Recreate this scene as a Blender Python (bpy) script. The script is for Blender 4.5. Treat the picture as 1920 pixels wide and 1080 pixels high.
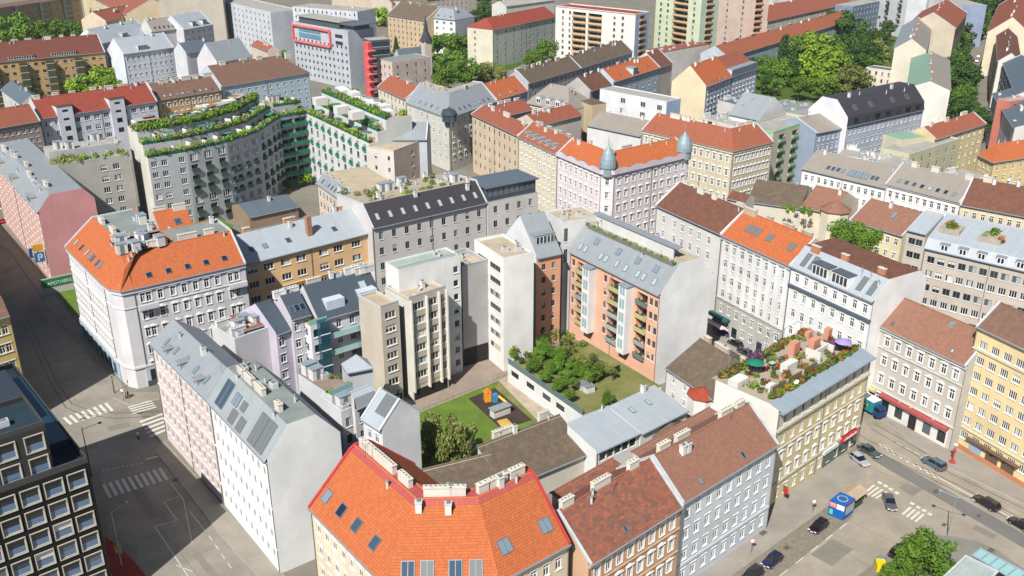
import bpy, math, random
from mathutils import Vector, Matrix
R_ = math.radians
scene = bpy.context.scene
for o in list(bpy.data.objects): bpy.data.objects.remove(o)
# ---------------------------------------------------------------- camera, sky, sun, exposure
CH = 100.0; FPX = 1811.46; TH = R_(23.3585)
cam_d = bpy.data.cameras.new('camera'); cam = bpy.data.objects.new('camera', cam_d)
scene.collection.objects.link(cam); scene.camera = cam
cam_d.sensor_width = 36; cam_d.lens = FPX/1920*36; cam_d.clip_start = 1; cam_d.clip_end = 8000
cam.location = (0, 0, CH); cam.rotation_euler = (math.pi/2-TH, 0, 0)
SUN_AZ = R_(66); SUN_EL = R_(46)          # direction in which the light travels over the ground, and height of the sun
world = bpy.data.worlds.new('World'); scene.world = world; world.use_nodes = True
wn = world.node_tree.nodes; wl = world.node_tree.links
bg = wn['Background']; sky = wn.new('ShaderNodeTexSky'); sky.sky_type = 'NISHITA'; sky.sun_disc = False
sky.sun_elevation = SUN_EL
sx, sy = -math.cos(SUN_AZ), -math.sin(SUN_AZ)
sky.sun_rotation = math.atan2(sx, sy)
sky.altitude = 200; sky.dust_density = 1.5
wl.new(sky.outputs[0], bg.inputs[0]); bg.inputs[1].default_value = 0.062
sun_d = bpy.data.lights.new('sun', 'SUN'); sun_d.energy = 5.0; sun_d.angle = R_(0.5); sun_d.color = (1, .97, .92)
sun = bpy.data.objects.new('sun', sun_d); scene.collection.objects.link(sun)
sun.rotation_euler = Vector((math.cos(SUN_AZ)*math.cos(SUN_EL), math.sin(SUN_AZ)*math.cos(SUN_EL), -math.sin(SUN_EL))).to_track_quat('-Z', 'Y').to_euler()
scene.view_settings.view_transform = 'Standard'; scene.view_settings.look = 'None'
scene.view_settings.exposure = 0.3; scene.view_settings.gamma = 1
scene.cycles.max_bounces = 5; scene.cycles.diffuse_bounces = 1; scene.cycles.glossy_bounces = 3
scene.cycles.transmission_bounces = 3; scene.cycles.transparent_max_bounces = 6
col = scene.collection
rnd = random.Random(7)
# ---------------------------------------------------------------- small maths
_F = Vector((0, math.cos(TH), -math.sin(TH))); _U = Vector((0, math.sin(TH), math.cos(TH))); _R = Vector((1, 0, 0))
CAM = Vector((0, 0, CH))
def ray(px): return _F*FPX + _R*(px[0]-960) - _U*(px[1]-540)
def P(px, z=0.0):
    r = ray(px); return CAM + r*((z-CH)/r.z)
def XY(v): return Vector((v[0], v[1], 0))
def proj(p):
    q = Vector(p)-CAM; d = q.dot(_F); return (960+FPX*q.dot(_R)/d, 540-FPX*q.dot(_U)/d)
# ---------------------------------------------------------------- tags
def tag(o, label=None, cat=None, group=None, kind=None):
    if label: o['label'] = label
    if cat: o['category'] = cat
    if group: o['group'] = group
    if kind: o['kind'] = kind
    return o
def empty(name, loc, rz=0, label=None, cat=None, group=None):
    o = bpy.data.objects.new(name, None); col.objects.link(o); o.location = loc; o.rotation_euler = (0, 0, rz)
    o.empty_display_size = .5
    return tag(o, label, cat, group)
# ---------------------------------------------------------------- mesh builder
class MB:
    def __init__(s): s.v = []; s.f = []; s.mi = []; s.uv = []; s.mats = []
    def m(s, mat):
        if mat not in s.mats: s.mats.append(mat)
        return s.mats.index(mat)
    def poly(s, pts, mat, uv=None):
        k = len(s.v); s.v += [tuple(p) for p in pts]; s.f.append(tuple(range(k, k+len(pts)))); s.mi.append(s.m(mat))
        s.uv += list(uv) if uv else [(p[0], p[1]) for p in pts]
    def box(s, o, ax, ay, az, mat, skip=''):
        """o corner, three edge vectors (right handed)"""
        o = Vector(o); ax = Vector(ax); ay = Vector(ay); az = Vector(az)
        la, lb, lc = ax.length, ay.length, az.length
        def q(p, a, b, l1, l2): s.poly([p, p+a, p+a+b, p+b], mat, [(0, 0), (l1, 0), (l1, l2), (0, l2)])
        if 'b' not in skip: q(o, ay, ax, lb, la)
        if 't' not in skip: q(o+az, ax, ay, la, lb)
        q(o, ax, az, la, lc); q(o+ax, ay, az, lb, lc); q(o+ax+ay, -ax, az, la, lc); q(o+ay, -ay, az, lb, lc)
    def bx(s, cx, cy, z0, sx, sy, sz, mat, rz=0):
        c, d = math.cos(rz), math.sin(rz); ax = Vector((c*sx, d*sx, 0)); ay = Vector((-d*sy, c*sy, 0))
        s.box(Vector((cx, cy, z0))-ax/2-ay/2, ax, ay, (0, 0, sz), mat)
    def tube(s, p0, p1, r0, r1, mat, n=8, caps=True):
        p0 = Vector(p0); p1 = Vector(p1); d = (p1-p0).normalized()
        a = d.orthogonal().normalized(); b = d.cross(a)
        A = [p0+(a*math.cos(t)+b*math.sin(t))*r0 for t in [2*math.pi*i/n for i in range(n)]]
        B = [p1+(a*math.cos(t)+b*math.sin(t))*r1 for t in [2*math.pi*i/n for i in range(n)]]
        for i in range(n): j = (i+1) % n; s.poly([A[i], A[j], B[j], B[i]], mat)
        if caps: s.poly(B, mat); s.poly(A[::-1], mat)
    def lathe(s, prof, mat, n=16, c=(0, 0, 0)):
        c = Vector(c)
        for (r0, z0), (r1, z1) in zip(prof, prof[1:]):
            for i in range(n):
                t0 = 2*math.pi*i/n; t1 = 2*math.pi*(i+1)/n
                s.poly([c+Vector((r0*math.cos(t0), r0*math.sin(t0), z0)), c+Vector((r0*math.cos(t1), r0*math.sin(t1), z0)),
                        c+Vector((r1*math.cos(t1), r1*math.sin(t1), z1)), c+Vector((r1*math.cos(t0), r1*math.sin(t0), z1))], mat)
    def mesh(s, name):
        me = bpy.data.meshes.new(name); me.from_pydata(s.v, [], s.f)
        for m_ in s.mats: me.materials.append(m_)
        me.polygons.foreach_set('material_index', s.mi)
        uvl = me.uv_layers.new(name='uv'); flat = [c for p in s.uv for c in p]
        uvl.data.foreach_set('uv', flat)
        me.update(); return me
    def build(s, name, parent=None, origin=None, smooth=False):
        if not s.f: return None
        if parent is not None and origin is None: origin = parent.matrix_world.translation if parent.parent is None else None
        off = Vector((0, 0, 0))
        if parent is not None:
            off = world_loc(parent); s.v = [tuple(Vector(p)-off) for p in s.v]
        elif origin is not None:
            off = Vector(origin); s.v = [tuple(Vector(p)-off) for p in s.v]
        me = s.mesh(name); o = bpy.data.objects.new(name, me); col.objects.link(o)
        if smooth: me.polygons.foreach_set('use_smooth', [True]*len(me.polygons))
        if parent is not None: o.parent = parent
        else: o.location = off
        return o
def world_loc(o):
    p = Vector(o.location)
    while o.parent: o = o.parent; p += Vector(o.location)
    return p
def inst(name, me, parent, M):
    """place mesh with world matrix M under a parent that has no rotation"""
    o = bpy.data.objects.new(name, me); col.objects.link(o)
    o.parent = parent; o.matrix_basis = Matrix.Translation(-world_loc(parent)) @ M
    return o
def frame(o, x, y, z): # matrix from origin and axes
    return Matrix(((x[0], y[0], z[0], o[0]), (x[1], y[1], z[1], o[1]), (x[2], y[2], z[2], o[2]), (0, 0, 0, 1)))
# ---------------------------------------------------------------- materials
_mc = {}
def srgb(c):
    return tuple(((x/255/12.92) if x/255 <= .04045 else ((x/255+.055)/1.055)**2.4) for x in c)
def mat(key, fn):
    if key not in _mc:
        m = bpy.data.materials.new(str(key)[:60]); m.use_nodes = True
        fn(m.node_tree.nodes, m.node_tree.links, m.node_tree.nodes['Principled BSDF']); _mc[key] = m
    return _mc[key]
def mixc(N, L, a, b, fac):
    n = N.new('ShaderNodeMix'); n.data_type = 'RGBA'
    for s, v in ((n.inputs[6], a), (n.inputs[7], b)):
        if isinstance(v, (tuple, list)): s.default_value = (*v[:3], 1)
        else: L.new(v, s)
    if isinstance(fac, (int, float)): n.inputs[0].default_value = fac
    else: L.new(fac, n.inputs[0])
    return n.outputs[2]
def noise(N, L, scale, detail=3, vec=None, rough=.55):
    n = N.new('ShaderNodeTexNoise'); n.inputs['Scale'].default_value = scale; n.inputs['Detail'].default_value = detail
    n.inputs['Roughness'].default_value = rough
    if vec is not None: L.new(vec, n.inputs['Vector'])
    return n.outputs[0]
def ramp(N, L, fac, p0, p1):
    n = N.new('ShaderNodeMapRange'); n.inputs[1].default_value = p0; n.inputs[2].default_value = p1
    n.clamp = True; L.new(fac, n.inputs[0]); return n.outputs[0]
def pos(N): return N.new('ShaderNodeNewGeometry').outputs['Position']
def uvn(N): return N.new('ShaderNodeUVMap').outputs[0]
def scl(N, L, vec, s):
    n = N.new('ShaderNodeMapping'); L.new(vec, n.inputs[0]); n.inputs['Scale'].default_value = s; return n.outputs[0]
def mul(c, k): return tuple(min(1, x*k) for x in c)
def wallm(c):
    c = tuple(c)
    def f(N, L, B):
        b = srgb(c); g = pos(N)
        n1 = ramp(N, L, noise(N, L, .18, 4, g), .3, .7)
        n2 = ramp(N, L, noise(N, L, 1, 3, scl(N, L, g, (.9, .9, .16))), .35, .75)
        c1 = mixc(N, L, mul(b, .85), mul(b, 1.05), n1)
        c2 = mixc(N, L, c1, mul(b, .8), 0.0); m = N.new('ShaderNodeMath'); m.operation = 'MULTIPLY'; L.new(n2, m.inputs[0]); m.inputs[1].default_value = .16
        c2 = mixc(N, L, c1, tuple(x*y for x, y in zip(b, (.72, .7, .68))), m.outputs[0])
        n4 = ramp(N, L, noise(N, L, .42, 2, g), .56, .6); m4 = N.new('ShaderNodeMath'); m4.operation = 'MULTIPLY'; L.new(n4, m4.inputs[0]); m4.inputs[1].default_value = .35
        c2 = mixc(N, L, c2, mul(b, .88), m4.outputs[0])
        L.new(c2, B.inputs['Base Color']); B.inputs['Roughness'].default_value = .92; B.inputs['Specular IOR Level'].default_value = .15
    return mat(('wall', c), f)
def plain(c, rough=.7, metal=0, spec=.3, emis=None):
    c = tuple(c)
    def f(N, L, B):
        b = srgb(c); g = pos(N)
        L.new(mixc(N, L, mul(b, .88), mul(b, 1.06), ramp(N, L, noise(N, L, .9, 4, g), .3, .7)), B.inputs['Base Color'])
        B.inputs['Roughness'].default_value = rough; B.inputs['Metallic'].default_value = metal; B.inputs['Specular IOR Level'].default_value = spec
    return mat(('plain', c, rough, metal, spec), f)
def tile(c, c2=None, blot=.3, ribs=.5, sz=(.34, .36), moss=.0, bs=.8):
    """clay tile roof: rows of tiles along uv, each tile its own tone, blotches of c2"""
    c = tuple(c); c2 = tuple(c2) if c2 else tuple(x*.75 for x in c)
    def f(N, L, B):
        a = mul(srgb(c), .78); b = mul(srgb(c2), .78); u = uvn(N)
        br = N.new('ShaderNodeTexBrick'); L.new(u, br.inputs['Vector']); br.inputs['Scale'].default_value = 1
        br.inputs['Brick Width'].default_value = sz[0]; br.inputs['Row Height'].default_value = sz[1]; br.inputs['Mortar Size'].default_value = .035
        br.inputs['Mortar Smooth'].default_value = .6; br.inputs['Bias'].default_value = 0
        br.inputs['Color1'].default_value = (*mul(a, 1.12), 1); br.inputs['Color2'].default_value = (*mul(a, .86), 1)
        br.inputs['Mortar'].default_value = (*mul(a, 1-ribs), 1)
        if blot > .8: br.inputs['Color1'].default_value = (*mul(a, 1.15), 1); br.inputs['Color2'].default_value = (*mul(b, .9), 1)
        g = pos(N)
        n1 = ramp(N, L, noise(N, L, bs, 6, g, .7), .5-.25*blot-.02, .78-.3*blot)
        m = N.new('ShaderNodeMath'); m.operation = 'MULTIPLY'; L.new(n1, m.inputs[0]); m.inputs[1].default_value = min(1, blot*1.3) if blot <= .8 else .6
        o = mixc(N, L, br.outputs[0], b, m.outputs[0])
        n3 = ramp(N, L, noise(N, L, .06, 3, g), .35, .7); m3 = N.new('ShaderNodeMath'); m3.operation = 'MULTIPLY'; L.new(n3, m3.inputs[0]); m3.inputs[1].default_value = .25
        o = mixc(N, L, o, mul(a, .8), m3.outputs[0])
        L.new(o, B.inputs['Base Color']); B.inputs['Roughness'].default_value = .85; B.inputs['Specular IOR Level'].default_value = .13
        bp = N.new('ShaderNodeBump'); bp.inputs['Strength'].default_value = .5; bp.inputs['Distance'].default_value = .05
        L.new(br.outputs['Fac'], bp.inputs['Height']); bp.invert = True; L.new(bp.outputs[0], B.inputs['Normal'])
    m = mat(('tile', c, c2, blot, ribs, sz, bs), f); m['base'] = [int((x+y)*.47) for x, y in zip(c, c2)]; return m
def seam(c, w=.62, rough=.55, metal=.08):
    c = tuple(c)
    def f(N, L, B):
        a = srgb(c); u = uvn(N)
        br = N.new('ShaderNodeTexBrick'); L.new(u, br.inputs['Vector']); br.inputs['Scale'].default_value = 1; br.offset = 0
        br.inputs['Brick Width'].default_value = w; br.inputs['Row Height'].default_value = 60; br.inputs['Mortar Size'].default_value = .03
        br.inputs['Color1'].default_value = (*mul(a, 1.04), 1); br.inputs['Color2'].default_value = (*mul(a, .95), 1); br.inputs['Mortar'].default_value = (*mul(a, .62), 1)
        g = pos(N); n1 = ramp(N, L, noise(N, L, .35, 4, g), .35, .7)
        m = N.new('ShaderNodeMath'); m.operation = 'MULTIPLY'; L.new(n1, m.inputs[0]); m.inputs[1].default_value = .5
        L.new(mixc(N, L, br.outputs[0], mul(a, .82), m.outputs[0]), B.inputs['Base Color'])
        B.inputs['Roughness'].default_value = rough; B.inputs['Metallic'].default_value = metal
    return mat(('seam', c, w, rough, metal), f)
def flatm(c, c2=None, s=1.2, rough=.9, spk=0.35):
    c = tuple(c); c2 = tuple(c2) if c2 else tuple(x*.8 for x in c)
    def f(N, L, B):
        a = srgb(c); b = srgb(c2); g = pos(N)
        o = mixc(N, L, a, b, ramp(N, L, noise(N, L, s*.25, 5, g, .65), .35, .7))
        o = mixc(N, L, o, mul(a, 1-spk), ramp(N, L, noise(N, L, s*4, 3, g), .5, .8))
        L.new(o, B.inputs['Base Color']); B.inputs['Roughness'].default_value = rough; B.inputs['Specular IOR Level'].default_value = .15
    return mat(('flat', c, c2, s, rough, spk), f)
def glassm(c, rough=.06, spec=.8):
    c = tuple(c)
    def f(N, L, B):
        B.inputs['Base Color'].default_value = (*srgb(c), 1); B.inputs['Roughness'].default_value = rough; B.inputs['Specular IOR Level'].default_value = spec
    return mat(('glass', c, rough), f)
GL = [glassm((38, 46, 52)), glassm((55, 64, 70)), glassm((26, 31, 36)), glassm((84, 96, 104), .12)]
CURT = glassm((170, 172, 170), .35, .4); BLIND = glassm((205, 203, 196), .5, .3)
WHITE = plain((236, 236, 232)); GREYF = plain((120, 126, 130)); DARKM = plain((52, 58, 64)); DGREEN = plain((40, 92, 70))
ZINC = plain((150, 162, 172), .5, .2); COPE = plain((196, 202, 206), .6, .1); CREAM = plain((226, 216, 190))
LEAFDK = plain((60, 84, 40))
# ---------------------------------------------------------------- windows
_wm = {}
def winmesh(kind, w, h, var, fc=None, trim=None):
    key = (kind, round(w, 2), round(h, 2), var, fc, trim)
    if key in _wm: return _wm[key]
    r = random.Random(hash((kind, var)) & 0xffff); b = MB(); D = .17
    F = fc or (GREYF if kind in 'gd' else WHITE); T = trim or WHITE
    def pane(x0, x1, z0, z1, m): b.poly([(x0, D, z0), (x1, D, z0), (x1, D, z1), (x0, D, z1)], m)
    g = GL[var % 4]
    nx = {'w': 3, 'x': 4, 'm': 1, 'd': 2, 's': 1, 'g': 2, 'f': 1, 'B': 1}.get(kind, 2)
    tr = .68*h if kind in 'cp' else None
    for i in range(nx):
        x0 = -w/2+w*i/nx; x1 = x0+w/nx
        m = g
        if var in (3, 5) and i % 2 == var % 2: m = CURT
        if tr: pane(x0, x1, 0, tr, m); pane(x0, x1, tr, h, g)
        elif var == 4: pane(x0, x1, h*.5, h, BLIND); pane(x0, x1, 0, h*.5, g)
        elif var == 5 and kind not in 's': pane(x0, x1, 0, h, BLIND if i else g)
        else: pane(x0, x1, 0, h, m)
    t = .085 if kind != 's' else .06
    def bar(x0, x1, z0, z1, y0=D-.07): b.box((x0, y0, z0), (x1-x0, 0, 0), (0, D-y0, 0), (0, 0, z1-z0), F)
    bar(-w/2, w/2, 0, t); bar(-w/2, w/2, h-t, h); bar(-w/2, -w/2+t, t, h-t); bar(w/2-t, w/2, t, h-t)
    for i in range(1, nx): x = -w/2+w*i/nx; bar(x-t*.55, x+t*.55, t, h-t)
    if tr: bar(-w/2+t, w/2-t, tr-t*.6, tr+t*.6, D-.09)
    if kind == 'B':
        P2 = plain((186, 182, 168)); e = .11
        for (x0, z0_, sx_, sz_) in ((-w/2-e, -e, w+2*e, e), (-w/2-e, h, w+2*e, e), (-w/2-e, 0, e, h), (w/2, 0, e, h)): b.box((x0, -.14, z0_), (sx_, 0, 0), (0, .2, 0), (0, 0, sz_), P2)
        b.poly([(-w/2+.1, D-.02, .1), (w/2-.1, D-.02, .1), (w/2-.1, D-.02, h*.45), (-w/2+.1, D-.02, h*.45)], glassm((96, 120, 150), .1))
    if kind in 'cpmwxdg': b.box((-w/2-.1, -.14, -.09), (w+.2, 0, 0), (0, .16, 0), (0, 0, .09), T)
    if kind == 'p':
        for sx_ in (-1, 1): b.box((sx_*(w/2+.11)-.11, -.06, -.02), (.22, 0, 0), (0, .07, 0), (0, 0, h+.1), T)
        b.box((-w/2-.3, -.24, h+.16), (w+.6, 0, 0), (0, .25, 0), (0, 0, .13), T)
        b.box((-w/2-.22, -.1, h), (w+.44, 0, 0), (0, .11, 0), (0, 0, .18), T)
        if var % 2 == 0 or True:
            k = .32; a0 = Vector((-w/2-.3, -.2, h+.29)); a1 = Vector((w/2+.3, -.2, h+.29)); a2 = Vector((0, -.2, h+.29+k))
            b.poly([a0, a1, a2], T); y = Vector((0, .2, 0)); b.poly([a0+y, a0, a2, a2+y], T); b.poly([a1, a1+y, a2+y, a2], T)
    if kind == 'c':
        b.box((-w/2-.18, -.09, h+.02), (w+.36, 0, 0), (0, .1, 0), (0, 0, .16), T)
    if kind == 'f':   # recessed loggia front: parapet and door
        b.box((-w/2, -.05, 0), (w, 0, 0), (0, .08, 0), (0, 0, .95), T)
    _wm[key] = b.mesh('window'); return _wm[key]
# rows: list of (z_sill, h, w, kind)
def wall(b, p0, p1, z0, z1, mt, cols=None, rows=None, parent=None, m0=0, m1=0, fc=None, trim=None, name='window', skip=(), rdm=None, cnt=[0], inward=None, wins=None, split=None):
    """wall from p0 to p1 (left to right seen from outside) with real openings and window parts"""
    p0 = XY(p0); p1 = XY(p1); Lw = (p1-p0).length
    if Lw < .05: return
    u = (p1-p0)/Lw; n = Vector((-u.y, u.x, 0)); Z = Vector((0, 0, 1))
    holes = []
    if rows:
        for ri, (zs, h, w, kind, cc) in enumerate(rows):
            nc = cc if cc else cols
            if not isinstance(nc, int): xs = [c*Lw for c in nc]
            else: s = (Lw-m0-m1)/max(1, nc); xs = [m0+s*(i+.5) for i in range(nc)]
            for ci, x in enumerate(xs):
                if (ri, ci) in skip or zs < z0+.2 or zs+h > z1-.05 or x-w/2 < .1 or x+w/2 > Lw-.1: continue
                holes.append((x-w/2, x+w/2, zs, zs+h, kind, ri, ci))
    def quad(x0, x1, a, c):
        if split and a < split[0]-.01 < c-.02: quad(x0, x1, a, split[0]); quad(x0, x1, split[0], c); return
        m__ = split[1] if split and a >= split[0]-.01 else mt
        b.poly([p0+u*x0+Z*a, p0+u*x1+Z*a, p0+u*x1+Z*c, p0+u*x0+Z*c], m__, [(x0, a), (x1, a), (x1, c), (x0, c)])
    # horizontal strips between distinct row bands
    bands = sorted({(h[2], h[3]) for h in holes})
    merged = []
    for a, c in bands:
        if merged and a < merged[-1][1]: merged[-1] = (merged[-1][0], max(c, merged[-1][1]))
        else: merged.append((a, c))
    z = z0
    for a, c in merged:
        if a > z: quad(0, Lw, z, a)
        hs = sorted([h for h in holes if h[2] >= a-1e-6 and h[3] <= c+1e-6])
        x = 0
        for h in hs:
            if h[0] < x: continue
            quad(x, h[0], a, c)
            if h[2] > a: quad(h[0], h[1], a, h[2])
            if h[3] < c: quad(h[0], h[1], h[3], c)
            D = .17 if h[4] != 'L' else 1.3
            q = lambda X, Y, ZZ: p0+u*X+n*Y+Z*ZZ
            for pts in ([q(h[0], 0, h[2]), q(h[0], D, h[2]), q(h[0], D, h[3]), q(h[0], 0, h[3])][::-1],
                        [q(h[1], 0, h[2]), q(h[1], D, h[2]), q(h[1], D, h[3]), q(h[1], 0, h[3])],
                        [q(h[0], 0, h[2]), q(h[1], 0, h[2]), q(h[1], D, h[2]), q(h[0], D, h[2])],
                        [q(h[0], 0, h[3]), q(h[1], 0, h[3]), q(h[1], D, h[3]), q(h[0], D, h[3])][::-1]):
                b.poly(pts, mt)
            x = h[1]
            if wins is not None: wins.append((p0+u*(h[0]+h[1])/2+Z*h[2], u, n, h[1]-h[0], h[3]-h[2], h[4], fc, trim))
        quad(x, Lw, a, c); z = c
    if z < z1: quad(0, Lw, z, z1)
def put_windows(parent, wins, lim=100):
    if len(wins) > lim: wins = sorted(wins, key=lambda w: -w[3]*w[4]/((w[0]-CAM).length**2)); extra = wins[lim:]; wins = wins[:lim]
    else: extra = []
    for (o, u, n, w, h, kind, fc, trim) in wins:
        r = rnd.random(); var = 0 if r < .34 else 1 if r < .5 else 2 if r < .64 else 3 if r < .8 else 4 if r < .9 else 5
        if kind == 'L': loggia(parent, o, u, n, w, h, fc, trim); continue
        inst('window', winmesh(kind, w, h, var, fc, trim), parent, frame(o, u, n, (0, 0, 1)))
    if extra:
        b = MB()
        for (o, u, n, w, h, kind, fc, trim) in extra:
            if kind == 'L': kind = 'f'
            me = winmesh(kind, w, h, rnd.choice((0, 0, 1, 2, 3)), fc, trim); M = frame(o, u, n, (0, 0, 1))
            vs = [M @ v.co for v in me.vertices]
            for p in me.polygons: b.poly([vs[i] for i in p.vertices], me.materials[p.material_index])
        x = b.build('windows', parent)
        if x: x['kind'] = 'stuff'
_lg = {}
def loggia(parent, o, u, n, w, h, fc, trim):
    key = (round(w, 2), round(h, 2), trim, rnd.randrange(4))
    if key not in _lg:
        b = MB(); D = 1.3; pm = trim or rnd.choice((DGREEN, plain((150, 160, 160)), plain((110, 120, 118)), plain((186, 176, 130)), plain((170, 172, 170))))
        b.poly([(-w/2, D, 0), (w/2, D, 0), (w/2, D, h), (-w/2, D, h)], plain((150, 150, 146)))
        b.poly([(-w/2+.3, D-.03, .1), (w*.1, D-.03, .1), (w*.1, D-.03, h-.3), (-w/2+.3, D-.03, h-.3)], GL[0])
        b.poly([(w*.2, D-.03, .8), (w/2-.3, D-.03, .8), (w/2-.3, D-.03, h-.3), (w*.2, D-.03, h-.3)], GL[1])
        b.box((-w/2-.06, -.55, -.12), (w+.12, 0, 0), (0, .55, 0), (0, 0, .12), plain((190, 190, 186)))
        b.box((-w/2-.06, -.6, -.12), (w+.12, 0, 0), (0, .06, 0), (0, 0, 1.05), pm)
        b.box((-w/2-.06, -.54, -.0), (.05, 0, 0), (0, .54, 0), (0, 0, .93), pm); b.box((w/2+.01, -.54, 0), (.05, 0, 0), (0, .54, 0), (0, 0, .93), pm)
        r = random.Random(key[3])
        for i in range(int(w*4)):
            x = r.uniform(-w/2, w/2-.2); b.box((x, -.5+r.random()*.2, .75), (.22, 0, 0), (0, .2, 0), (0, 0, .25+.35*r.random()), LEAFDK)
        _lg[key] = b.mesh('balcony')
    inst('balcony', _lg[key], parent, frame(o, u, n, (0, 0, 1)))
# ---------------------------------------------------------------- roof furniture meshes
_cm = {}
def chimney_mesh(L, w=.75, h=1.6, c=(222, 218, 205), brick=False):
    key = (round(L, 1), w, round(h, 1), c)
    if key in _cm: return _cm[key]
    b = MB(); M = wallm(c); cap = plain((205, 200, 186))
    b.box((-L/2, -w/2, -1.6), (L, 0, 0), (0, w, 0), (0, 0, h+1.6), M)
    b.box((-L/2-.08, -w/2-.08, h), (L+.16, 0, 0), (0, w+.16, 0), (0, 0, .14), cap)
    n = max(1, int(L/.55))
    for i in range(n):
        x = -L/2+(i+.5)*L/n
        b.box((x-.14, -.16, h+.14), (.28, 0, 0), (0, .32, 0), (0, 0, .12), cap); b.box((x-.09, -.1, h+.26), (.18, 0, 0), (0, .2, 0), (0, 0, .03), DARKM)
    _cm[key] = b.mesh('chimney'); return _cm[key]
_sk = {}
def sky_mesh(w, h, var=0, fc=None):
    key = (round(w, 2), round(h, 2), var, fc)
    if key in _sk: return _sk[key]
    b = MB(); F = fc or plain((120, 130, 136), .5, .3); t = .1; H = .14
    b.box((-w/2, 0, 0), (w, 0, 0), (0, t, 0), (0, 0, H), F); b.box((-w/2, h-t, 0), (w, 0, 0), (0, t, 0), (0, 0, H), F)
    b.box((-w/2, t, 0), (t, 0, 0), (0, h-2*t, 0), (0, 0, H), F); b.box((w/2-t, t, 0), (t, 0, 0), (0, h-2*t, 0), (0, 0, H), F)
    g = [glassm((60, 78, 96)), glassm((120, 136, 146), .1), glassm((30, 42, 60)), glassm((165, 178, 182), .2), glassm((108, 112, 114), .5, .2)][var]
    b.poly([(-w/2+t, t, H-.03), (w/2-t, t, H-.03), (w/2-t, h-t, H-.03), (-w/2+t, h-t, H-.03)], g)
    if w > 1.6: b.box((-t/2, t, 0), (t, 0, 0), (0, h-2*t, 0), (0, 0, H+.01), F)
    _sk[key] = b.mesh('skylight'); return _sk[key]
_dm = {}
def dormer_mesh(w, h, d, wc, rc, kind='flat'):
    """box dormer: front at y=0, runs back d"""
    key = (w, h, d, wc, rc, kind)
    if key in _dm: return _dm[key]
    b = MB(); W = wc; Rf = rc
    b.box((-w/2, 0, -.6), (w, 0, 0), (0, d, 0), (0, 0, h+.6), W)
    if kind == 'flat': b.box((-w/2-.12, -.18, h), (w+.24, 0, 0), (0, d+.2, 0), (0, 0, .14), Rf)
    else:
        n = 6
        for i in range(n):
            t0 = math.pi*i/n; t1 = math.pi*(i+1)/n; R2 = w/2+.08
            x0, z0, x1, z1 = R2*math.cos(t0), h+R2*.55*math.sin(t0), R2*math.cos(t1), h+R2*.55*math.sin(t1)
            b.poly([(x0, -.15, z0), (x0, d, z0), (x1, d, z1), (x1, -.15, z1)][::-1], Rf); b.poly([(0, -.05, h), (x0, -.05, z0), (x1, -.05, z1)], W)
    fr = WHITE; g = GL[rnd.randrange(3)]
    nn = max(1, round(w/1.1))
    for i in range(nn):
        x0 = -w/2+.16+(w-.32)*i/nn; x1 = -w/2+.16+(w-.32)*(i+1)/nn
        b.box((x0, -.05, .2), (x1-x0, 0, 0), (0, .04, 0), (0, 0, h-.4), fr)
        b.poly([(x0+.1, -.06, .3), (x1-.1, -.06, .3), (x1-.1, -.06, h-.3), (x0+.1, -.06, h-.3)], g)
    _dm[key] = b.mesh('dormer'); return _dm[key]
_cl = {}
def clutter_mesh(k):
    if k in _cl: return _cl[k]
    b = MB(); a = plain((196, 198, 198), .6); g = plain((120, 126, 130), .6); w = wallm((220, 218, 212))
    if k == 0: b.bx(0, 0, 0, 1.4, 1, .9, a); b.bx(0, 0, .9, .9, .7, .08, g); nm = 'vent_unit'
    elif k == 1: b.tube((0, 0, 0), (0, 0, 1.2), .18, .18, a, 8); b.tube((0, 0, 1.2), (0, 0, 1.45), .3, .1, g, 8); nm = 'vent_pipe'
    elif k == 2: b.bx(0, 0, 0, 2.2, 1.6, 2.1, w); b.bx(0, 0, 2.1, 2.4, 1.8, .12, ZINC); b.bx(0, -.82, .1, .8, .04, 1.8, g); nm = 'roof_hatch'
    elif k == 3: b.bx(0, 0, 0, 1.2, 1.2, .3, a); b.bx(0, 0, .3, 1.05, 1.05, .12, glassm((150, 165, 172), .15)); nm = 'roof_light'
    elif k == 4: b.tube((0, 0, 0), (0, 0, 3.2), .03, .02, g, 5); [b.tube((-.5+.1*j, 0, 2.2+.25*j), (.5-.1*j, 0, 2.2+.25*j), .015, .015, g, 4) for j in range(4)]; nm = 'antenna'
    elif k == 5: b.bx(0, 0, 0, .8, .8, 1.5, w); b.bx(0, 0, 1.5, .95, .95, .12, a); b.bx(0, 0, 1.62, .4, .4, .3, g); nm = 'chimney'
    else: b.bx(0, 0, 0, 3.2, .9, 1.4, w); b.bx(0, 0, 1.4, 3.4, 1.05, .12, a); [b.bx(-1.3+.65*j, 0, 1.52, .25, .3, .3, a) for j in range(5)]; nm = 'chimney'
    _cl[k] = (b.mesh(nm), nm); return _cl[k]
PIPE = plain((128, 126, 122), .5, .2)
def capmat(m):
    c = m.get('base', (170, 110, 90)); return plain(tuple(c), .8)
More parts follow.
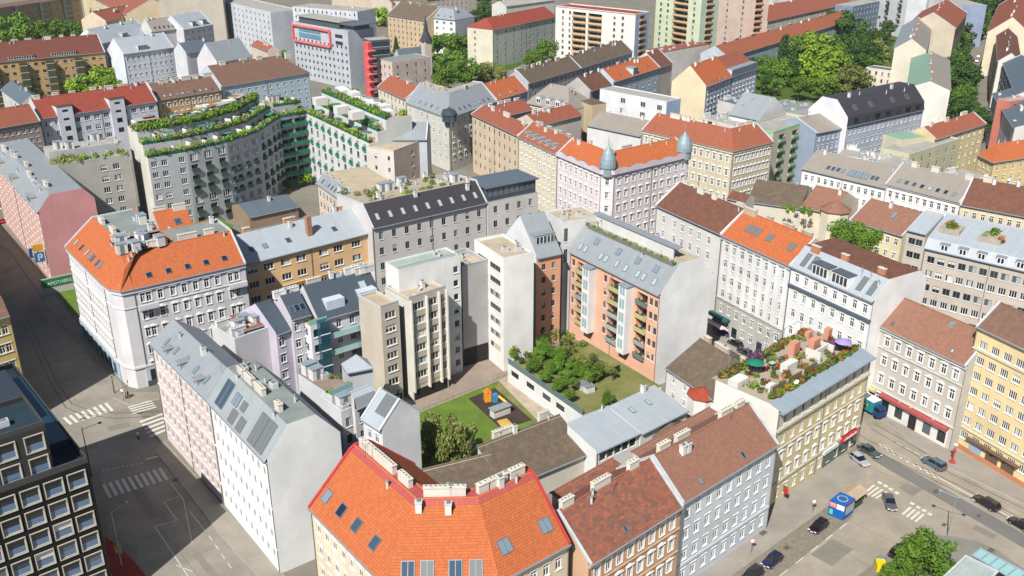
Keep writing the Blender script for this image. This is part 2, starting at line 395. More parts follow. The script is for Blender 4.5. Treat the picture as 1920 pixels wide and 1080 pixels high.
# ---------------------------------------------------------------- sweep building
LOG = []
def solve(a, n, px, d0, z0, slope):
    """point seen at px on the roof strip that leaves (depth d0, height z0) with this slope: returns depth, height"""
    A = P(px, 0.0); Bq = P(px, 10.0); k = (Bq-A)/10       # A + k z
    dA = (A-a).dot(n); dk = k.dot(n)                        # depth = dA + dk z
    if slope == 'v': return d0, (d0-dA)/dk
    z = (z0+slope*(dA-d0))/(1-slope*dk); return dA+dk*z, z
def house(name, label, cat, fr, ze, prof, wc, rc, oh=.45, fw=None, rcb=None, rcf=None, hip=(0, 0), front=None, left=None, right=None, back=None,
          sym=True, group=None, z0=0., chim=0, chimc=(222, 218, 205), sky=None, dorm=None, cop=True, bands=(), trim=None, par=0., fwc=None, ends=(None, None),
          gutter=True, skip=(), cornice=0., dish=0, ang=(0, 0), chl=None, zexact=False, backz=None):
    """fr: roof edge pixels left to right at height ze; prof: list of (px, slope) solved outward from the edge, or (depth,z) with 'd' flag"""
    F = [XY(P(p, ze)) if not isinstance(p, Vector) else XY(p) for p in fr]; n_ = len(F)
    seg = [(F[i+1]-F[i]).normalized() for i in range(n_-1)]
    nrm = [Vector((-s.y, s.x, 0)) for s in seg]
    def off(i, d):     # station i offset by depth d, mitred
        if i == 0:
            v = nrm[0]; w = seg[0]; return F[0]+v*d+w*(d*math.tan(R_(ang[0])))
        if i == n_-1: return F[-1]+nrm[-1]*d-seg[-1]*(d*math.tan(R_(ang[1])))
        m = (nrm[i-1]+nrm[i]).normalized(); return F[i]+m*(d/max(.3, m.dot(nrm[i])))
    k0 = 0
    pr = [(0., ze)]
    for e in prof:
        if e[0] == 'd': pr.append((e[1], e[2])); continue
        if e[0] == 'r': pr.append((pr[-1][0]+e[1], pr[-1][1]+e[2])); continue
        px, sl = e[0], e[1]; si = e[2] if len(e) > 2 else 0
        a = XY(F[si]); pr.append(solve(a, nrm[min(si, n_-2)], px, pr[-1][0], pr[-1][1], sl))
    if sym:
        hd = pr[-1][0]; pr = pr+[(2*hd-d, z) for d, z in reversed(pr[:-1])]
        if backz is not None: pr[-1] = (pr[-1][0], backz)
    zm = max(z for d, z in pr); dmax = pr[-1][0]
    az = [round(math.degrees(math.atan2(s.y, s.x))) for s in seg]
    LOG.append(f"{label[:46]:46s} az{az} len{[round((F[i+1]-F[i]).length) for i in range(n_-1)]} prof{[(round(d,1),round(z,1)) for d,z in pr]}")
    c = (off(0, dmax/2)+off(n_-1, dmax/2))/2; root = empty(name, (c.x, c.y, z0), 0, label, cat, group)
    wm = wallm(wc) if isinstance(wc, tuple) else wc
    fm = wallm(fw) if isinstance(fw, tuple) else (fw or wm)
    def hipo(i, d, z):
        p = off(i, d)
        if zm > ze:
            t = max(0, (z-ze)/(zm-ze))
            if i == 0 and hip[0]: p = p+seg[0]*hip[0]*t
            if i == n_-1 and hip[1]: p = p-seg[-1]*hip[1]*t
        return p
    # roof strips
    rb = MB(); rmats = rc if isinstance(rc, list) else [rc]*(len(pr)-1)
    if rcb is not None and not isinstance(rc, list):
        h = [i for i, (d, z) in enumerate(pr) if z >= zm-.01]; rmats = [rc if i < h[0] else (rcf or rc) if i < h[-1] else rcb for i in range(len(pr)-1)]
    elif rcf is not None and not isinstance(rc, list):
        rmats = [rcf if abs(pr[i+1][1]-pr[i][1]) < .05*abs(pr[i+1][0]-pr[i][0]) else rc for i in range(len(pr)-1)]
    for i in range(n_-1):
        v = 0; u0 = 0; base = (F[i]).dot(seg[i])
        for k in range(len(pr)-1):
            (d1, z1), (d2, z2) = pr[k], pr[k+1]; l = math.hypot(d2-d1, z2-z1)
            if l < .01: continue
            q = [hipo(i, d1, z1), hipo(i+1, d1, z1), hipo(i+1, d2, z2), hipo(i, d2, z2)]
            zz = [z1, z1, z2, z2]; us = [x.dot(seg[i])-base for x in q]
            m_ = rmats[k]
            rb.poly([x+Vector((0, 0, z_)) for x, z_ in zip(q, zz)], m_, [(us[0], v), (us[1], v), (us[2], v+l), (us[3], v+l)]); v += l
    # hip end faces
    for side, (h_, i) in enumerate(((hip[0], 0), (hip[1], n_-1))):
        if h_:
            pts = [hipo(i, d, z)+Vector((0, 0, z)) for d, z in pr]
            sd = (pts[-1]-pts[0]).normalized(); uv = [((p-pts[0]).dot(sd), (p.z-ze)*1.3) for p in pts]
            if side == 1: pts = pts; 
            rb.poly(pts if side == 1 else pts[::-1], rmats[0], uv if side == 1 else uv[::-1])
    # soffit and fascia
    T = Vector((0, 0, 1))
    if oh > 0:
        for i in range(n_-1):
            a0, a1 = off(i, 0), off(i+1, 0); b0, b1 = off(i, oh), off(i+1, oh)
            rb.poly([a0+T*(ze-.22), a1+T*(ze-.22), a1+T*ze, a0+T*ze], trim or ZINC); rb.poly([a1+T*(ze-.22), a0+T*(ze-.22), b0+T*(ze-.22), b1+T*(ze-.22)], trim or wm)
    roof = rb.build('roof', root)
    # walls
    wb = MB(); wins = []; ztop = ze-(.2 if oh > 0 else 0)+(0 if oh > 0 else .0)
    W0 = [off(i, oh) for i in range(n_)]; WB = [off(i, dmax-oh) for i in range(n_)]
    def rows_of(sp):
        if not sp: return None, None, {}
        sp = dict(sp); rows = []; zt = sp.get('top', ztop)-sp['off']
        for r in range(sp['r']):
            k = sp.get('kinds', [sp.get('k', 'c')]*sp['r'])[r]; h = sp['h']; w = sp['w']
            hh = sp.get('hs', [h]*sp['r'])[r]; ww = sp.get('ws', [w]*sp['r'])[r]
            zs = zt-r*sp['fh']-hh
            if k != '.' : rows.append((zs, hh, ww, k, sp.get('cc', [None]*sp['r'])[r]))
        if sp.get('shop'): rows.append((z0+.5, 2.7, sp['shop'][1], 's', sp['shop'][0]))
        rows += list(sp.get('extra', []))
        return sp['n'], rows, sp
    fsp = front if isinstance(front, list) else [front]*(n_-1)
    for i in range(n_-1):
        nc, rows, sp = rows_of(fsp[i]) if fsp[i] else (None, None, {})
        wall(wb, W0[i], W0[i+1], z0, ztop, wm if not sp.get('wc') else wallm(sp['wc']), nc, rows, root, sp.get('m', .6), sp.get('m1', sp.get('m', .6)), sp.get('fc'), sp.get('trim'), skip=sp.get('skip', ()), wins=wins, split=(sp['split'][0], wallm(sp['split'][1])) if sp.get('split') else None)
        a, b_ = W0[i], W0[i+1]; s = seg[i]; nn = -nrm[i]
        ext0 = .0; 
        for (zc, hc, oc) in list(bands)+([(ztop-cornice, cornice, .35)] if cornice else []):
            o0 = off(i, oh-oc); o1 = off(i+1, oh-oc); cb = MB()
            cm = trim or wm
            cb.poly([o0+T*zc, o1+T*zc, o1+T*(zc+hc), o0+T*(zc+hc)], cm); cb.poly([o0+T*(zc+hc), o1+T*(zc+hc), b_+T*(zc+hc), a+T*(zc+hc)], cm); cb.poly([o1+T*zc, o0+T*zc, a+T*zc, b_+T*zc], cm)
            if i == 0: cb.poly([a+T*zc, o0+T*zc, o0+T*(zc+hc), a+T*(zc+hc)], cm)
            if i == n_-2: cb.poly([o1+T*zc, b_+T*zc, b_+T*(zc+hc), o1+T*(zc+hc)], cm)
            cb.build('cornice', root)
    nc, rows, sp = rows_of(back) if back else (None, None, {})
    bm_ = MB(); bwins = []
    for i in range(n_-1):
        wall(bm_, WB[i+1], WB[i], z0, (pr[-1][1] if not sym or backz is not None else ztop), wm, nc, rows, root, wins=wins)
    wb.build('wall', root); bm_.build('wall', root)
    for side, (i, sp_) in enumerate(((0, left), (n_-1, right))):
        nc, rows, sp = rows_of(sp_) if sp_ else (None, None, {}); fb = MB()
        f0, f1 = W0[i], WB[i]
        ax = f1-f0; L_ = ax.length
        zl = ztop if sym and backz is None else min(ztop, pr[-1][1])
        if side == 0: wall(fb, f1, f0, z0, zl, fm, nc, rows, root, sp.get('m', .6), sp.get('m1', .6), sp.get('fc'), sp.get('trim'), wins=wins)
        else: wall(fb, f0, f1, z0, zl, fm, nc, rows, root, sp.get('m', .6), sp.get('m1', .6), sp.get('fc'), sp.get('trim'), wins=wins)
        if not hip[side]:
            # gable polygon following the roof
            pts = []
            for k, (d, z) in enumerate(pr):
                dd = min(max(d, oh), dmax-oh); zz = z
                if k == 0 and oh and len(pr) > 1 and pr[1][0] > 0: zz = ze+(pr[1][1]-ze)*oh/pr[1][0] if pr[1][0] > oh else ze
                if k == len(pr)-1 and oh and abs(pr[-2][0]-pr[-1][0]) > oh: zz = z+(pr[-2][1]-z)*oh/(pr[-1][0]-pr[-2][0])
                pts.append(off(i, dd)+T*zz)
            pts = [off(i, oh)+T*zl]+pts+[off(i, dmax-oh)+T*zl]
            if side == 1: pts = pts[::-1]
            q = []
            for p in pts:
                if not q or (p-q[-1]).length > .02: q.append(p)
            sd = ax.normalized()
            if len(q) > 2: fb.poly(q[::-1] if side == 0 else q[::-1], fm, [(p.dot(sd), p.z) for p in q[::-1]])
            if cop:
                cb = MB(); cm = fwc or COPE; w_ = seg[0] if side == 0 else -seg[-1]
                for k in range(len(pr)-1):
                    a = off(i, pr[k][0])+T*pr[k][1]; c2 = off(i, pr[k+1][0])+T*pr[k+1][1]
                    if (c2-a).length < .3: continue
                    up_ = T*.28
                    if side == 0: cb.box(a-w_*.05, w_*.38, c2-a, up_, cm)
                    else: cb.box(a+w_*.33, -w_*.38, c2-a, up_, cm)
                cb.build('coping', root)
        fb.build('firewall' if fw else 'wall', root)
    if par > 0:      # parapet round a flat roof
        pb = MB(); lp = [off(i, 0) for i in range(n_)]+[off(i, dmax) for i in reversed(range(n_))]; zz = pr[0][1]
        cen = sum(lp, Vector((0, 0, 0)))/len(lp); N2 = len(lp)
        inn = []
        for j in range(N2):
            e0 = (lp[j]-lp[j-1]).normalized(); e1 = (lp[(j+1) % N2]-lp[j]).normalized()
            m0_ = Vector((-e0.y, e0.x, 0)); m1_ = Vector((-e1.y, e1.x, 0)); m_ = (m0_+m1_).normalized(); inn.append(lp[j]+m_*(.3/max(.35, m_.dot(m1_))))
        for j in range(N2):
            k = (j+1) % N2
            pb.poly([lp[j]+T*(zz-.02), lp[k]+T*(zz-.02), lp[k]+T*(zz+par), lp[j]+T*(zz+par)], fwc or wm); pb.poly([inn[k]+T*zz, inn[j]+T*zz, inn[j]+T*(zz+par), inn[k]+T*(zz+par)], wm)
            pb.poly([lp[j]+T*(zz+par), lp[k]+T*(zz+par), inn[k]+T*(zz+par), inn[j]+T*(zz+par)], fwc or COPE)
        pb.build('parapet', root)
    put_windows(root, wins)
    if gutter and oh > 0:
        gb = MB()
        for i in range(n_-1):
            a0, a1 = off(i, -.16), off(i+1, -.16); b0, b1 = off(i, .02), off(i+1, .02)
            gb.poly([a0+T*(ze-.2), a1+T*(ze-.2), a1+T*(ze-.02), a0+T*(ze-.02)], ZINC); gb.poly([a0+T*(ze-.02), a1+T*(ze-.02), b1+T*(ze-.02), b0+T*(ze-.02)], ZINC)
            gb.poly([a1+T*(ze-.2), a0+T*(ze-.2), b0+T*(ze-.2), b1+T*(ze-.2)], ZINC)
        gb.build('gutter', root)
    H = dict(root=root, roof=roof, F=F, seg=seg, nrm=nrm, pr=pr, off=off, ze=ze, zm=zm, hip=hip)
    # chimneys on the ridge
    if chimc == (222, 218, 205): chimc = rnd.choice(((222, 218, 205), (206, 196, 178), (192, 174, 154), (214, 208, 198), (222, 218, 205)))
    if chim:
        kz = [i for i, (d, z) in enumerate(pr) if z >= zm-.01][0]; d, z = pr[kz]
        cnt = chim if isinstance(chim, int) else len(chim)
        for j in range(cnt):
            i = rnd.randrange(n_-1) if n_ > 2 and isinstance(chim, int) else 0
            if isinstance(chim, int): t = ((j+.5)/cnt+rnd.uniform(-.08, .08)/cnt*3) if n_ == 2 else rnd.uniform(.12, .88); dd = d+rnd.choice((-.3, .4, .9)); LL = rnd.choice((1.6, 2.2, 3., 3.8)) if not chl else chl
            else:
                e = chim[j]; i = e[0]; t = e[1]; dd = d+e[2]; LL = e[3]
            p = off(i, dd).lerp(off(i+1, dd), min(.96, max(.04, t))); zz = zr_at(pr, dd)
            inst('chimney', chimney_mesh(LL, .7, 1.2, chimc), roof, frame(p+T*zz, seg[i], nrm[i], T))
    if sky:
        for e in sky: skylights(H, **e)
    if dorm:
        for e in dorm: dormers(H, **e)
    for j in range(dish):
        sdish(H, j)
    Lt = sum((F[i+1]-F[i]).length for i in range(n_-1))
    if rmats[0].name.startswith("('tile'"):
        kz = [q for q, (d, z) in enumerate(pr) if z >= zm-.01]; capm = capmat(rmats[0])
        for kk in {kz[0], kz[-1]}:
            cb = MB(); dk, zk = pr[kk]
            for i in range(n_-1): cb.tube(hipo(i, dk, zk)+T*zk, hipo(i+1, dk, zk)+T*zk, .15, .15, capm, 6, False)
            cb.build('ridge_cap', roof)
        for i in range(n_):
            if 0 < i < n_-1 or (i == 0 and hip[0]) or (i == n_-1 and hip[1]):
                cb = MB(); cb.tube(off(i, 0)+T*ze, hipo(i, *pr[kz[0]])+T*pr[kz[0]][1], .13, .13, capm, 6, False); cb.build('hip_cap', roof)
    if oh > 0 and (front is not None) and Lt > 8:
        for i in range(n_-1):
            if (F[i+1]-F[i]).length < 6: continue
            for t_ in ((.004, .996) if (F[i+1]-F[i]).length < 26 else (.004, .5, .996)):
                p = W0[i].lerp(W0[i+1], t_)-nrm[i]*.1; cb = MB(); cb.tube(p+T*z0, p+T*(ze-.2), .07, .07, PIPE, 5, False); cb.build('downpipe', root)
    if zm > ze+1 and Lt > 9:
        kz = [q for q, (d, z) in enumerate(pr) if z >= zm-.01][0]; dk, zk = pr[kz]
        for j in range(min(7, int(Lt/6))):
            i = rnd.randrange(n_-1); dd = dk+rnd.uniform(-1.5, .6); me, nm = clutter_mesh(rnd.choice((1, 1, 4, 5, 4)))
            inst(nm, me, roof, frame(off(i, dd).lerp(off(i+1, dd), rnd.uniform(.05, .95))+T*(zr_at(pr, dd)-.15), seg[i], nrm[i], T))
    return H
def zr_at(pr, d):
    for (d1, z1), (d2, z2) in zip(pr, pr[1:]):
        if d1 <= d <= d2: return z1+(z2-z1)*(d-d1)/max(1e-6, d2-d1)
    return pr[-1][1]
def slope_frame(H, i, k, t, s, lift=0.02):
    """point on roof strip k of segment i: fraction t along, s metres up the slope"""
    pr = H['pr']; (d1, z1), (d2, z2) = pr[k], pr[k+1]; l = math.hypot(d2-d1, z2-z1); f = s/l
    d = d1+(d2-d1)*f; z = z1+(z2-z1)*f
    p = H['off'](i, d).lerp(H['off'](i+1, d), t)+Vector((0, 0, z))
    up = (H['nrm'][i]*(d2-d1)+Vector((0, 0, z2-z1))).normalized(); x = H['seg'][i]; nn = x.cross(up)
    return p+nn*lift, x, up, nn
def skylights(H, ts=None, n=0, s=1.2, w=.9, h=1.3, k=0, i=0, var=None, fc=None, a=.08, b=.92):
    if ts is None: ts = [a+(b-a)*(j+.5)/n for j in range(n)]
    for t in ts:
        v = rnd.choice((0, 0, 1, 2, 3)) if var is None else var
        p, x, u_, nn = slope_frame(H, i, k, t, s); inst('skylight', sky_mesh(w, h, v, fc), H['roof'], frame(p, x, u_, nn))
def dormers(H, ts=None, n=0, s=1., w=1.6, h=1.5, k=0, i=0, wc=(214, 218, 220), rc=None, kind='flat', a=.08, b=.92):
    if ts is None: ts = [a+(b-a)*(j+.5)/n for j in range(n)]
    pr = H['pr']; (d1, z1), (d2, z2) = pr[k], pr[k+1]; sl = (z2-z1)/max(.01, d2-d1)
    for t in ts:
        p, x, u_, nn = slope_frame(H, i, k, t, s, 0); dd = h/max(.3, sl)
        inst('dormer', dormer_mesh(w, h, round(dd+.3, 1), wallm(wc), rc or ZINC, kind), H['roof'], frame(p, x, H['nrm'][i], (0, 0, 1)))
def sdish(H, j):
    pr = H['pr']; i = rnd.randrange(len(H['seg'])); kz = [q for q, (d, z) in enumerate(pr) if z >= H['zm']-.01][0]; d, z = pr[kz]
    t = rnd.uniform(.1, .9); p = H['off'](i, d).lerp(H['off'](i+1, d), t)+Vector((0, 0, z))
    if 'dish' not in _cm:
        b = MB(); b.tube((0, 0, -.3), (0, 0, 1.4), .03, .03, GREYF, 6); b.lathe([(0, .02), (.25, .05), (.45, .16)], WHITE, 12)
        me = MB(); me.tube((0, 0, -.4), (0, 0, 1.3), .03, .03, GREYF, 6)
        prof = [(0, 0), (.2, .03), (.36, .09), (.46, .16)]; n = 12
        for (r0, a0), (r1, a1) in zip(prof, prof[1:]):
            for q in range(n):
                t0, t1 = 2*math.pi*q/n, 2*math.pi*(q+1)/n
                f = lambda r, a, tt: (r*math.cos(tt), -.1-a, 1.3+r*math.sin(tt))
                me.poly([f(r0, a0, t0), f(r0, a0, t1), f(r1, a1, t1), f(r1, a1, t0)], WHITE)
        me.tube((0, -.1, 1.1), (0, -.5, 1.3), .02, .02, GREYF, 5)
        _cm['dish'] = me.mesh('satellite_dish')
    a = rnd.uniform(-.6, .6); inst('satellite_dish', _cm['dish'], H['roof'], frame(p, (math.cos(a), math.sin(a), 0), (-math.sin(a), math.cos(a), 0), (0, 0, 1)))
def W(n, r, w=1.0, h=1.8, off=1., fh=3.4, k='c', m=.6, **kw): return dict(n=n, r=r, w=w, h=h, off=off, fh=fh, k=k, m=m, **kw)
# ---------------------------------------------------------------- shared surfaces
ORG = tile((212, 120, 74), (182, 104, 74), .35, .42, (.36, .38))
ORGM = tile((198, 116, 84), (152, 96, 78), .7, .35, bs=1.4)
RED = tile((176, 86, 70), (140, 76, 66), .5, .3)
TERR = tile((176, 104, 82), (142, 92, 78), .5, .3)
BRN = tile((150, 116, 98), (112, 90, 80), .5, .35)
DBR = tile((146, 98, 80), (106, 80, 70), .6, .3)
PINK = tile((170, 124, 104), (138, 104, 88), .4, .35)
MOSS = tile((140, 122, 104), (106, 94, 82), .7, .3)
MOT = tile((192, 112, 80), (124, 96, 86), .85, .25, (.7, .42), bs=1.3)
BLK = seam((66, 63, 66), .6, .5); GRY = seam((146, 153, 157)); LGR = seam((170, 178, 184)); TAUP = seam((148, 140, 130), .6, .7)
SLT = seam((96, 108, 118)); DKS = seam((70, 82, 92)); GRN = seam((132, 164, 142))
GRV = flatm((188, 174, 150), (166, 152, 130)); BIT = flatm((138, 145, 141), (120, 127, 123)); CONC = flatm((168, 166, 158), (148, 146, 140)); REDM = seam((176, 84, 78))
PAV = flatm((176, 164, 148), (156, 146, 132), 2)
CH_, AB = (222, 218, 205), 'apartment_building'
def hb(label, fr, ze, prof, wc, rc, **k): return house(k.pop('name', AB), label, k.pop('cat', 'building'), fr, ze, prof, wc, rc, **k)
WH = (230, 230, 228); CR = (222, 208, 182)
# ======================= the block in front
B_ORANGE = hb('cream corner house with bright orange tiled roof at the bottom centre', [(577.5, 952), (718.6, 1097), (937, 1092), (1070, 1020)], 20,
  [((655, 843), .95, 0), ('r', .8, .45), ('r', .9, 0)], CR, [ORG, REDM, REDM, REDM, ORG, ORG], front=[W(8, 5, h=1.9, fh=3.7, off=1.4, w=1.1), W(6, 5, h=1.9, fh=3.7, off=1.4), W(5, 5, h=1.9, fh=3.7, off=1.4)],
  chim=[(0, .1, .7, 1.6), (0, .22, .7, 1.6), (0, .45, .7, 5.0), (0, .78, .7, 2.6), (1, .32, .7, 3.6), (1, .68, .7, 2.0), (2, .12, .7, 1.6), (2, .4, .7, 2.8), (2, .75, .7, 2.4)], fwc=plain((176, 66, 64)),
  sky=[dict(ts=[.1, .31, .52, .76], s=2.0, w=1.5, h=1.8, k=0, i=0, fc=None), dict(ts=[.2, .8], s=2.6, w=1.8, h=1.9, k=0, i=2, var=1), dict(ts=[.2, .62], s=.5, w=1.7, h=2.3, i=1, var=0), dict(ts=[.37, .8], s=.5, w=1.7, h=2.3, i=1, var=4)], cornice=.5)
B_PINKL = hb('pale pink street house with steep grey standing seam roof beside the pedestrian crossing', [(280, 644), (388, 753)], 20.5, [((323, 596), .75, 0)], (222, 206, 202), GRY,
  front=W(11, 5, k='c', h=1.9, w=.95, off=1.2, fh=3.75, fc=plain((190, 190, 188))), cop=False, bands=[(4.4, .35, .2), (12, .3, .18)], sky=[dict(n=5, s=1.6, w=.9, h=1.6, var=1)], dorm=[dict(ts=[.25, .5, .78], s=.6, w=1.6, h=1.1, wc=(150, 158, 164), rc=GRY)])
B_WHITEL = hb('white house with large sloping roof windows and blank white fire wall', [(388, 753), (496, 868)], 20.5,
  [((540, 797), 1.25, 1), ('r', 4.6, 0), ('r', 4.2, -5)], (238, 238, 236), seam((156, 162, 164)), rcf=BIT, sym=False, front=W(10, 5, k='c', h=1.9, w=.95, off=1.2, fh=3.75, fc=plain((196, 198, 198))), bands=[(4.4, .35, .2), (12, .3, .18)], cop=False,
  chim=[(0, .18, .8, 2.2), (0, .32, .8, 3), (0, .5, .8, 3), (0, .8, .8, 1.6)], sky=[dict(ts=[.13, .2], s=.8, w=1.3, h=4.6, var=0), dict(ts=[.34], s=2.8, w=2, h=2, var=1), dict(ts=[.4, .54], s=.3, w=2.0, h=2.2, var=4), dict(ts=[.46], s=3, w=1.6, h=1.6, var=4), dict(ts=[.75, .87], s=.4, w=2.5, h=5., var=4)])
B_LAV = hb('lavender grey corner house with orange tiled roof and ornate balconies at the left junction', [(121, 463), (190, 532), (205, 543), (226, 547), (250, 542), (461, 494)], 22.5, [((177, 412), .8, 0), ('r', 9, 0)], (212, 211, 213), ORG, rcf=BIT, sym=False,
  front=[W(15, 5, k='p', off=1.3, fh=3.9, shop=(10, 2)), None, None, None, W([.07, .12, .22, .33, .43, .53, .63, .73, .85, .91], 5, k='p', off=1.3, fh=3.9, h=2., shop=([.1], 3.6))], cornice=.8, bands=[(4.6, .4, .3), (18.2, .2, .15)],
  sky=[dict(ts=[.12, .27, .42, .52, .58, .7, .76], s=1.6, w=.9, h=1.7), dict(n=5, s=1.7, w=1.2, h=1.3, i=4, var=2)], chim=[(0, .2, .6, 3), (0, .5, .6, 3), (4, .3, .5, 3), (4, .6, .5, 4), (4, .8, .5, 2)], gutter=True)
B_PFW = hb('old rose house with grey dormered roof and blank pink fire wall by the left street', [(-20, 298), (70, 400)], 20, [((91, 362), 1.2, 1), ('r', 8, 0), ('r', 3, -3.5)], (214, 176, 166), GRY, sym=False, fw=(210, 150, 148),
  front=W(14, 5, k='c', off=1.4, fh=3.7), cop=False, chim=5, dorm=[dict(ts=[.2, .5, .85], s=.3, w=5, h=1.9, wc=(196, 190, 178), rc=GRY)])
B_YEL = hb('orange yellow house with pale metal roof and wide windows behind the lavender corner house', [(461, 496), (697, 436)], 19, [((435, 442), .5, 0)], (234, 194, 144), LGR,
  front=W([.05, .17, .3, .42, .6, .72, .87], 4, k='w', w=2.4, h=1.6, off=1., fh=3.6), chim=3, chimc=(200, 150, 120), sky=[dict(ts=[.1, .2, .38, .75], s=3.2, w=1.2, h=1.5)], bands=[(11.2, .25, .2)])
B_BLK = hb('pale grey house with long black metal roof and green window panels', [(699, 429), (914, 380.5)], 21, [((681, 382.5), .95, 0), ('r', 14, -1.2)], (204, 200, 196), [BLK, PAV], sym=False, front=W(9, 5, k='g', w=1.15, h=1.9, off=1.3, fh=4.0),
  sky=[dict(n=9, s=1.9, w=.95, h=1.9, var=3, a=.02, b=.98)])
B_GLZ = hb('pale grey house with dark glazed penthouse next to the black roof', [(914, 380.5), (1009, 361)], 21, [('r', 17, 0)], (204, 200, 196), BIT, sym=False, oh=0, front=W(4, 5, k='g', w=1.15, h=1.9, off=1.3, fh=4.0), cop=False)
B_MOT = hb('tan house with mottled rust and grey clay tile roof next to the dark gap', [(1108, 1061), (1282, 950)], 17, [((1057, 952), .8, 0)], (200, 164, 134), MOT, front=W(8, 4, k='p', off=1., fh=3.8, h=2), chim=[(0, .1, .2, 2.2), (0, .45, .2, 3.4), (0, .8, .2, 2)],
  cornice=.4, bands=[(13, .25, .2), (9, .2, .2)], sky=[dict(ts=[.42], s=1.2, w=.7, h=.9)])
B_BLUE = hb('pale blue street house with brown ribbed roof between mottled roof and yellow corner house', [(1281, 945), (1461, 834)], 16.5, [((1215, 860), .8, 0)], (206, 212, 218), PINK, front=W(9, 4, k='c', off=1.3, fh=3.8, h=2, w=1.05, shop=None), chim=[(0, .12, .3, 2.4), (0, .3, .3, 3), (0, .75, .3, 3), (0, .9, .3, 2)],
  chimc=(214, 206, 186), bands=[(4.3, .5, .15)], sky=[dict(ts=[.22, .66], s=1, w=.6, h=1.1)], gutter=True)
B_F3 = hb('yellow ornate corner house with grey attic storey and planted roof terrace by the tram street', [(1469, 777), (1642, 670)], 19, [((1460, 745), .3, 0), ((1345, 703), 0, 0)], (216, 200, 158), [seam((150, 164, 174)), PAV], sym=False, oh=.9, fw=(234, 230, 220), cop=False,
  front=W(10, 5, k='p', off=1.0, fh=3.7, h=1.9, w=1.0, kinds=['m', 'c', 'p', 'p', 'c'], m=1, split=(15.4, (196, 194, 184))), right=W(4, 5, k='p', off=1, fh=3.7, h=1.9, w=1.), bands=[(15.2, .45, .45), (11.2, .25, .2), (4.1, .4, .2)], trim=plain((196, 190, 172)))
# ======================= the houses behind the right hand street
B_ORN = hb('grey beige ornate house with pinkish roof and red awning on the ground floor', [(1630, 603), (1811, 687)], 18, [((1681, 552), .8, 0)], (196, 190, 180), PINK, front=W(8, 4, k='p', off=1.5, fh=4.1, h=2, w=1.05, shop=(5, 1.9)), trim=plain((206, 202, 192)),
  cornice=.6, bands=[(13.6, .25, .2), (4.7, .3, .25)], sky=[dict(ts=[.2, .82], s=1.2, w=.6, h=.8)])
B_YR = hb('tall pale yellow house with brown roof at the right edge', [(1830, 612), (2010, 697)], 25, [((1876, 567), .8, 0)], (226, 206, 160), BRN, front=W(7, 7, k='x', off=2.2, fh=3.1, h=1.5, w=1.6), bands=[(20.6, .35, .25), (4.6, .3, .25)], trim=plain((206, 196, 168)), fw=(226, 206, 160))
B_WDM = hb('white ornate house with dark trimmed grey mansard and wide dormers', [(1481, 499), (1636, 567)], 24, [((1514, 461), 1.05, 0), ('r', 9, 0), ('r', 3, -3)], WH, LGR, rcf=DBR, sym=False, trim=plain((86, 96, 106)), front=W(8, 5, k='c', off=1.0, fh=4.0, h=1.9, w=1.0), bands=[(19.6, .5, .5)],
  sky=[dict(ts=[.12, .22, .8, .92], s=1., w=1.3, h=3.2, var=4)], dorm=[dict(ts=[.36, .6], s=.4, w=4.2, h=2.4, wc=(226, 226, 222), rc=plain((80, 90, 100)))], chim=3, chimc=(190, 130, 100), cop=False)
B_OP = hb('white pilastered house with smooth orange roof above green shop awning', [(1351, 440.5), (1481, 499)], 24, [((1394, 393), .75, 0)], (186, 184, 178), ORG, front=W(8, 6, split=(8.7, (218, 218, 216)), k='c', off=1.6, fh=3.7, h=1.9, w=1.0, shop=(5, 2.)), cornice=.8, bands=[(8.6, .3, .2)],
  sky=[dict(ts=[.24, .31, .38], s=3.2, w=1.2, h=2.2, var=4), dict(ts=[.55, .85], s=3.2, w=1.6, h=2, var=4)], chim=4)
B_BR = hb('white house with weathered brown roof left of the smooth orange roof', [(1229, 385), (1351, 440)], 23, [((1305, 355), .7, 0)], (216, 214, 210), DBR, front=W([.12, .3, .42, .55, .68, .82], 5, k='c', off=1.8, fh=3.8, h=1.9), trim=plain((190, 92, 80)), fwc=plain((214, 214, 210)), chim=4)
B_SAL = hb('salmon orange courtyard house with planted balconies and blank grey fire wall', [(1067, 472), (1235, 555)], 21, [((1282, 497), 1.15, 1), ('r', 5.6, 0), ('r', 4.4, -4.6)], (232, 180, 152), GRY, rcf=GRV, fw=(232, 232, 230), sym=False, cop=False,
  front=W([.04, .42, .915, .965], 5, k='d', off=1.3, fh=3.1, h=1.6, w=1., extra=[(17.0-3.1*k, 2.5, w_, 'L', [t_]) for k in range(5) for t_, w_ in ((.145, 3.4), (.535, 4.2), (.825, 3.2))]), trim=None, fwc=plain((90, 98, 104)))
B_CGW = hb('burnt orange house with grey dormer roof and white gable beside the salmon house', [(1008, 485), (1054, 475)], 22, [((970, 405), 1.0, 0)], (226, 166, 134), GRY, fw=(226, 226, 226), front=W(2, 7, k='d', off=1.6, fh=3.1, h=1.5, w=1.), dorm=[dict(ts=[.5], s=3, w=5, h=2.2, wc=(150, 160, 166), rc=GRY)], cop=False)
B_CWB = hb('plain white stair block with tan flat roof above the salmon house', [(1056, 420), (1128, 408)], 27.5, [('r', 9, 0)], (216, 216, 214), GRV, sym=False, oh=0, par=.4, cop=False, front=W([.08], 2, k='d', w=1, h=3.2, off=1.2, fh=5))
B_T1 = hb('white flat roofed tower block with brown window strips next to the kindergarten garden', [(944, 489), (1001, 477)], 26, [('r', 13, 0)], (234, 233, 228), GRV, sym=False, oh=0, par=.6, cop=False, left=W([.3, .72], 7, k='x', w=4.6, h=1.35, off=2., fh=3.1, fc=plain((150, 110, 96))))
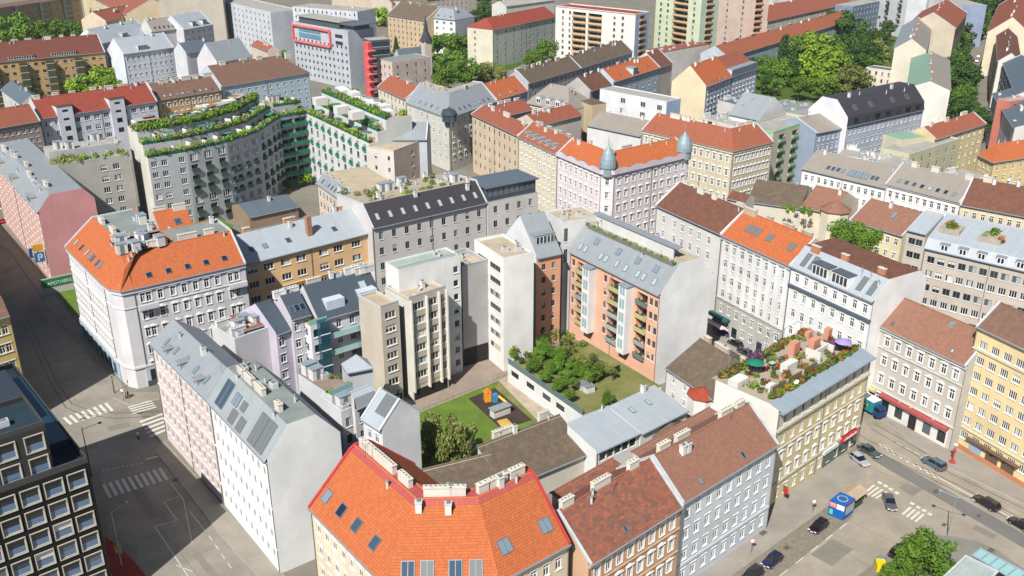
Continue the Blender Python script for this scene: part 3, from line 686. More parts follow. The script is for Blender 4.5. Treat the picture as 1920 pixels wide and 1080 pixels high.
B_T1b = hb('grey rendered courtyard wing with high passage beside the white tower block', [(866, 506), (915, 494)], 23, [('r', 9, 0)], (176, 174, 172), GRV, sym=False, oh=0, par=.8, cop=False)
B_T2 = hb('long white block with pale green flat roof in the centre courtyard', [(747, 509), (863, 480)], 27, [('r', 5.5, 0)], (230, 228, 224), flatm((168, 180, 172), (150, 160, 152)), sym=False, oh=0, par=.3, cop=False, front=W([.92], 8, k='m', w=1.2, h=1.5, off=2., fh=3.1))
B_T3 = hb('beige concrete wing with window bands and vertical white fins', [(767, 565), (836, 543)], 22.5, [('r', 8.5, 0)], (198, 188, 172), GRV, sym=False, oh=0, par=.5, cop=False, fw=(218, 214, 202), front=W(1, 0, extra=[(20.1-3.05*k, 1.6, w_, k_, [t_]) for k in range(6) for t_, w_, k_ in ((.23, 3.1, 'x'), (.61, 2.4, 'w'), (.885, 1.4, 'd'))]))
B_T4 = hb('narrow beige window strip wing in the shaded courtyard corner', [(714, 582), (748, 571)], 22.0, [('r', 8, 0)], (198, 188, 172), GRV, sym=False, oh=0, par=.5, cop=False, front=W([.5], 7, k='w', w=2.4, h=1.5, off=.8, fh=2.95))
B_DK = hb('white courtyard house with dark slate roof terraces and glass balustrades', [(598, 602), (722, 567)], 18.5, [((694, 503), .9, 1)], (206, 208, 216), DKS, front=W([.12, .3, .5, .68, .86], 5, k='c', w=1.1, h=1.9, off=.7, fh=3.5), chim=3, sky=[dict(ts=[.8], s=4, w=1.6, h=2)], cop=False)
B_DKT = hb('white stair tower with curved roof terrace in the shaded courtyard', [(582, 612), (614, 602)], 18, [('r', 7, 0)], (222, 222, 226), PAV, sym=False, oh=0, cop=False, left=W(2, 4, k='d', w=1.4, h=1.7, off=1, fh=3.4), front=W([.3], 4, k='m', w=1.2, h=1.8, off=1, fh=3.4))
B_SM = hb('small white gabled house with one large skylight beside the lawn', [(676, 786), (712, 809)], 18, [((767, 760), .95, 1)], (222, 222, 224), LGR, front=W(2, 4, k='c', off=1.1, fh=3.6), fw=(234, 234, 234), cop=True, sky=[dict(ts=[.62], s=2.2, w=2.6, h=3.6, var=4)])
# ======================= low courtyard roofs
hb('low weathered brown roof with two chimneys below the playground', [(952, 915), (1110, 849)], 5, [((1060, 773), .35, 1)], (210, 204, 190), MOSS, sym=False, cop=False, chim=2, name='outbuilding')
hb('low brown tiled roof beneath the birch tree', [(800, 955), (952, 915)], 5, [((857, 864), .35, 0)], (210, 204, 190), MOSS, sym=False, cop=False, name='outbuilding')
hb('low pale metal roofed annex with open windowed front between brown roofs', [(1122, 849), (1202, 812)], 7, [((1082, 785), .2, 0)], (222, 222, 218), LGR, sym=False, cop=False, name='outbuilding', front=W(5, 1, k='s', w=1.6, h=1.7, off=.6))
hb('pale metal shed roof with skylights reaching to the garden hedge', [(1205, 814), (1292, 770)], 7, [((1140, 762), .2, 0)], (222, 222, 218), LGR, sym=False, cop=False, name='outbuilding', sky=[dict(ts=[.25, .6], s=5, w=.9, h=1.6, var=3)])
hb('old white house with mossy roof and small tiled bay below the fire wall', [(1247, 690), (1340, 752)], 9, [((1300, 627), .55, 0)], (224, 222, 216), MOSS, sym=True, name='courtyard_house', front=W(4, 2, k='c', h=1.5, off=.9, fh=3.4), chim=3, trim=plain((178, 96, 74)), cop=False)
# ======================= dark modern office, yellow corner, left edge
B_MOD = hb('black office building with white framed windows in the bottom left corner', [(-170, 985), (165, 867)], 25, [((20, 690), 0, 1)], (34, 32, 30), flatm((36, 56, 68), (30, 46, 56)), sym=False, oh=0, par=.9, cop=False, fwc=plain((66, 68, 68)), front=W(7, 7, k='B', w=2.3, h=2.35, off=.9, fh=3.45, m=.3, fc=plain((214, 210, 196))))
B_YL = hb('dull yellow house with brown roof at the left edge behind the black office', [(-60, 615), (18, 592)], 23, [('r', 4, 2.2), ('r', 150, 0)], (206, 186, 120), BRN, sym=False, ang=(8.5, -8.5), front=W(5, 6, k='c', off=1.6, fh=3.7), cop=False)  # depth stretched along the unseen street side so its shadow covers the street
# ======================= far left and top left
hb('grey brown house with rusty brown roof at the left edge', [(-40, 247), (76, 227)], 20, [((0, 204), .8, 1)], (158, 146, 138), TERR, front=W(9, 5, k='c', off=1.4, fh=3.7))
B_WRED = hb('white house row with bright red roofs and two stair gables', [(76, 223), (295, 190)], 20, [((62, 185), .7, 0)], (200, 206, 216), RED, front=W(12, 5, k='w', w=2, h=1.7, off=1.2, fh=3.7), trim=plain((176, 74, 66)), chim=7)
hb('ochre house with brown roof beside the white red roofed row', [(296, 188), (415, 169)], 19, [((278, 158), .7, 0)], (206, 166, 112), BRN, front=W(10, 4, k='p', off=1.6, fh=4), chim=6, sky=[dict(n=9, s=1, w=.9, h=1.2)])
hb('pale blue house with brown hipped roof and orange stripe', [(415, 163), (581, 136)], 18, [((395, 123), .7, 0)], (182, 202, 216), BRN, hip=(0, 9), front=W(12, 4, k='c', off=2.2, fh=4), chim=4)
B_OCH = hb('long ochre block with red roof, dormers and stair towers', [(-30, 119), (197, 98)], 20, [((175, 65), .7, 1)], (190, 156, 108), tile((136, 82, 70), (110, 72, 62), .5, .3), front=W(16, 5, k='d', w=1.6, h=1.5, off=1.6, fh=3.5), chim=8, dorm=[dict(ts=[.3, .65], s=.5, w=11, h=1.6, wc=(120, 150, 150), rc=RED)])
B_BGE = hb('beige block with glazed stair shafts behind the trees at top left', [(-40, 20), (150, -6)], 22, [('r', 14, 0)], (176, 160, 132), BRN, sym=False, front=W(14, 6, k='d', off=1.2, fh=3.3, h=1.5))
hb('sunlit cream block with red eaves behind the ochre block', [(150, -16), (236, 28)], 22, [((262, -10), .5, 0)], (214, 198, 164), TERR, front=W(12, 6, k='d', off=1.2, fh=3.3, h=1.5))
hb('white house with pale blue metal roof and roof terrace beside the poplar', [(232, 102), (326, 89)], 20, [((215, 72), .8, 0)], (212, 218, 226), LGR, front=W(9, 5, k='c', off=1.6, fh=4), dorm=[dict(ts=[.4], s=1, w=5, h=2.2, wc=(180, 198, 214), rc=LGR)])
hb('white house with pale blue roof behind the poplar', [(190, 82), (282, 62)], 20, [((170, 53), .8, 0)], (214, 218, 222), LGR, front=W(6, 4), dorm=[dict(ts=[.5], s=1, w=4, h=2, wc=(190, 200, 214), rc=LGR)])
hb('small white house with orange tile roof in the yard', [(298, 134), (344, 128)], 9, [((308, 112), .5, 0)], (212, 212, 208), ORGM, front=W(4, 2, k='d'), name='courtyard_house')
hb('taupe roofed studio with row of upright windows', [(285, 60), (345, 53)], 22, [((272, 36), .9, 0)], (196, 196, 194), TAUP, sky=[dict(n=6, s=1.6, w=1, h=1.6, var=2)])
hb('white attic block with glass lantern beside the beige hall', [(345, 56), (400, 46)], 22, [((330, 28), .8, 0)], (206, 208, 210), LGR, front=W(5, 3), dorm=[dict(ts=[.4, .75], s=1, w=3, h=2.4, wc=(200, 206, 212), rc=SLT)])
hb('big blank beige hall at the top edge', [(296, -12), (416, -14)], 34, [('r', 20, 0)], (186, 178, 164), CONC, sym=False, oh=0, cop=False)
hb('white pointed gable house behind the brown hipped roof', [(408, 118), (472, 106)], 16, [((425, 74), 1.1, 0)], (204, 200, 206), GRY, cop=False)
hb('white office block with dark attic storey at the top', [(405, 0), (507, 24)], 27, [('r', 18, 0)], (196, 200, 204), CONC, sym=False, oh=0, par=.4, cop=False, front=W(13, 7, k='m', w=1.2, h=1.5, off=1.6, fh=3.3, fc=GREYF), fw=(180, 184, 190))
B_PNK = hb('pale office block with pink framed bay window and red stair', [(548, 42), (652, 60)], 28, [('r', 16, 0)], (180, 185, 192), CONC, sym=False, oh=0, par=.4, cop=False, front=W(13, 6, k='m', w=1.3, h=1.5, off=7.2, fh=3.4, fc=GREYF), fw=(180, 186, 194))
hb('plain pinkish grey house with flat grey roof below the red stair', [(735, 118), (807, 107)], 17, [('r', 12, 0)], (190, 174, 164), BIT, sym=False, oh=0, par=.3, cop=False, front=W(4, 4, k='d', off=1.5, fh=3.8), left=W(3, 4, k='d', off=1.5, fh=3.8), fw=(206, 188, 176))
hb('tan house with many small windows at the top', [(725, 28), (798, 39)], 21, [((745, 3), .6, 0)], (200, 178, 146), MOSS, front=W(9, 6, k='d', h=1.5, off=1.4, fh=3.2), chim=3, chimc=(160, 110, 90))
hb('white house with grey mansard next to the church spire', [(797, 32), (853, 38)], 22, [((808, 13), 1, 0), ('r', 4, 0)], WH, GRY, hip=(0, 5), front=W(4, 6, k='w', w=2, h=1.5, off=1.2, fh=3.3), fw=(190, 192, 196), cop=False, sky=[dict(n=4, s=1.4)])
B_RH = hb('beige housing block with red hipped roof above the trees', [(925, 56), (1045, 31)], 21, [((960, 24), .55, 0)], (190, 196, 184), RED, hip=(6, 0), fw=(214, 208, 188), front=W(8, 6, k='d', off=1.4, fh=3.3, h=1.5, w=1.3), left=W([.3], 6, k='d', off=1.4, fh=3.3, h=1.4), cop=False)
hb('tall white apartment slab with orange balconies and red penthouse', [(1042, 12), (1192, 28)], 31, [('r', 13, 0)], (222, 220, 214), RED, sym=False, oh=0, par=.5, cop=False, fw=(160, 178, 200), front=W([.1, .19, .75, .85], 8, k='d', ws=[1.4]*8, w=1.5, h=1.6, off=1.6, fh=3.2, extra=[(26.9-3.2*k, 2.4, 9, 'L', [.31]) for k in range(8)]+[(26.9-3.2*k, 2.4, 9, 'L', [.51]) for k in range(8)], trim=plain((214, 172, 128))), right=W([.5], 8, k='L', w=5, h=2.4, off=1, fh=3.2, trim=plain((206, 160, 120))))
hb('pale green apartment tower with orange balconies', [(1231, -14), (1316, -2)], 38, [('r', 13, 0)], (204, 214, 184), CONC, sym=False, oh=0, cop=False, fw=(176, 196, 178), front=W([.12, .28, .86], 10, k='d', w=1.6, h=1.6, off=1.6, fh=3.2, extra=[(33.9-3.2*k, 2.4, 11, 'L', [.57]) for k in range(10)], trim=plain((214, 172, 128))), right=W([.5], 10, k='L', w=5, h=2.4, off=1, fh=3.2, trim=plain((206, 160, 120))))
hb('pink apartment tower with balconies at the top right of the centre', [(1350, -24), (1408, -14)], 38, [('r', 13, 0)], (216, 192, 178), CONC, sym=False, oh=0, cop=False, front=W([.3, .8], 10, k='d', w=1.6, h=1.6, off=1.6, fh=3.2), right=W([.5], 10, k='L', w=5, h=2.4, off=1, fh=3.2, trim=plain((206, 160, 120))))
hb('very long housing block with orange red roof above the park', [(1365, 108), (1640, 25)], 14, [((1440, 59), .6, 0)], (178, 190, 200), ORGM, front=W(30, 3, k='d', off=1.4, fh=3.4, h=1.5), chim=12, chimc=(170, 110, 90), right=W(2, 3, k='d', off=1.4, fh=3.4))
hb('long brown roofed row, nearer half', [(992, 157), (1090, 128)], 17, [((960, 135), .75, 0)], (176, 180, 184), MOSS, front=W(12, 4, k='d'), chim=6, trim=plain((170, 92, 84)))
hb('long brown roofed row, farther half below the white slab', [(1090, 128), (1187, 97)], 17, [((1157, 78), .75, 1)], (176, 180, 184), MOSS, front=W(12, 4, k='d'), chim=6, trim=plain((170, 92, 84)))
hb('small orange roofed house beside the grey mansard corner', [(932, 188), (991, 170)], 18, [((910, 157), .8, 0)], (150, 164, 190), ORG, front=W(6, 4), sky=[dict(n=5, s=1.2)])
B_GM = hb('grey mansard corner house with glass turret', [(760, 192), (842, 221), (932, 190)], 20, [((784, 155), .95, 0), ('r', 2, 0)], (206, 204, 196), GRY, rcf=CONC, front=[W(7, 4, k='c', off=1.5, fh=4.2), W(8, 4, k='p', off=1.5, fh=4.2, h=2)], sky=[dict(n=6, s=1.4, w=.9), dict(n=8, s=1.4, i=1, w=.9)], chim=5, cornice=.5)
hb('cream house with faded orange roof left of the grey mansard corner', [(707, 163), (759, 187)], 18, [((745, 147), .7, 0)], (214, 204, 190), ORGM, front=W(7, 4, k='d'), chim=2, chimc=(170, 110, 90))
# ======================= curved terrace building
TW = (150, 156, 160)
B_TL = hb('grey rear wing with blank wall below the terrace gardens', [(102, 313), (243, 292)], 24, [('r', 5, 0), ('r', 0, 3), ('r', 8, 0)], (176, 174, 164), [CONC, wallm((176, 178, 180)), CONC], sym=False, oh=0, cop=False, front=W([.63, .8], 7, k='w', w=1.8, h=1.7, off=1.6, fh=3.3), par=.6)
B_TC = hb('curved grey terrace building with stacked roof gardens and recessed balconies', [(277, 297), (350, 285), (425, 268), (482, 249), (524, 222)], 24, [('r', 3, 0), ('r', 0, 3.2), ('r', 3.6, 0), ('r', 0, 3.2), ('r', 9, 0)], (178, 181, 184),
  [PAV, wallm((186, 188, 188)), PAV, wallm((186, 188, 188)), PAV], sym=False, oh=0, cop=False, fw=(216, 214, 202),
  front=[W([.14, .4, .85], 7, k='w', w=1.7, h=1.7, off=1.2, fh=3.3), W([.15, .5, .85], 7, k='L', kinds=['w', 'L', 'L', 'L', 'w', 'L', 'L'], w=2.3, h=2.2, off=.9, fh=3.3, trim=plain((72, 92, 84))), W([.14, .32, .6, .88], 7, k='w', kinds=['w', 'w', 'L', 'L', 'L', 'w', 'w'], w=1.8, h=1.8, off=1.2, fh=3.3, trim=plain((72, 92, 84))), W([.2, .45, .7, .9], 7, k='L', kinds=['w', 'L', 'L', 'w', 'L', 'L', 'w'], w=2.3, h=2.1, off=.9, fh=3.3, trim=plain((64, 86, 78)))])
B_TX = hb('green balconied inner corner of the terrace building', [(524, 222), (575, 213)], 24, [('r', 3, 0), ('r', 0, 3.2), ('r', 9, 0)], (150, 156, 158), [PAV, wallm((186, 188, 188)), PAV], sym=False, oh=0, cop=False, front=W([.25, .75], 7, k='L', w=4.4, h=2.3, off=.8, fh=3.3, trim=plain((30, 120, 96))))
B_TR = hb('white wing of the terrace building with teal balcony rails', [(575, 213), (692, 269)], 24, [('r', 3, 0), ('r', 0, 3.2), ('r', 3, 0), ('r', 0, 3.2), ('r', 9, 0)], (214, 214, 212), [PAV, wallm((206, 206, 204)), PAV, wallm((206, 206, 204)), PAV], sym=False, oh=0, cop=False, fw=(190, 192, 188),
  front=W(9, 7, k='L', kinds=['L', 'd', 'L', 'd', 'L', 'd', 'L'], w=1.8, h=1.9, off=1., fh=3.3, trim=plain((30, 130, 110))))
hb('small orange roofed rear wing beside the curved terrace building', [(304, 443), (366, 431)], 22, [((281, 399), .8, 0)], (190, 190, 194), ORG, chim=2, cop=False, sky=[dict(ts=[.6], s=2.4, w=1.5, h=1.6, var=0)])
# ======================= middle
hb('beige office house with grey sloping window strip and wide gravel roof', [(592, 343), (656, 388)], 17, [((603, 321), 1.0, 0), ('r', 13, 0)], (212, 196, 184), GRY, rcf=GRV, sym=False, front=W(9, 4, k='d', off=1.6, fh=3.4), sky=[dict(n=9, s=.8, w=.7, h=1.4)], cop=False)
hb('beige blank stair tower with flat roof in the middle distance', [(738, 285), (800, 262)], 23, [('r', 10, 0)], (206, 186, 170), GRV, sym=False, oh=0, par=.5, cop=False, fw=(214, 206, 196), left=W([.3, .8], 5, k='m', off=1.6, fh=3.6, h=1.5, w=1), front=W([.55], 5, k='m', off=1.6, fh=3.6, h=1.5, w=1))
hb('grey metal roofed house with folded slopes behind the terrace wing', [(690, 262), (800, 262)], 24, [((720, 228), .5, 0)], (190, 194, 198), GRY, cop=True)
B_TAN = hb('tan house with rust red roof left of the cream dormered house', [(883, 214), (970, 255)], 21, [((908, 197.5), .55, 0)], (212, 192, 166), TERR, front=W(9, 5, k='d', off=1.4, fh=3.7, w=1, h=1.8), trim=plain((184, 92, 78)), chim=3)
hb('cream house with orange roof and five grey dormers', [(970, 256), (1043, 290)], 21, [((994, 227), .75, 0)], (220, 208, 182), ORGM, front=W(8, 5, k='p', off=1.4, fh=3.8), dorm=[dict(n=5, s=1.2, w=2., h=1.4, wc=(170, 178, 186), rc=GRY)], chim=4, cornice=.5)
B_PKC = hb('pale pink ornate corner house with wavy parapet, orange roofs and grey onion turrets', [(1043, 289), (1126, 324), (1152, 325), (1293, 292)], 24, [((1075.6, 258.6), .7, 0)], (226, 214, 217), ORG,
  front=[W(8, 6, k='p', off=1.6, fh=3.9, w=1, h=2), W([.5], 6, k='p', off=1.6, fh=3.9), W(10, 6, k='p', off=1.6, fh=3.9, w=1.05, h=2)], cornice=.5, chim=4)
B_BC = hb('beige ornate corner house with wide weathered orange roof', [(1203, 244), (1375, 284), (1451, 266)], 22, [((1237, 213), .6, 0)], (208, 196, 168), [ORGM, ORGM], front=[W(14, 5, k='p', off=1.8, fh=4.1, h=2), W(9, 5, k='p', off=1.8, fh=4.1, h=2)], cornice=.8, chim=7)
B_GB = hb('house with pale green balcony bands behind the beige corner house', [(1450, 252), (1531, 226)], 21, [('r', 12, 0)], (196, 190, 170), CONC, sym=False, oh=0, par=.9, fwc=plain((142, 186, 150)), cop=False, front=W([.2, .5, .8], 6, k='L', w=3.4, h=2.3, off=.9, fh=3.3, trim=plain((142, 180, 146))))
hb('grey roofed pale blue house between green balconies and black mansard', [(1532, 250), (1589, 239)], 20, [((1528, 214), .35, 0)], (150, 164, 184), TAUP, front=W(6, 4, k='c'))
B_BM = hb('pale blue white house with black mansard roof and white gable', [(1590, 238), (1733, 206)], 21, [('r', .6, 3.2), ((1572, 186), 1.0, 0), ('r', 3, 0)], (186, 194, 208), [plain((60, 62, 66)), BLK, BLK, BLK, BLK, BLK], fw=(222, 222, 224), front=W(16, 4, k='c', off=1.2, fh=4.0), dorm=None, sky=[dict(ts=[.14, .34, .62, .82], s=1.8, w=1.8, h=2.2, k=1, var=0)], cop=False)
B_MFW = hb('blank white fire wall house with green and taupe roof along the tree lined street', [(1709, 108), (1700, 165)], 21, [((1744, 160), .4, 1)], (206, 204, 190), GRN, rcb=TAUP, fw=(216, 214, 206), cop=False, chim=3, chimc=(190, 110, 90))
hb('cream gabled house with old brown roofs behind the green roof', [(1692, 48), (1675, 92)], 23, [((1710, 73), .7, 1)], (214, 200, 172), GRY, rcb=TAUP, fw=(214, 206, 188), cop=False, chim=4, chimc=(180, 110, 90))
hb('low cream house with dark roof terrace at the park edge', [(1624, 127), (1688, 136)], 12, [('r', 8, 0)], (220, 210, 192), SLT, sym=False, oh=0, par=.3, front=W(5, 3, k='d', off=1, fh=3.4), cop=False)
hb('old rooftops with red chimneys at the top of the right street', [(1730, 20), (1700, 48)], 24, [((1735, 40), .6, 1)], (200, 188, 168), TERR, chim=5, chimc=(180, 110, 90))
hb('white modern block with blue shaded side at the top right', [(1712, -12), (1797, 10)], 25, [('r', 18, 0)], (220, 222, 224), CONC, sym=False, oh=0, cop=False, fw=(150, 164, 190))  # fw: shade of the side face put into the wall colour as blue
hb('white block with balconies at the top right', [(1645, -12), (1702, 0)], 24, [('r', 14, 0)], (214, 216, 218), CONC, sym=False, oh=0, cop=False, front=W([.4, .8], 5, k='L', w=4, h=2.2, off=1, fh=3.3))
# right top
B_YST = hb('yellow street house with brown gabled roof at the top right corner', [(1872, 10), (1850, 62)], 22, [((1903, 18), .8, 0)], (222, 204, 158), TERR, front=W(10, 5, k='c', off=1.4), fw=(220, 208, 180))
hb('brown roofed cream house in front of the yellow street house', [(1868, 66), (1870, 116)], 22, [((1893, 71), .8, 0)], (206, 188, 150), DBR, front=W(8, 5, k='c', off=1.4), fw=(220, 216, 206), trim=plain((170, 80, 74)))
hb('grey blue metal roof house with terraces at the right edge', [(1880, 118), (1905, 180)], 22, [((1925, 120), .6, 0)], (196, 196, 196), SLT, front=W(8, 5, k='L', w=2, h=2, off=1, fh=3.4, trim=GREYF))
hb('salmon red building with balconies at the right edge', [(1893, 192), (1990, 176)], 22, [('r', 5, 0)], (200, 124, 106), CONC, sym=False, oh=0, cop=False, front=W(4, 6, k='L', w=3, h=2.2, off=1, fh=3.4, trim=GREYF), par=.4)
# mid right
hb('white house with pale grey roof and long roof window group', [(1502, 316), (1660, 353)], 18, [((1560, 287), .55, 0)], WH, TAUP, front=W(12, 4, k='c', off=1.4), sky=[dict(ts=[.28, .34, .4, .46, .8, .85], s=2, w=1, h=1.6), dict(ts=[.56, .64, .72], s=1.4, w=2, h=2.6, var=1)], cop=False)
hb('white house with taupe metal roof above the red clay roofs', [(1660, 345), (1800, 380)], 19, [((1692, 305), .6, 0)], WH, TAUP, front=W(10, 4, k='p', off=1.6), sky=[dict(n=8, s=1.6, w=1, h=1.4)], chim=3, cornice=.4)
hb('cream house with dark red speckled roof and satellite dishes', [(1800, 384), (1960, 414)], 20, [((1832, 335), .65, 0)], (214, 200, 170), DBR, front=W(9, 4, k='c', off=1.4), dish=3, chim=3)
hb('low cream wing with rust red roof beside the garden tree', [(1592, 413), (1692, 443)], 13, [((1597, 362), .5, 0)], (220, 208, 176), PINK, front=W(6, 3, k='c', off=1.2, fh=3.8), sky=[dict(ts=[.6], s=5, w=1.2, h=2.6, var=1)])
hb('low red roofed wing left of the turret', [(1500, 388), (1560, 402)], 13, [((1527, 347), .5, 0)], (214, 204, 180), PINK, cop=False)
hb('grey weathered roof annex in the courtyard left of the red wings', [(1400, 378), (1500, 392)], 11, [((1410, 335), .35, 0)], (206, 200, 184), MOSS, cop=False, name='outbuilding')
hb('small rust roof behind the weathered brown roof', [(1362, 372), (1397, 380)], 20, [((1337, 350), .5, 0)], (214, 206, 196), DBR, name='courtyard_house', cop=False)
B_GBG = hb('large grey beige house with metal roof terraces behind the ornate beige house', [(1733, 465), (1990, 524)], 21, [('r', 1.2, 2.2), ((1790, 402), .25, 0)], (194, 184, 172), LGR, sym=False, front=W(12, 6, k='d', off=1.6, fh=3.4, h=1.6, w=1.6, kinds=['d', 'w', 'd', 'w', 'd', 'w']), trim=plain((88, 98, 104)), dorm=[dict(n=6, s=.2, w=1.8, h=1.7, k=0, wc=(214, 214, 212), rc=GRY)], cop=False)
B_GBL = hb('narrow grey beige wing joining the red clay roof', [(1700, 431), (1736, 440)], 21, [((1722, 390), .3, 0)], (194, 184, 172), LGR, sym=False, front=W(2, 6, k='d', off=1.6, fh=3.4, h=1.6, w=1.6), cop=False)
hb('greenish beige house with planted balcony at mid right', [(1705, 292), (1800, 262)], 18, [('r', 10, 0)], (196, 192, 160), CONC, sym=False, oh=0, par=.5, front=W(6, 4, k='d', off=1.4), cop=False)
hb('small house with pale green flat roof at mid right', [(1690, 262), (1735, 256)], 20, [('r', 8, 0)], (206, 200, 176), seam((140, 176, 150)), sym=False, oh=0, cop=False)
hb('terracotta roofed house at mid right below the street trees', [(1755, 262), (1850, 232)], 19, [((1740, 236), .6, 0)], (214, 196, 150), ORGM, front=W(8, 4), chim=3)
hb('yellow house with brown and new orange roof at the right edge', [(1832, 290), (1862, 305), (1960, 290)], 20, [((1858, 262), .6, 0)], (220, 196, 140), ORG, front=[W(3, 4), W(6, 4)], cop=False)
# centre top
B_CG = hb('cream gabled house with orange roof and pale blue front', [(1326, 163), (1374, 144)], 23, [((1302, 120), .95, 0)], (184, 196, 212), ORG, fw=(220, 206, 174), cop=False, front=W(7, 5, k='p', off=1.6, fh=4), sky=[dict(n=8, s=.8, w=.7, h=1)])
hb('pale blue fronted house with grey roof terrace beside the orange gable', [(1374, 144), (1421, 128)], 23, [('r', .4, 2.6), ('r', 3, .2), ((1360, 102), .6, 0)], (184, 196, 212), [SLT, GRY, TERR, TERR, GRY, GRY], cop=False, front=W(7, 5, k='p', off=1.6, fh=4))
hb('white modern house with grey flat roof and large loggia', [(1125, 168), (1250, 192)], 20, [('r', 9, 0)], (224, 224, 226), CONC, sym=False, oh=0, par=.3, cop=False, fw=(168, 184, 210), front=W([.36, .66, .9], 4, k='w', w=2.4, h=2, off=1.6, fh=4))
hb('taupe roofed white house below the white modern house', [(1100, 235), (1200, 256)], 18, [((1116, 206), .5, 0)], (214, 214, 214), TAUP, cop=False)
hb('small blank beige tower between grey and taupe roofs', [(1084, 187), (1111, 197)], 21, [('r', 6, 0)], (196, 176, 146), MOSS, sym=False, oh=0, cop=False)
B_DM = hb('cream house with dark grey mansard and white dormers', [(985, 193), (1066, 209)], 19, [((1042, 158), .8, 1)], (206, 196, 176), TAUP, hip=(5, 7), dorm=[dict(ts=[.28, .5, .72], s=1, w=2.2, h=2, wc=(224, 224, 224), rc=GRY, kind='arch')], front=W(7, 4), cop=False)
hb('pale blue house with bright orange roof left of the cream gable', [(1152, 154), (1238, 127)], 20, [((1127, 130), .75, 0)], (184, 200, 212), ORG, front=W(7, 4), chim=2, dorm=[dict(ts=[.45], s=.3, w=4, h=3, wc=(190, 206, 220), rc=GRY)], sky=[dict(ts=[.2, .8], s=2)])
hb('dark brown roof left of the bright orange roof', [(1108, 172), (1152, 156)], 19, [((1097, 142), .75, 0)], (180, 176, 172), DBR, chim=2)
hb('brown roofed narrow house right of the bright orange roof', [(1238, 127), (1262, 119)], 20, [((1222, 96), .75, 0)], (206, 196, 180), DBR)
hb('rust red rear roof behind the tan house', [(930, 222), (1000, 206)], 19, [((945, 194), .6, 0)], (206, 196, 186), TERR, chim=4, cop=False)
hb('rust red roof with white chimneys behind the cream dormered house', [(1010, 236), (1092, 216)], 19, [((1000, 212), .5, 0)], (206, 196, 186), TERR, chim=4, cop=False)
# ======================= ground, streets, courts
def gp(name, pts, z, m, kerb=0, kind='structure', label=None, cat=None, group=None):
    b = MB(); q = [XY(P(p, z)) for p in pts]
    ar = sum(q[i].x*q[(i+1) % len(q)].y-q[(i+1) % len(q)].x*q[i].y for i in range(len(q)))
    if ar < 0: q = q[::-1]
    b.poly([p+Vector((0, 0, z)) for p in q], m)
    if kerb:
        km = plain((186, 180, 170))
        for i in range(len(q)):
            a, c = q[i], q[(i+1) % len(q)]; b.poly([a+Vector((0, 0, z-kerb)), c+Vector((0, 0, z-kerb)), c+Vector((0, 0, z)), a+Vector((0, 0, z))], km)
    o = b.build(name, origin=(sum(q, Vector())/len(q))*1.0); return tag(o, label, cat, group, kind)
ROAD = flatm((162, 152, 136), (134, 127, 116), .6, .92, .14); ROADD = flatm((120, 118, 114), (108, 106, 104), .5, .92, .12); PAVE = flatm((156, 149, 138), (136, 130, 120), .8, .9, .14)
COBB = flatm((140, 132, 116), (112, 106, 94), 6, .95, .4); GRASS = flatm((104, 128, 52), (82, 106, 42), .9, .95, .3); DRYG = flatm((134, 126, 84), (92, 110, 50), 1, .95, .3); MARK = plain((206, 202, 190), .8); SOIL = flatm((74, 62, 56), (58, 50, 46)); SAND = flatm((206, 166, 84), (190, 150, 76))
GRND = flatm((134, 128, 116), (112, 110, 100), .3, .95, .15)
g = MB(); g.poly([(-3000, -200, 0), (3000, -200, 0), (3000, 5000, 0), (-3000, 5000, 0)], GRND)
tag(g.build('ground', origin=(0, 0, 0)), kind='structure')
gp('road', [(-300, 380), (0, 330), (0, 440), (95, 565), (215, 700), (300, 835), (420, 990), (700, 1300), (100, 1500), (-500, 1100)], .03, flatm((150, 143, 132), (122, 118, 110), .6, .92, .14))
gp('road', [(1150, 1400), (1475, 1020), (1600, 905), (1640, 800), (1300, 560), (1350, 560), (2100, 1000), (2300, 1300), (1700, 1600)], .03, ROAD)
gp('road', [(1290, 500), (1350, 560), (1700, 800), (1640, 860), (1300, 640), (1200, 560)], .034, ROAD)
gp('road', [(1735, 215), (1790, 235), (1840, 100), (1880, -40), (1800, -40)], .03, flatm((140, 134, 124), (124, 120, 112), .5))
gp('pavement', [(1160, 1240), (1330, 1108), (1440, 1030), (1560, 943), (1604, 905), (1622, 896), (1624, 880), (1606, 866), (1590, 850), (1500, 880), (1200, 1100)], .15, PAVE, .12)
gp('parking_strip', [(1330, 1109), (1440, 1031), (1560, 944), (1600, 968), (1462, 1080), (1400, 1140)], .04, COBB)
gp('pavement', [(1590, 745), (1640, 775), (1762, 868), (1925, 947), (2100, 1030), (2100, 960), (1925, 905), (1780, 840), (1660, 780), (1500, 690), (1480, 700)], .15, PAVE, .12)
gp('pavement', [(1350, 640), (1462, 690), (1520, 680), (1400, 590), (1340, 570)], .14, PAVE, .1)
gp('tram_lane', [(1635, 862), (1925, 1031), (1925, 1004), (1650, 848)], .038, ROADD)
gp('pavement', [(1692, 1012), (1720, 1000), (1790, 1006), (1830, 1014), (1870, 1032), (1925, 1070), (2000, 1200), (1560, 1250), (1580, 1150)], .15, flatm((138, 134, 126), (120, 118, 110), .8), .12)
gp('parking_strip', [(1692, 1012), (1660, 1040), (1600, 1085), (1560, 1140), (1600, 1150), (1700, 1040)], .042, COBB)
gp('pavement', [(-60, 425), (18, 470), (60, 530), (100, 590), (160, 655), (205, 704), (214, 722), (212, 745), (240, 758), (300, 748), (305, 735), (240, 735), (140, 600), (60, 500), (-40, 380)], .15, flatm((150, 142, 128), (132, 126, 114), .8), .12)
gp('pavement', [(292, 847), (412, 1002), (476, 1072), (560, 1180), (620, 1180), (520, 1060), (310, 828), (300, 828)], .15, PAVE, .12)
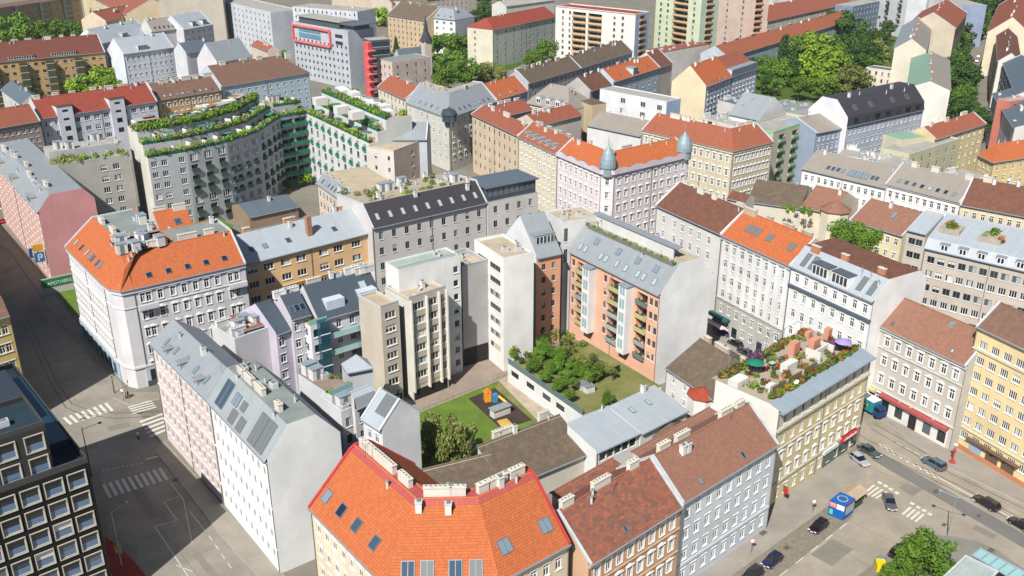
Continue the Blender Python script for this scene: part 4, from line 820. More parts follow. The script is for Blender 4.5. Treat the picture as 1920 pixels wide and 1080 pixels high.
gp('cycle_path', [(196, 1005), (215, 1018), (250, 1050), (290, 1100), (230, 1110), (200, 1060)], .045, flatm((150, 60, 56), (130, 52, 50)))
gp('pavement', [(175, 870), (204, 930), (200, 950), (190, 962), (205, 1000), (260, 1030), (240, 1110), (160, 1120), (120, 950)], .038, flatm((140, 132, 120), (122, 116, 106)))
gp('lawn', [(769, 781), (934, 714), (955, 735), (1010, 789), (960, 812), (919, 840), (860, 864), (783, 908), (740, 900), (745, 800)], .06, GRASS)
gp('yard', [(700, 800), (769, 781), (934, 714), (975, 700), (960, 640), (880, 650), (740, 720), (690, 770)], .05, flatm((158, 142, 128), (140, 126, 114)))
gp('playground_surface', [(878, 747), (928, 727), (998, 787), (968, 797), (948, 812)], .08, SOIL)
gp('footpath', [(934, 713), (954, 704), (1042, 786), (1016, 797)], .075, flatm((190, 174, 152)))
gp('lawn', [(934, 716), (945, 726), (1007, 790), (1001, 790), (929, 728)], .085, DRYG)
gp('sandpit', [(931, 789), (950, 784), (966, 800), (948, 811)], .11, SAND)
gp('lawn', [(362, 418), (410, 408), (440, 424), (400, 440)], 4.03, GRASS)
gp('lawn', [(1400, 60), (1700, 40), (1760, 60), (1640, 190), (1330, 190), (1330, 110)], .06, flatm((84, 104, 44), (60, 84, 34)))
gp('lawn', [(780, 60), (960, 40), (1060, 80), (960, 130), (800, 150)], .06, flatm((84, 104, 44), (60, 84, 34)))
gp('lawn', [(-60, 60), (200, 40), (220, 70), (-60, 100)], .06, flatm((84, 104, 44), (60, 84, 34)))
gp('lawn', [(-60, 190), (60, 170), (200, 140), (300, 140), (320, 170), (40, 215)], .06, flatm((84, 104, 44), (60, 84, 34)))
gp('lawn', [(108, 548), (140, 530), (150, 590), (128, 580)], .06, GRASS)
# markings: each crossing or line is one painted sheet group lying on the road
def marks(name, quads, z=.045, m=MARK):
    b = MB()
    for q in quads: b.poly([P(p, z) for p in q], m)
    return tag(b.build(name, origin=P(quads[0][0], 0)), kind='structure')
def stripes(a0, a1, b0, b1, n, duty=.5):
    """n stripes between edge a0-a1 and edge b0-b1 (pixels, interpolated on the ground)"""
    out = []
    A0, A1, B0, B1 = [P(p, 0) for p in (a0, a1, b0, b1)]
    for i in range(n):
        t0 = i/n; t1 = (i+duty)/n
        out.append([A0.lerp(A1, t0), A0.lerp(A1, t1), B0.lerp(B1, t1), B0.lerp(B1, t0)])
    return out
def marksw(name, quads, z=.045, m=MARK):
    b = MB()
    for q in quads: 
        q = [Vector((p.x, p.y, z)) for p in q]
        if (q[1]-q[0]).cross(q[2]-q[1]).z < 0: q = q[::-1]
        b.poly(q, m)
    return tag(b.build(name, origin=quads[0][0]), kind='structure')
marksw('crossing_stripes', stripes((117, 784), (206, 753), (131, 797), (219, 768), 8))
marksw('crossing_stripes', stripes((239, 763), (251, 778), (284, 751), (296, 766), 4))
marksw('crossing_stripes', stripes((261, 790), (284, 824), (304, 775), (322, 808), 5))
FMARK = plain((196, 194, 188), .8)
marksw('crossing_stripes', stripes((191, 909), (308, 876), (204, 934), (322, 897), 10), m=FMARK)
marksw('crossing_stripes', stripes((1637, 909), (1669, 925), (1618, 925), (1647, 937), 4))
marksw('crossing_stripes', stripes((1706, 950), (1738, 968), (1690, 964), (1722, 982), 4))
marksw('crossing_stripes', [[P((x, y), 0), P((x+7, y+4), 0), P((x+11, y+1), 0), P((x+4, y-3), 0)] for x, y in ((1644, 905), (1655, 911), (1665, 917), (1676, 924), (1705, 944), (1716, 951), (1727, 957), (1738, 964))])
def line(a, c, w=.14, z=.046):
    A, C_ = P(a, 0), P(c, 0); d = (C_-A).normalized(); n = Vector((-d.y, d.x, 0))*w/2; return [A-n, C_-n, C_+n, A+n]
def dashes(a, c, n, w=.14, duty=.5):
    A, C_ = P(a, 0), P(c, 0); out = []
    for i in range(n):
        p, q = A.lerp(C_, i/n), A.lerp(C_, (i+duty)/n); d = (q-p).normalized(); m = Vector((-d.y, d.x, 0))*w/2; out.append([p-m, q-m, q+m, p+m])
    return out
marksw('road_marking', [line((1648, 833), (1925, 988), .25)]+dashes((1652, 836), (1765, 899), 9, .9, .45))
marksw('road_marking', dashes((1664, 822), (1750, 866), 5, .16, .6)+dashes((1500, 1080), (1620, 1000), 1, .01))
marksw('road_marking', dashes((1462, 1080), (1600, 972), 5, .15, .5))
marksw('road_marking', [line((321, 907), (344, 937)), line((344, 937), (360, 1018)), line((307, 941), (338, 930)), line((307, 941), (332, 976)), line((290, 988), (332, 976)), line((290, 988), (312, 1020)), line((312, 1020), (352, 1080)), line((355, 958), (384, 995)), line((272, 862), (296, 856), .4)]+dashes((392, 1005), (440, 1075), 4), m=FMARK)
marksw('road_marking', dashes((192, 882), (272, 868), 9, .3, .5)+dashes((330, 1060), (460, 1110), 2), m=FMARK)
RAILM = plain((72, 68, 64), .4, .6)
def rail(paths):
    b = MB()
    for pts in paths:
        for a, c in zip(pts, pts[1:]):
            q = [Vector((p.x, p.y, .052)) for p in line(a, c, .13)]
            b.poly(q, RAILM)
    tag(b.build('tram_rails', origin=P(paths[0][0], 0)), kind='structure')
rail([[(1600, 808), (1628, 826), (1830, 927), (1925, 978)], [(1590, 815), (1618, 834), (1820, 935), (1925, 990)], [(1640, 795), (1750, 858), (1925, 945)], [(1632, 803), (1742, 868), (1925, 957)]])
rail([[(96, 720), (123, 764), (152, 777), (216, 785), (302, 780)], [(104, 712), (135, 758), (170, 769), (216, 775), (302, 772)], [(40, 600), (96, 720)], [(50, 596), (104, 712)], [(60, 480), (104, 560), (180, 680)], [(68, 476), (112, 554), (190, 674)]])
# ======================= foliage
def leafm(c, v=.35):
    c = tuple(c)
    def f(N, L, B):
        a = srgb(c); g = pos(N); oi = N.new('ShaderNodeObjectInfo')
        n1 = ramp(N, L, noise(N, L, .9, 3, g), .3, .7)
        o = mixc(N, L, mul(a, 1-v), tuple(x*k for x, k in zip(a, (1.35, 1.2, 1.0))), n1)
        hs = N.new('ShaderNodeHueSaturation'); L.new(o, hs.inputs['Color']); m = N.new('ShaderNodeMapRange'); L.new(oi.outputs['Random'], m.inputs[0]); m.inputs[3].default_value = .75; m.inputs[4].default_value = 1.2
        L.new(m.outputs[0], hs.inputs['Value']); L.new(hs.outputs[0], B.inputs['Base Color']); B.inputs['Roughness'].default_value = .75; B.inputs['Specular IOR Level'].default_value = .15
        tr = N.new('ShaderNodeBsdfTranslucent'); L.new(hs.outputs[0], tr.inputs[0]); ms = N.new('ShaderNodeMixShader'); ms.inputs[0].default_value = .28
        out = N['Material Output']; L.new(B.outputs[0], ms.inputs[1]); L.new(tr.outputs[0], ms.inputs[2]); L.new(ms.outputs[0], out.inputs[0])
    return mat(('leaf', c, v), f)
LB = leafm((136, 172, 58)); LM = leafm((104, 142, 56)); LD = leafm((72, 106, 52)); LO = leafm((134, 146, 84)); LP = leafm((126, 92, 130)); LR = leafm((150, 60, 60)); LOY = leafm((196, 130, 50))
BARK = plain((96, 82, 68))
def leaves(b, blobs, n, s, m, r, droop=0):
    tot = sum(R[0]*R[1] for c, R in blobs)
    for c, R in blobs:
        k = max(4, int(n*R[0]*R[1]/tot)); c = Vector(c)
        for _ in range(k):
            d = Vector((r.gauss(0, 1), r.gauss(0, 1), r.gauss(0, 1))).normalized(); q = r.uniform(.72, 1.08) if r.random() < .8 else r.uniform(.2, .8)
            p = c+Vector((d.x*R[0], d.y*R[0], d.z*R[1]))*q
            nn = (d+Vector((r.gauss(0, .45), r.gauss(0, .45), r.gauss(.25, .45)))).normalized()
            a = nn.orthogonal().normalized(); a = (a*math.cos(t := r.uniform(0, 6.28))+nn.cross(a)*math.sin(t)); e = nn.cross(a); ss = s*r.uniform(.6, 1.3)
            if droop: e = (e*.4+Vector((0, 0, -1))*droop).normalized()*1.6
            b.poly([p-a*ss-e*ss*.6, p+a*ss*.2-e*ss, p+a*ss+e*ss*.5, p-a*ss*.3+e*ss], m)
_tm = {}
def crown_mesh(kind, var, m):
    key = (kind, var, m)
    if key in _tm: return _tm[key]
    r = random.Random(var*31+len(kind)*7); b = MB(); blobs = []
    if kind == 'poplar':
        for i in range(11): z = -1.9+i*.37; w = .52*math.sin(math.pi*(i+1.2)/13)**.6; blobs.append(((r.uniform(-.1, .1), r.uniform(-.1, .1), z), (w, .38)))
        leaves(b, blobs, 1800, .085, m, r)
    elif kind == 'conifer':
        for i in range(9): z = -1.2+i*.34; w = .7*(1-i/10); blobs.append(((r.uniform(-.06, .06), 0, z), (w, .22)))
        leaves(b, blobs, 1800, .075, m, r)
    elif kind == 'birch':
        for i in range(34):
            a = r.uniform(0, 6.28); z = r.uniform(-.7, .75); k = math.sqrt(max(0, 1-z*z)); q = r.uniform(.25, .85)*k; blobs.append(((math.cos(a)*q, math.sin(a)*q, z*.9), (r.uniform(.15, .27), r.uniform(.2, .36))))
        leaves(b, blobs, 9500, .029, m, r, droop=.7)
    else:
        n = 4200 if kind == 'near' else 1700
        for i in range(17 if kind != 'near' else 26):
            a = r.uniform(0, 6.28); z = r.uniform(-.65, .7); k = math.sqrt(max(0, 1-z*z)); q = r.uniform(.3, .8)*k; s = r.uniform(.22, .42)
            blobs.append(((math.cos(a)*q, math.sin(a)*q, z*.85), (s, s*.8)))
        leaves(b, blobs, n, .062 if kind != 'near' else .045, m, r)
    _tm[key] = b.mesh('crown'); return _tm[key]
def trunk_mesh(h, r0):
    key = ('trunk', round(h), r0)
    if key in _tm: return _tm[key]
    b = MB(); b.tube((0, 0, 0), (0, 0, h*.55), r0, r0*.7, BARK, 7, False); rr = random.Random(3)
    for i in range(5):
        a = i*1.26; b.tube((0, 0, h*.4), (math.cos(a)*h*.22, math.sin(a)*h*.22, h*.75), r0*.5, r0*.2, BARK, 5, False)
    b.tube((0, 0, h*.55), (0, 0, h*.9), r0*.7, r0*.2, BARK, 6, False)
    _tm[key] = b.mesh('trunk'); return _tm[key]
tcount = [0]
def tree(cx, cy, rpx, h, label, group=None, m=None, kind='round', z0=0., sq=1., name='tree', cat='tree'):
    """crown centre at pixel, crown radius in pixels, height in metres"""
    m = m or LM; zc = z0+h*.62
    for _ in range(4):
        p = P((cx, cy), zc); R = rpx*(p-CAM).length/FPX
        vz = R*(1 if kind in ('round', 'near', 'birch') else 1.9)
        zc = max(z0+vz*.8, z0+h-vz*.9)
    p = P((cx, cy), zc); t = empty(name, (p.x, p.y, z0), 0, label, cat, group); tcount[0] += 1
    c = bpy.data.objects.new('crown', crown_mesh(kind, tcount[0] % 4, m)); col.objects.link(c); c.parent = t; c.location = (0, 0, zc-z0); c.scale = (R, R, R*sq); c.rotation_euler = (0, 0, tcount[0]*1.7)
    k = bpy.data.objects.new('trunk', trunk_mesh(round((zc-z0)/3)*3+2, .22 if rpx < 50 else .3)); col.objects.link(k); k.parent = t; s = (zc-z0)/(round((zc-z0)/3)*3+2)*1.15; k.scale = (1, 1, s)
    return t
def grp(lst, h, label, group, m, f=1.18, **k):
    for (x, y, r) in lst: tree(x, y, r*f, h, label, group, m, **k)
grp([(25, 62, 30), (60, 55, 22), (92, 55, 22), (120, 58, 20), (140, 62, 16)], 12, 'mid green tree in the row behind the long ochre block', 'trees behind the ochre block', LM)
tree(45, 172, 24, 11, 'green tree between the dark roof and the ochre block', m=LM)
grp([(160, 158, 26), (188, 148, 26), (208, 162, 18)], 11, 'bright green tree in the yard in front of the ochre block', 'yard trees by the ochre block', LB)
tree(227, 132, 19, 18, 'tall narrow dark poplar in front of the white house', m=LD, kind='poplar', name='poplar_tree')
tree(309, 139, 10, 6, 'small green tree beside the small orange roof', m=LM); tree(267, 153, 7, 5, 'small bush like tree left of the small orange roof', m=LM)
tree(536, 106, 13, 10, 'green tree in front of the grey office side wall', m=LM)
grp([(672, 10, 14), (690, 22, 18), (712, 32, 18), (725, 14, 16), (700, 5, 14), (735, 40, 10)], 13, 'bright green tree behind the pink framed office', 'trees behind the pink framed office', LB)
grp([(825, 92, 28), (862, 88, 24), (846, 120, 30), (876, 130, 26), (838, 148, 24), (866, 66, 16)], 14, 'broad green tree in the clump left of the red hipped housing block', 'clump by the red hipped block', LM)
grp([(905, 133, 18), (925, 128, 16), (940, 140, 12)], 10, 'greyish green low tree right of the big clump', 'low trees right of the clump', LO)
tree(742, 84, 9, 8, 'small dark conifer at the corner of the tan house', m=LD, kind='conifer', name='conifer')
grp([(893, 30, 14), (912, 15, 18), (930, 22, 16), (905, -4, 16), (945, 8, 14)], 12, 'dark green tree behind the red hipped housing block', 'trees behind the red hipped block', LD)
grp([(1000, 108, 18), (1025, 98, 22), (1052, 95, 20), (1078, 88, 16), (1092, 84, 10)], 12, 'leafy tree in the row along the brown roofed row', 'row along the brown roofs', LM)
grp([(1365, 25, 16), (1372, 48, 18), (1360, 65, 12)], 14, 'tall green tree between the two apartment towers', 'trees between the towers', LM)
tree(1370, 72, 13, 8, 'round bright green tree at the foot of the pink tower', m=LB)
grp([(1462, 22, 16), (1484, 36, 18), (1510, 22, 18), (1532, 34, 16), (1555, 22, 16), (1448, 46, 14), (1575, 14, 14)], 11, 'bright yellow green tree behind the long orange red roof', 'bright trees behind the long roof', LB)
grp([(1395, 92, 15), (1418, 108, 17), (1408, 128, 14), (1445, 152, 14)], 12, 'dark tree at the left end of the park', 'left end of the park', LD, f=1.45)
grp([(1468, 105, 15), (1488, 120, 14)], 20, 'tall narrow dark tree on the left side of the park', 'tall dark park trees', LD, kind='poplar')
grp([(1500, 100, 26), (1478, 138, 22), (1462, 128, 20), (1535, 165, 18), (1560, 165, 16), (1556, 100, 24), (1500, 158, 16), (1572, 128, 22), (1640, 128, 16), (1618, 140, 16), (1440, 118, 16), (1456, 160, 12), (1430, 140, 14)], 13, 'mid green tree filling the canopy of the park', 'mid green park trees', LM, f=1.3)
grp([(1868, -8, 18), (1846, 40, 16), (1826, 58, 16), (1776, 96, 16), (1786, 112, 18), (1802, 124, 16), (1812, 180, 18), (1796, 188, 16), (1820, 228, 14), (1836, 210, 12), (1790, 146, 18), (1808, 80, 14), (1840, 8, 16), (1852, -12, 16)], 12, 'leafy tree closing the row along the right hand street', 'more street trees on the right', LM, f=1.3)
grp([(1530, 95, 26), (1552, 128, 30), (1515, 125, 22), (1540, 150, 20), (1518, 82, 16)], 14, 'bright yellow green tree in the middle of the park', 'bright park trees', LB, f=1.45)
grp([(1572, 50, 22), (1596, 58, 26), (1588, 92, 24), (1612, 90, 22), (1625, 112, 22), (1596, 118, 22), (1622, 70, 18)], 15, 'dark green broad tree on the right side of the park', 'dark park trees', LD, f=1.45)
grp([(1600, 148, 22), (1640, 95, 16), (1582, 152, 16), (1650, 112, 14)], 12, 'olive tree at the lower right of the park', 'olive park trees', LO, f=1.45)
grp([(1660, 35, 14), (1665, 55, 14), (1655, 72, 14), (1682, 30, 12)], 14, 'dark tree left of the old roofs with red chimneys', 'trees by the old roofs', LD)
grp([(1858, 8, 20), (1835, 25, 20), (1815, 45, 20), (1798, 62, 20), (1784, 82, 20), (1778, 60, 12), (1800, 100, 14), (1793, 130, 24), (1806, 150, 22), (1790, 165, 18), (1802, 200, 22), (1815, 212, 20), (1832, 222, 16), (1848, 230, 12)], 13, 'dark green street tree in the row along the right hand street', 'street trees on the right', LD, f=1.45)
tree(1357, 216, 10, 9, 'small bright green tree at the foot of the cream gable', m=LB)
grp([(1588, 440, 30), (1625, 452, 26)], 17, 'dense green courtyard tree below the rust red roofs', 'courtyard pair below the red roofs', LM, kind='near')
tree(1738, 1042, 52, 8, 'bushy green corner tree next to the lamp post', m=LM, kind='near'); tree(1680, 1072, 28, 5, 'smaller green tree beside the yellow bin at the bottom edge', m=LM, kind='near')
tree(838, 824, 60, 13, 'large silvery birch with hanging twigs on the lawn', m=leafm((136, 150, 88), .35), kind='birch', sq=.95, name='birch_tree')
# ======================= garden podium
B_POD = hb('white garage wall with glass rail and garden on its roof', [(952, 681), (1092, 779)], 4.5, [((1236, 722), 0, 1)], (224, 224, 222), DRYG, sym=False, oh=0, cop=False, front=W([.1, .32, .54, .72], 1, k='m', w=3, h=1.5, off=1., fh=3), name='garage')
gr_ = random.Random(77)
grp([(gr_.uniform(975, 1022)+k*5.6, 648+k*2.4+gr_.uniform(-14, 20), gr_.uniform(9, 17)) for k in range(19)]+[(1000, 686, 16), (1022, 704, 16), (1046, 720, 17), (1068, 738, 13), (1040, 686, 20), (1010, 668, 17), (1062, 704, 18), (1088, 696, 15), (1050, 660, 15), (1025, 652, 14), (1098, 690, 12), (1076, 716, 13)], 3.4, 'bright green garden tree or tall shrub on the garage roof garden', 'garage garden trees', LM, f=.95, z0=4.5, kind='near', sq=.8)
grp([(1085, 672, 15), (1100, 682, 13), (1068, 655, 12), (1112, 668, 10), (1126, 684, 11), (1120, 700, 12), (1150, 696, 9)], 3, 'olive green shrub on the garage roof garden below the balconies', 'olive garden shrubs', LO, f=1, z0=4.5, kind='near', sq=.8)
tree(1108, 697, 22, 4, 'lighter green shrub by the garden fence', m=LM, z0=4.5, kind='near', name='shrub', cat='shrub'); tree(1138, 690, 13, 3, 'pale silvery shrub below the balconies', m=LO, z0=4.5, name='shrub', cat='shrub')
tree(1142, 749, 18, 3, 'round green bush in front of the metal shed roof', m=LM, z0=4.5, kind='near', name='shrub', cat='shrub'); tree(1062, 638, 12, 3, 'olive bush beside the burnt orange house', m=LO, z0=4.5, name='shrub', cat='shrub')

pm_ = flatm((134, 128, 118), (122, 117, 109), 1, .95, .2)
marksw('road_patch', [[P(q, 0) for q in qs] for qs in ([(1560, 1010), (1600, 1030), (1560, 1062), (1520, 1040)], [(1700, 905), (1730, 918), (1712, 930), (1684, 915)], [(60, 560), (90, 600), (80, 606), (52, 566)], [(230, 900), (250, 894), (300, 965), (280, 975)], [(360, 1040), (372, 1034), (420, 1090), (408, 1098)], [(200, 800), (240, 792), (246, 800), (206, 809)], [(1830, 985), (1870, 1004), (1862, 1012), (1822, 992)])], z=.037, m=pm_)
SEAM_ = plain((110, 104, 96), .9)
marksw('road_joints', [line(a, c, .07) for a, c in (((1560, 960), (1700, 1030)), ((1640, 880), (1900, 1010)), ((1530, 1000), (1640, 1070)), ((1720, 860), (1920, 962)), ((1660, 800), (1800, 878)), ((1335, 1100), (1590, 930)), ((60, 640), (150, 760)), ((40, 560), (150, 700)), ((230, 860), (330, 1000)), ((300, 990), (380, 1090)), ((180, 830), (280, 812)), ((1400, 1060), (1440, 1085)), ((1490, 985), (1520, 1000)))], z=.044, m=SEAM_)
# ======================= parts added to single houses
def LP_(H, i, t, d, z): return H['off'](i, d).lerp(H['off'](i+1, d), t)+Vector((0, 0, z))
def pb(H, name, t, d, w, dep, z, h, m, i=0, parent=None, skip=''):
    p = LP_(H, i, t, d, z)-H['seg'][i]*(w/2); b = MB(); b.box(p, H['seg'][i]*w, H['nrm'][i]*dep, (0, 0, h), m, skip); return b.build(name, parent or H['root'])
GLAS = glassm((150, 192, 190), .1, .6)
def rail_along(H, d, z, h, m, name='railing', segs=None, th=.08, inset=(0, 0)):
    b = MB(); n = len(H['seg'])
    for i in (segs or range(n)):
        a0, a1 = H['off'](i, d), H['off'](i+1, d); s = H['seg'][i]
        if i == 0: a0 = a0+s*inset[0]
        if i == n-1: a1 = a1-s*inset[1]
        T = Vector((0, 0, 1)); q = H['nrm'][i]*th
        b.poly([a0+T*z, a1+T*z, a1+T*(z+h), a0+T*(z+h)], m); b.poly([a0+T*(z+h), a1+T*(z+h), a1+q+T*(z+h), a0+q+T*(z+h)], m); b.poly([a1+q+T*z, a0+q+T*z, a0+q+T*(z+h), a1+q+T*(z+h)], m)
    return b.build(name, H['root'])
def planting(label, pts, r0=.5, dens=60, ms=(LM, LB, LO), seed=1, name='planting', s=.14, cat='planting'):
    b = MB(); r = random.Random(seed)
    for p in pts:
        m = r.choice(ms); q = r.uniform(.6, 1.3)*r0
        leaves(b, [((p[0], p[1], p[2]+q*.6), (q, q*.85))], int(dens*q/r0), s*(.6+.4*q/r0), m, r)
    return tag(b.build(name, origin=pts[0]), label, cat, None, 'stuff')
def edge_pts(H, d, z, n, r, segs=None, jit=.4):
    out = []
    for i in (segs if segs is not None else range(len(H['seg']))):
        for k in range(n): out.append(LP_(H, i, min(.98, max(.02, (k+r.random())/n)), d+r.uniform(-jit, jit), z))
    return out
def clutter(H, n, d0, d1, z=None, kinds=(0, 1, 3, 4, 5, 6), seed=3):
    r = random.Random(seed+n)
    for j in range(n):
        i = r.randrange(len(H['seg'])); t = r.uniform(.06, .94); d = r.uniform(d0, d1); zz = zr_at(H['pr'], d) if z is None else z
        me, nm = clutter_mesh(r.choice(kinds)); s = H['seg'][i]; inst(nm, me, H['roof'], frame(LP_(H, i, t, d, zz-.02), s, H['nrm'][i], (0, 0, 1)))
r = random.Random(11)
# --- salmon house: stair towers, terrace, greenery
for t in (.27, .685):
    tw = pb(B_SAL, 'stair_tower', t, -1.5, 2.5, 2.1, 4.5, 15.6, wallm((226, 226, 226)))
    pb(B_SAL, 'tower_roof', t, -1.65, 2.8, 2.6, 20.1, .2, ZINC, parent=tw)
    for k in range(5):
        b = MB(); p = LP_(B_SAL, 0, t, -1.52, 5.6+3.1*k); sg = B_SAL['seg'][0]; b.box(p-sg*.75, sg*1.5, B_SAL['nrm'][0]*.04, (0, 0, 2.3), glassm((150, 178, 180), .12)); b.box(p-sg*.75-B_SAL['nrm'][0]*.02, sg*1.5, B_SAL['nrm'][0]*.03, (0, 0, .12), WHITE); b.box(p-sg*.05-B_SAL['nrm'][0]*.02, sg*.1, B_SAL['nrm'][0]*.03, (0, 0, 2.3), WHITE); b.build('window', tw)
pb(B_SAL, 'terrace_wall', .5, 5.6, 25, .3, 27, 2.4, wallm((214, 214, 210))); pb(B_SAL, 'terrace_roof', .5, 5.3, 27, 2.0, 29.4, .2, GRY)
rail_along(B_SAL, 4.3, 26.1, .9, plain((120, 118, 104)), inset=(1, 1))
planting('terrace shrubs in long planters on the salmon house roof', edge_pts(B_SAL, 4.7, 26.6, 34, r, jit=.2), .45, 40, (LM, LO, LM, LB), 5)
clutter(B_SAL, 9, 8, 10.4, seed=5); clutter(B_CWB, 6, 2, 7, kinds=(0, 3, 1)); clutter(B_T1, 4, 3, 11, kinds=(1, 3, 0)); clutter(B_T2, 2, 1.5, 4, kinds=(1, 3)); clutter(B_T3, 3, 1.5, 6, kinds=(1, 3, 5)); clutter(B_WHITEL, 5, 5, 8, kinds=(3, 1, 0)); clutter(B_GLZ, 6, 5, 11)
skylights(B_SAL, ts=[.08, .14, .32, .38, .5, .6, .73, .79, .9], s=1.4, w=1., h=1.6, var=3)
skylights(B_SAL, ts=[.2, .45, .66, .85], s=4, w=1.4, h=1.6, var=1)
# --- concrete wing fins, tower plinths
for t in (.02, .44, .78, .99): pb(B_T3, 'fin', t, -.7, .3, .7, 2.2, 20.4, wallm((224, 220, 208)))
# glazed penthouse
b0 = pb(B_GLZ, 'penthouse', .5, .8, 15.4, 9, 21, 3.6, plain((70, 78, 84))); pb(B_GLZ, 'penthouse_roof', .5, .1, 16.6, 10.6, 24.6, .35, SLT, parent=b0)
for k in range(9): pb(B_GLZ, 'window', .08+.105*k, .74, 1.4, .05, 22.1, 2., GL[3], parent=b0)
# --- dark roofed courtyard house terraces
for z in (14.6, 10.9):
    pb(B_DK, 'balcony_slab', .5, -1.1, 14, 1.55, z-.2, .2, wallm((170, 172, 178))); rail_along(B_DK, -1.05, z, 1.0, GLAS, 'glass_rail', inset=(.4, .4))
for t in (.3, .8): pb(B_DK, 'dormer', t, 1.2, 4, 3, 19.2, 2.3, wallm((190, 200, 210)))
rail_along(B_DKT, .1, 18, 1.1, GLAS, 'glass_rail'); clutter(B_DK, 8, 5.6, 6.6, kinds=(0, 6, 6, 5), seed=9)
B_DKL = hb('lilac grey rear wing with slate roof left of the white stair tower', [(520, 628), (548, 618)], 17, [((507, 560), .6, 0)], (196, 190, 204), DKS, front=W(2, 4, k='c', w=1.2, h=1.9, off=.9, fh=3.6), cop=False)
B_TER = hb('flat roofed rear building with timber terrace and glass rails behind the white street house', [(622, 742), (662, 726)], 17, [('r', 11, 0)], (206, 208, 212), flatm((150, 130, 120), (132, 116, 108)), sym=False, oh=0, cop=False)
rail_along(B_TER, .1, 17, 1.1, GLAS, 'glass_rail'); rail_along(B_TER, 10.8, 17, 1.1, GLAS, 'glass_rail')
hb('pointed grey slate roofed rear wing beside the glass railed terrace', [(650, 700), (700, 690)], 15.5, [((668, 664), 1.2, 1)], (200, 202, 206), LGR, cop=False, hip=(2.6, 2.6))
B_RB = hb('low grey flat rear roofs with rooftop plant behind the pale pink street house', [(440, 640), (520, 612)], 17, [('r', 9, 0)], (206, 204, 206), BIT, sym=False, oh=0, par=.5, cop=False); clutter(B_RB, 7, 1, 8, kinds=(2, 0, 3, 6), seed=2)
hb('small terracotta topped wing between the grey rear roofs', [(452, 622), (512, 604)], 17.6, [((455, 586), .1, 0)], (206, 200, 200), TERR, sym=False, cop=False)
B_LVR = hb('flat gravel rear wing with roof plant inside the lavender corner house court', [(262, 452), (330, 436)], 23, [('r', 12, 0)], (190, 188, 190), GRV, sym=False, oh=0, par=.4, cop=False); clutter(B_LVR, 12, 1, 11, seed=4)
# --- terrace building: teal planters, gardens
TEAL = plain((34, 104, 88), .6)
pts = []
for H, zs in ((B_TC, ((0, 24), (3, 27.2), (6.6, 30.4))), (B_TX, ((0, 24), (3, 27.2))), (B_TR, ((0, 24), (3, 27.2), (6, 30.4)))):
    for d, z in zs:
        rail_along(H, d+.05, z-.35, 1.25, TEAL, 'planter', th=.5)
        pts += [q_ for q_ in edge_pts(H, d+.5, z+.7, 12 if H is not B_TR else 34, r, jit=.5) if r.random() < .9]
    clutter(H, 5, 9, 12, kinds=(2, 2, 0, 5), seed=8)
rr = random.Random(5); top_ = []
for k in range(190):
    H = rr.choice((B_TC, B_TC, B_TC, B_TR)); i = rr.randrange(len(H['seg'])); top_.append(LP_(H, i, rr.uniform(.04, .96), rr.choice((7.4, 8, rr.uniform(7.2, 14.8))), 30.3))
for k in range(26): pts.append(LP_(B_TL, 0, rr.random(), rr.choice((.6, 1.4, 4.2)), 24.3))
planting('lush stacked roof gardens spilling over the teal planters of the curved building', pts, 1.05, 60, (LM, LM, LB, LO, LB, LO, LM), 3, s=.22)
planting('bushy green roof garden on the top deck of the curved building', top_, 1.5, 110, (LM, LB, LM, LO, LD), 4, s=.24)
for k in range(5): pb(B_TC, 'pergola', .5, 9+k*.2, 3.5, 2.4, 33.0, .15, plain((150, 110, 84)), i=k % 4)
for (x, y) in ((382, 205), (430, 195), (600, 190), (640, 206), (668, 216)):
    b = MB(); p = P((x, y), 31.5); b.bx(p.x, p.y, 30.4, 4, 3, 2.4, wallm((216, 212, 206)), .6); b.build('stair_head', (B_TC if x < 500 else B_TR)['root'])
hb('glazed low hall with dark gabled metal roof in the terrace building court', [(468, 408), (560, 388)], 4, [((505, 371), .3, 0)], (150, 130, 110), SLT, cop=False, name='hall')
planting('hedge and shrubs around the court lawn below the curved building', [P((x, y), 1.5) for x, y in ((365, 395), (376, 392), (388, 396), (400, 390), (412, 396), (425, 392), (434, 398), (405, 400), (372, 402), (520, 345), (530, 342), (540, 350), (512, 352), (560, 345), (575, 340), (385, 384), (395, 380))], 1.6, 160, (LM, LB, LD), 8, s=.3, name='hedge', cat='hedge')
B_TNT = hb('white party tent in the court below the curved building', [(436, 378), (470, 372)], 3, [((445, 366), .4, 0)], (228, 228, 226), plain((232, 232, 230)), sym=True, oh=.1, cop=False, name='tent', cat='tent', gutter=False)
# --- other flat roofs with clutter
for H in ():
    pass
# --- pink framed office
def frame_box(H, t0, t1, z0, z1, m, th=.9, out=1.2):
    L = (H['F'][1]-H['F'][0]).length
    for (a, c, e, f) in ((t0, t1, z0, z0+th), (t0, t1, z1-th, z1)): pb(H, 'bay_frame', (a+c)/2, -out, (c-a)*L, out, e, f-e, m)
    for t in (t0, t1): pb(H, 'bay_frame', t, -out, th, out, z0+th, z1-z0-2*th, m)
CORAL = plain((216, 112, 112), .6)
frame_box(B_PNK, .02, .7, 18.8, 27.6, CORAL); L_ = (B_PNK['F'][1]-B_PNK['F'][0]).length
for (t, w) in ((.3, 13), (.5, 5)):
    for z in (21.6, 24.6): pb(B_PNK, 'window_band', t-.04, -.3, w, .3, z, 2.2, glassm((96, 140, 158), .08))
for z in (24.3, 21): pb(B_PNK, 'window_band', .84, -.06, 6, .1, z, 1.7, GL[1])
b0 = pb(B_PNK, 'penthouse', .42, 2.5, 34, 9, 28, 3.2, plain((74, 84, 92))); pb(B_PNK, 'penthouse_roof', .42, 1.6, 37, 11, 31.2, .5, CONC, parent=b0)
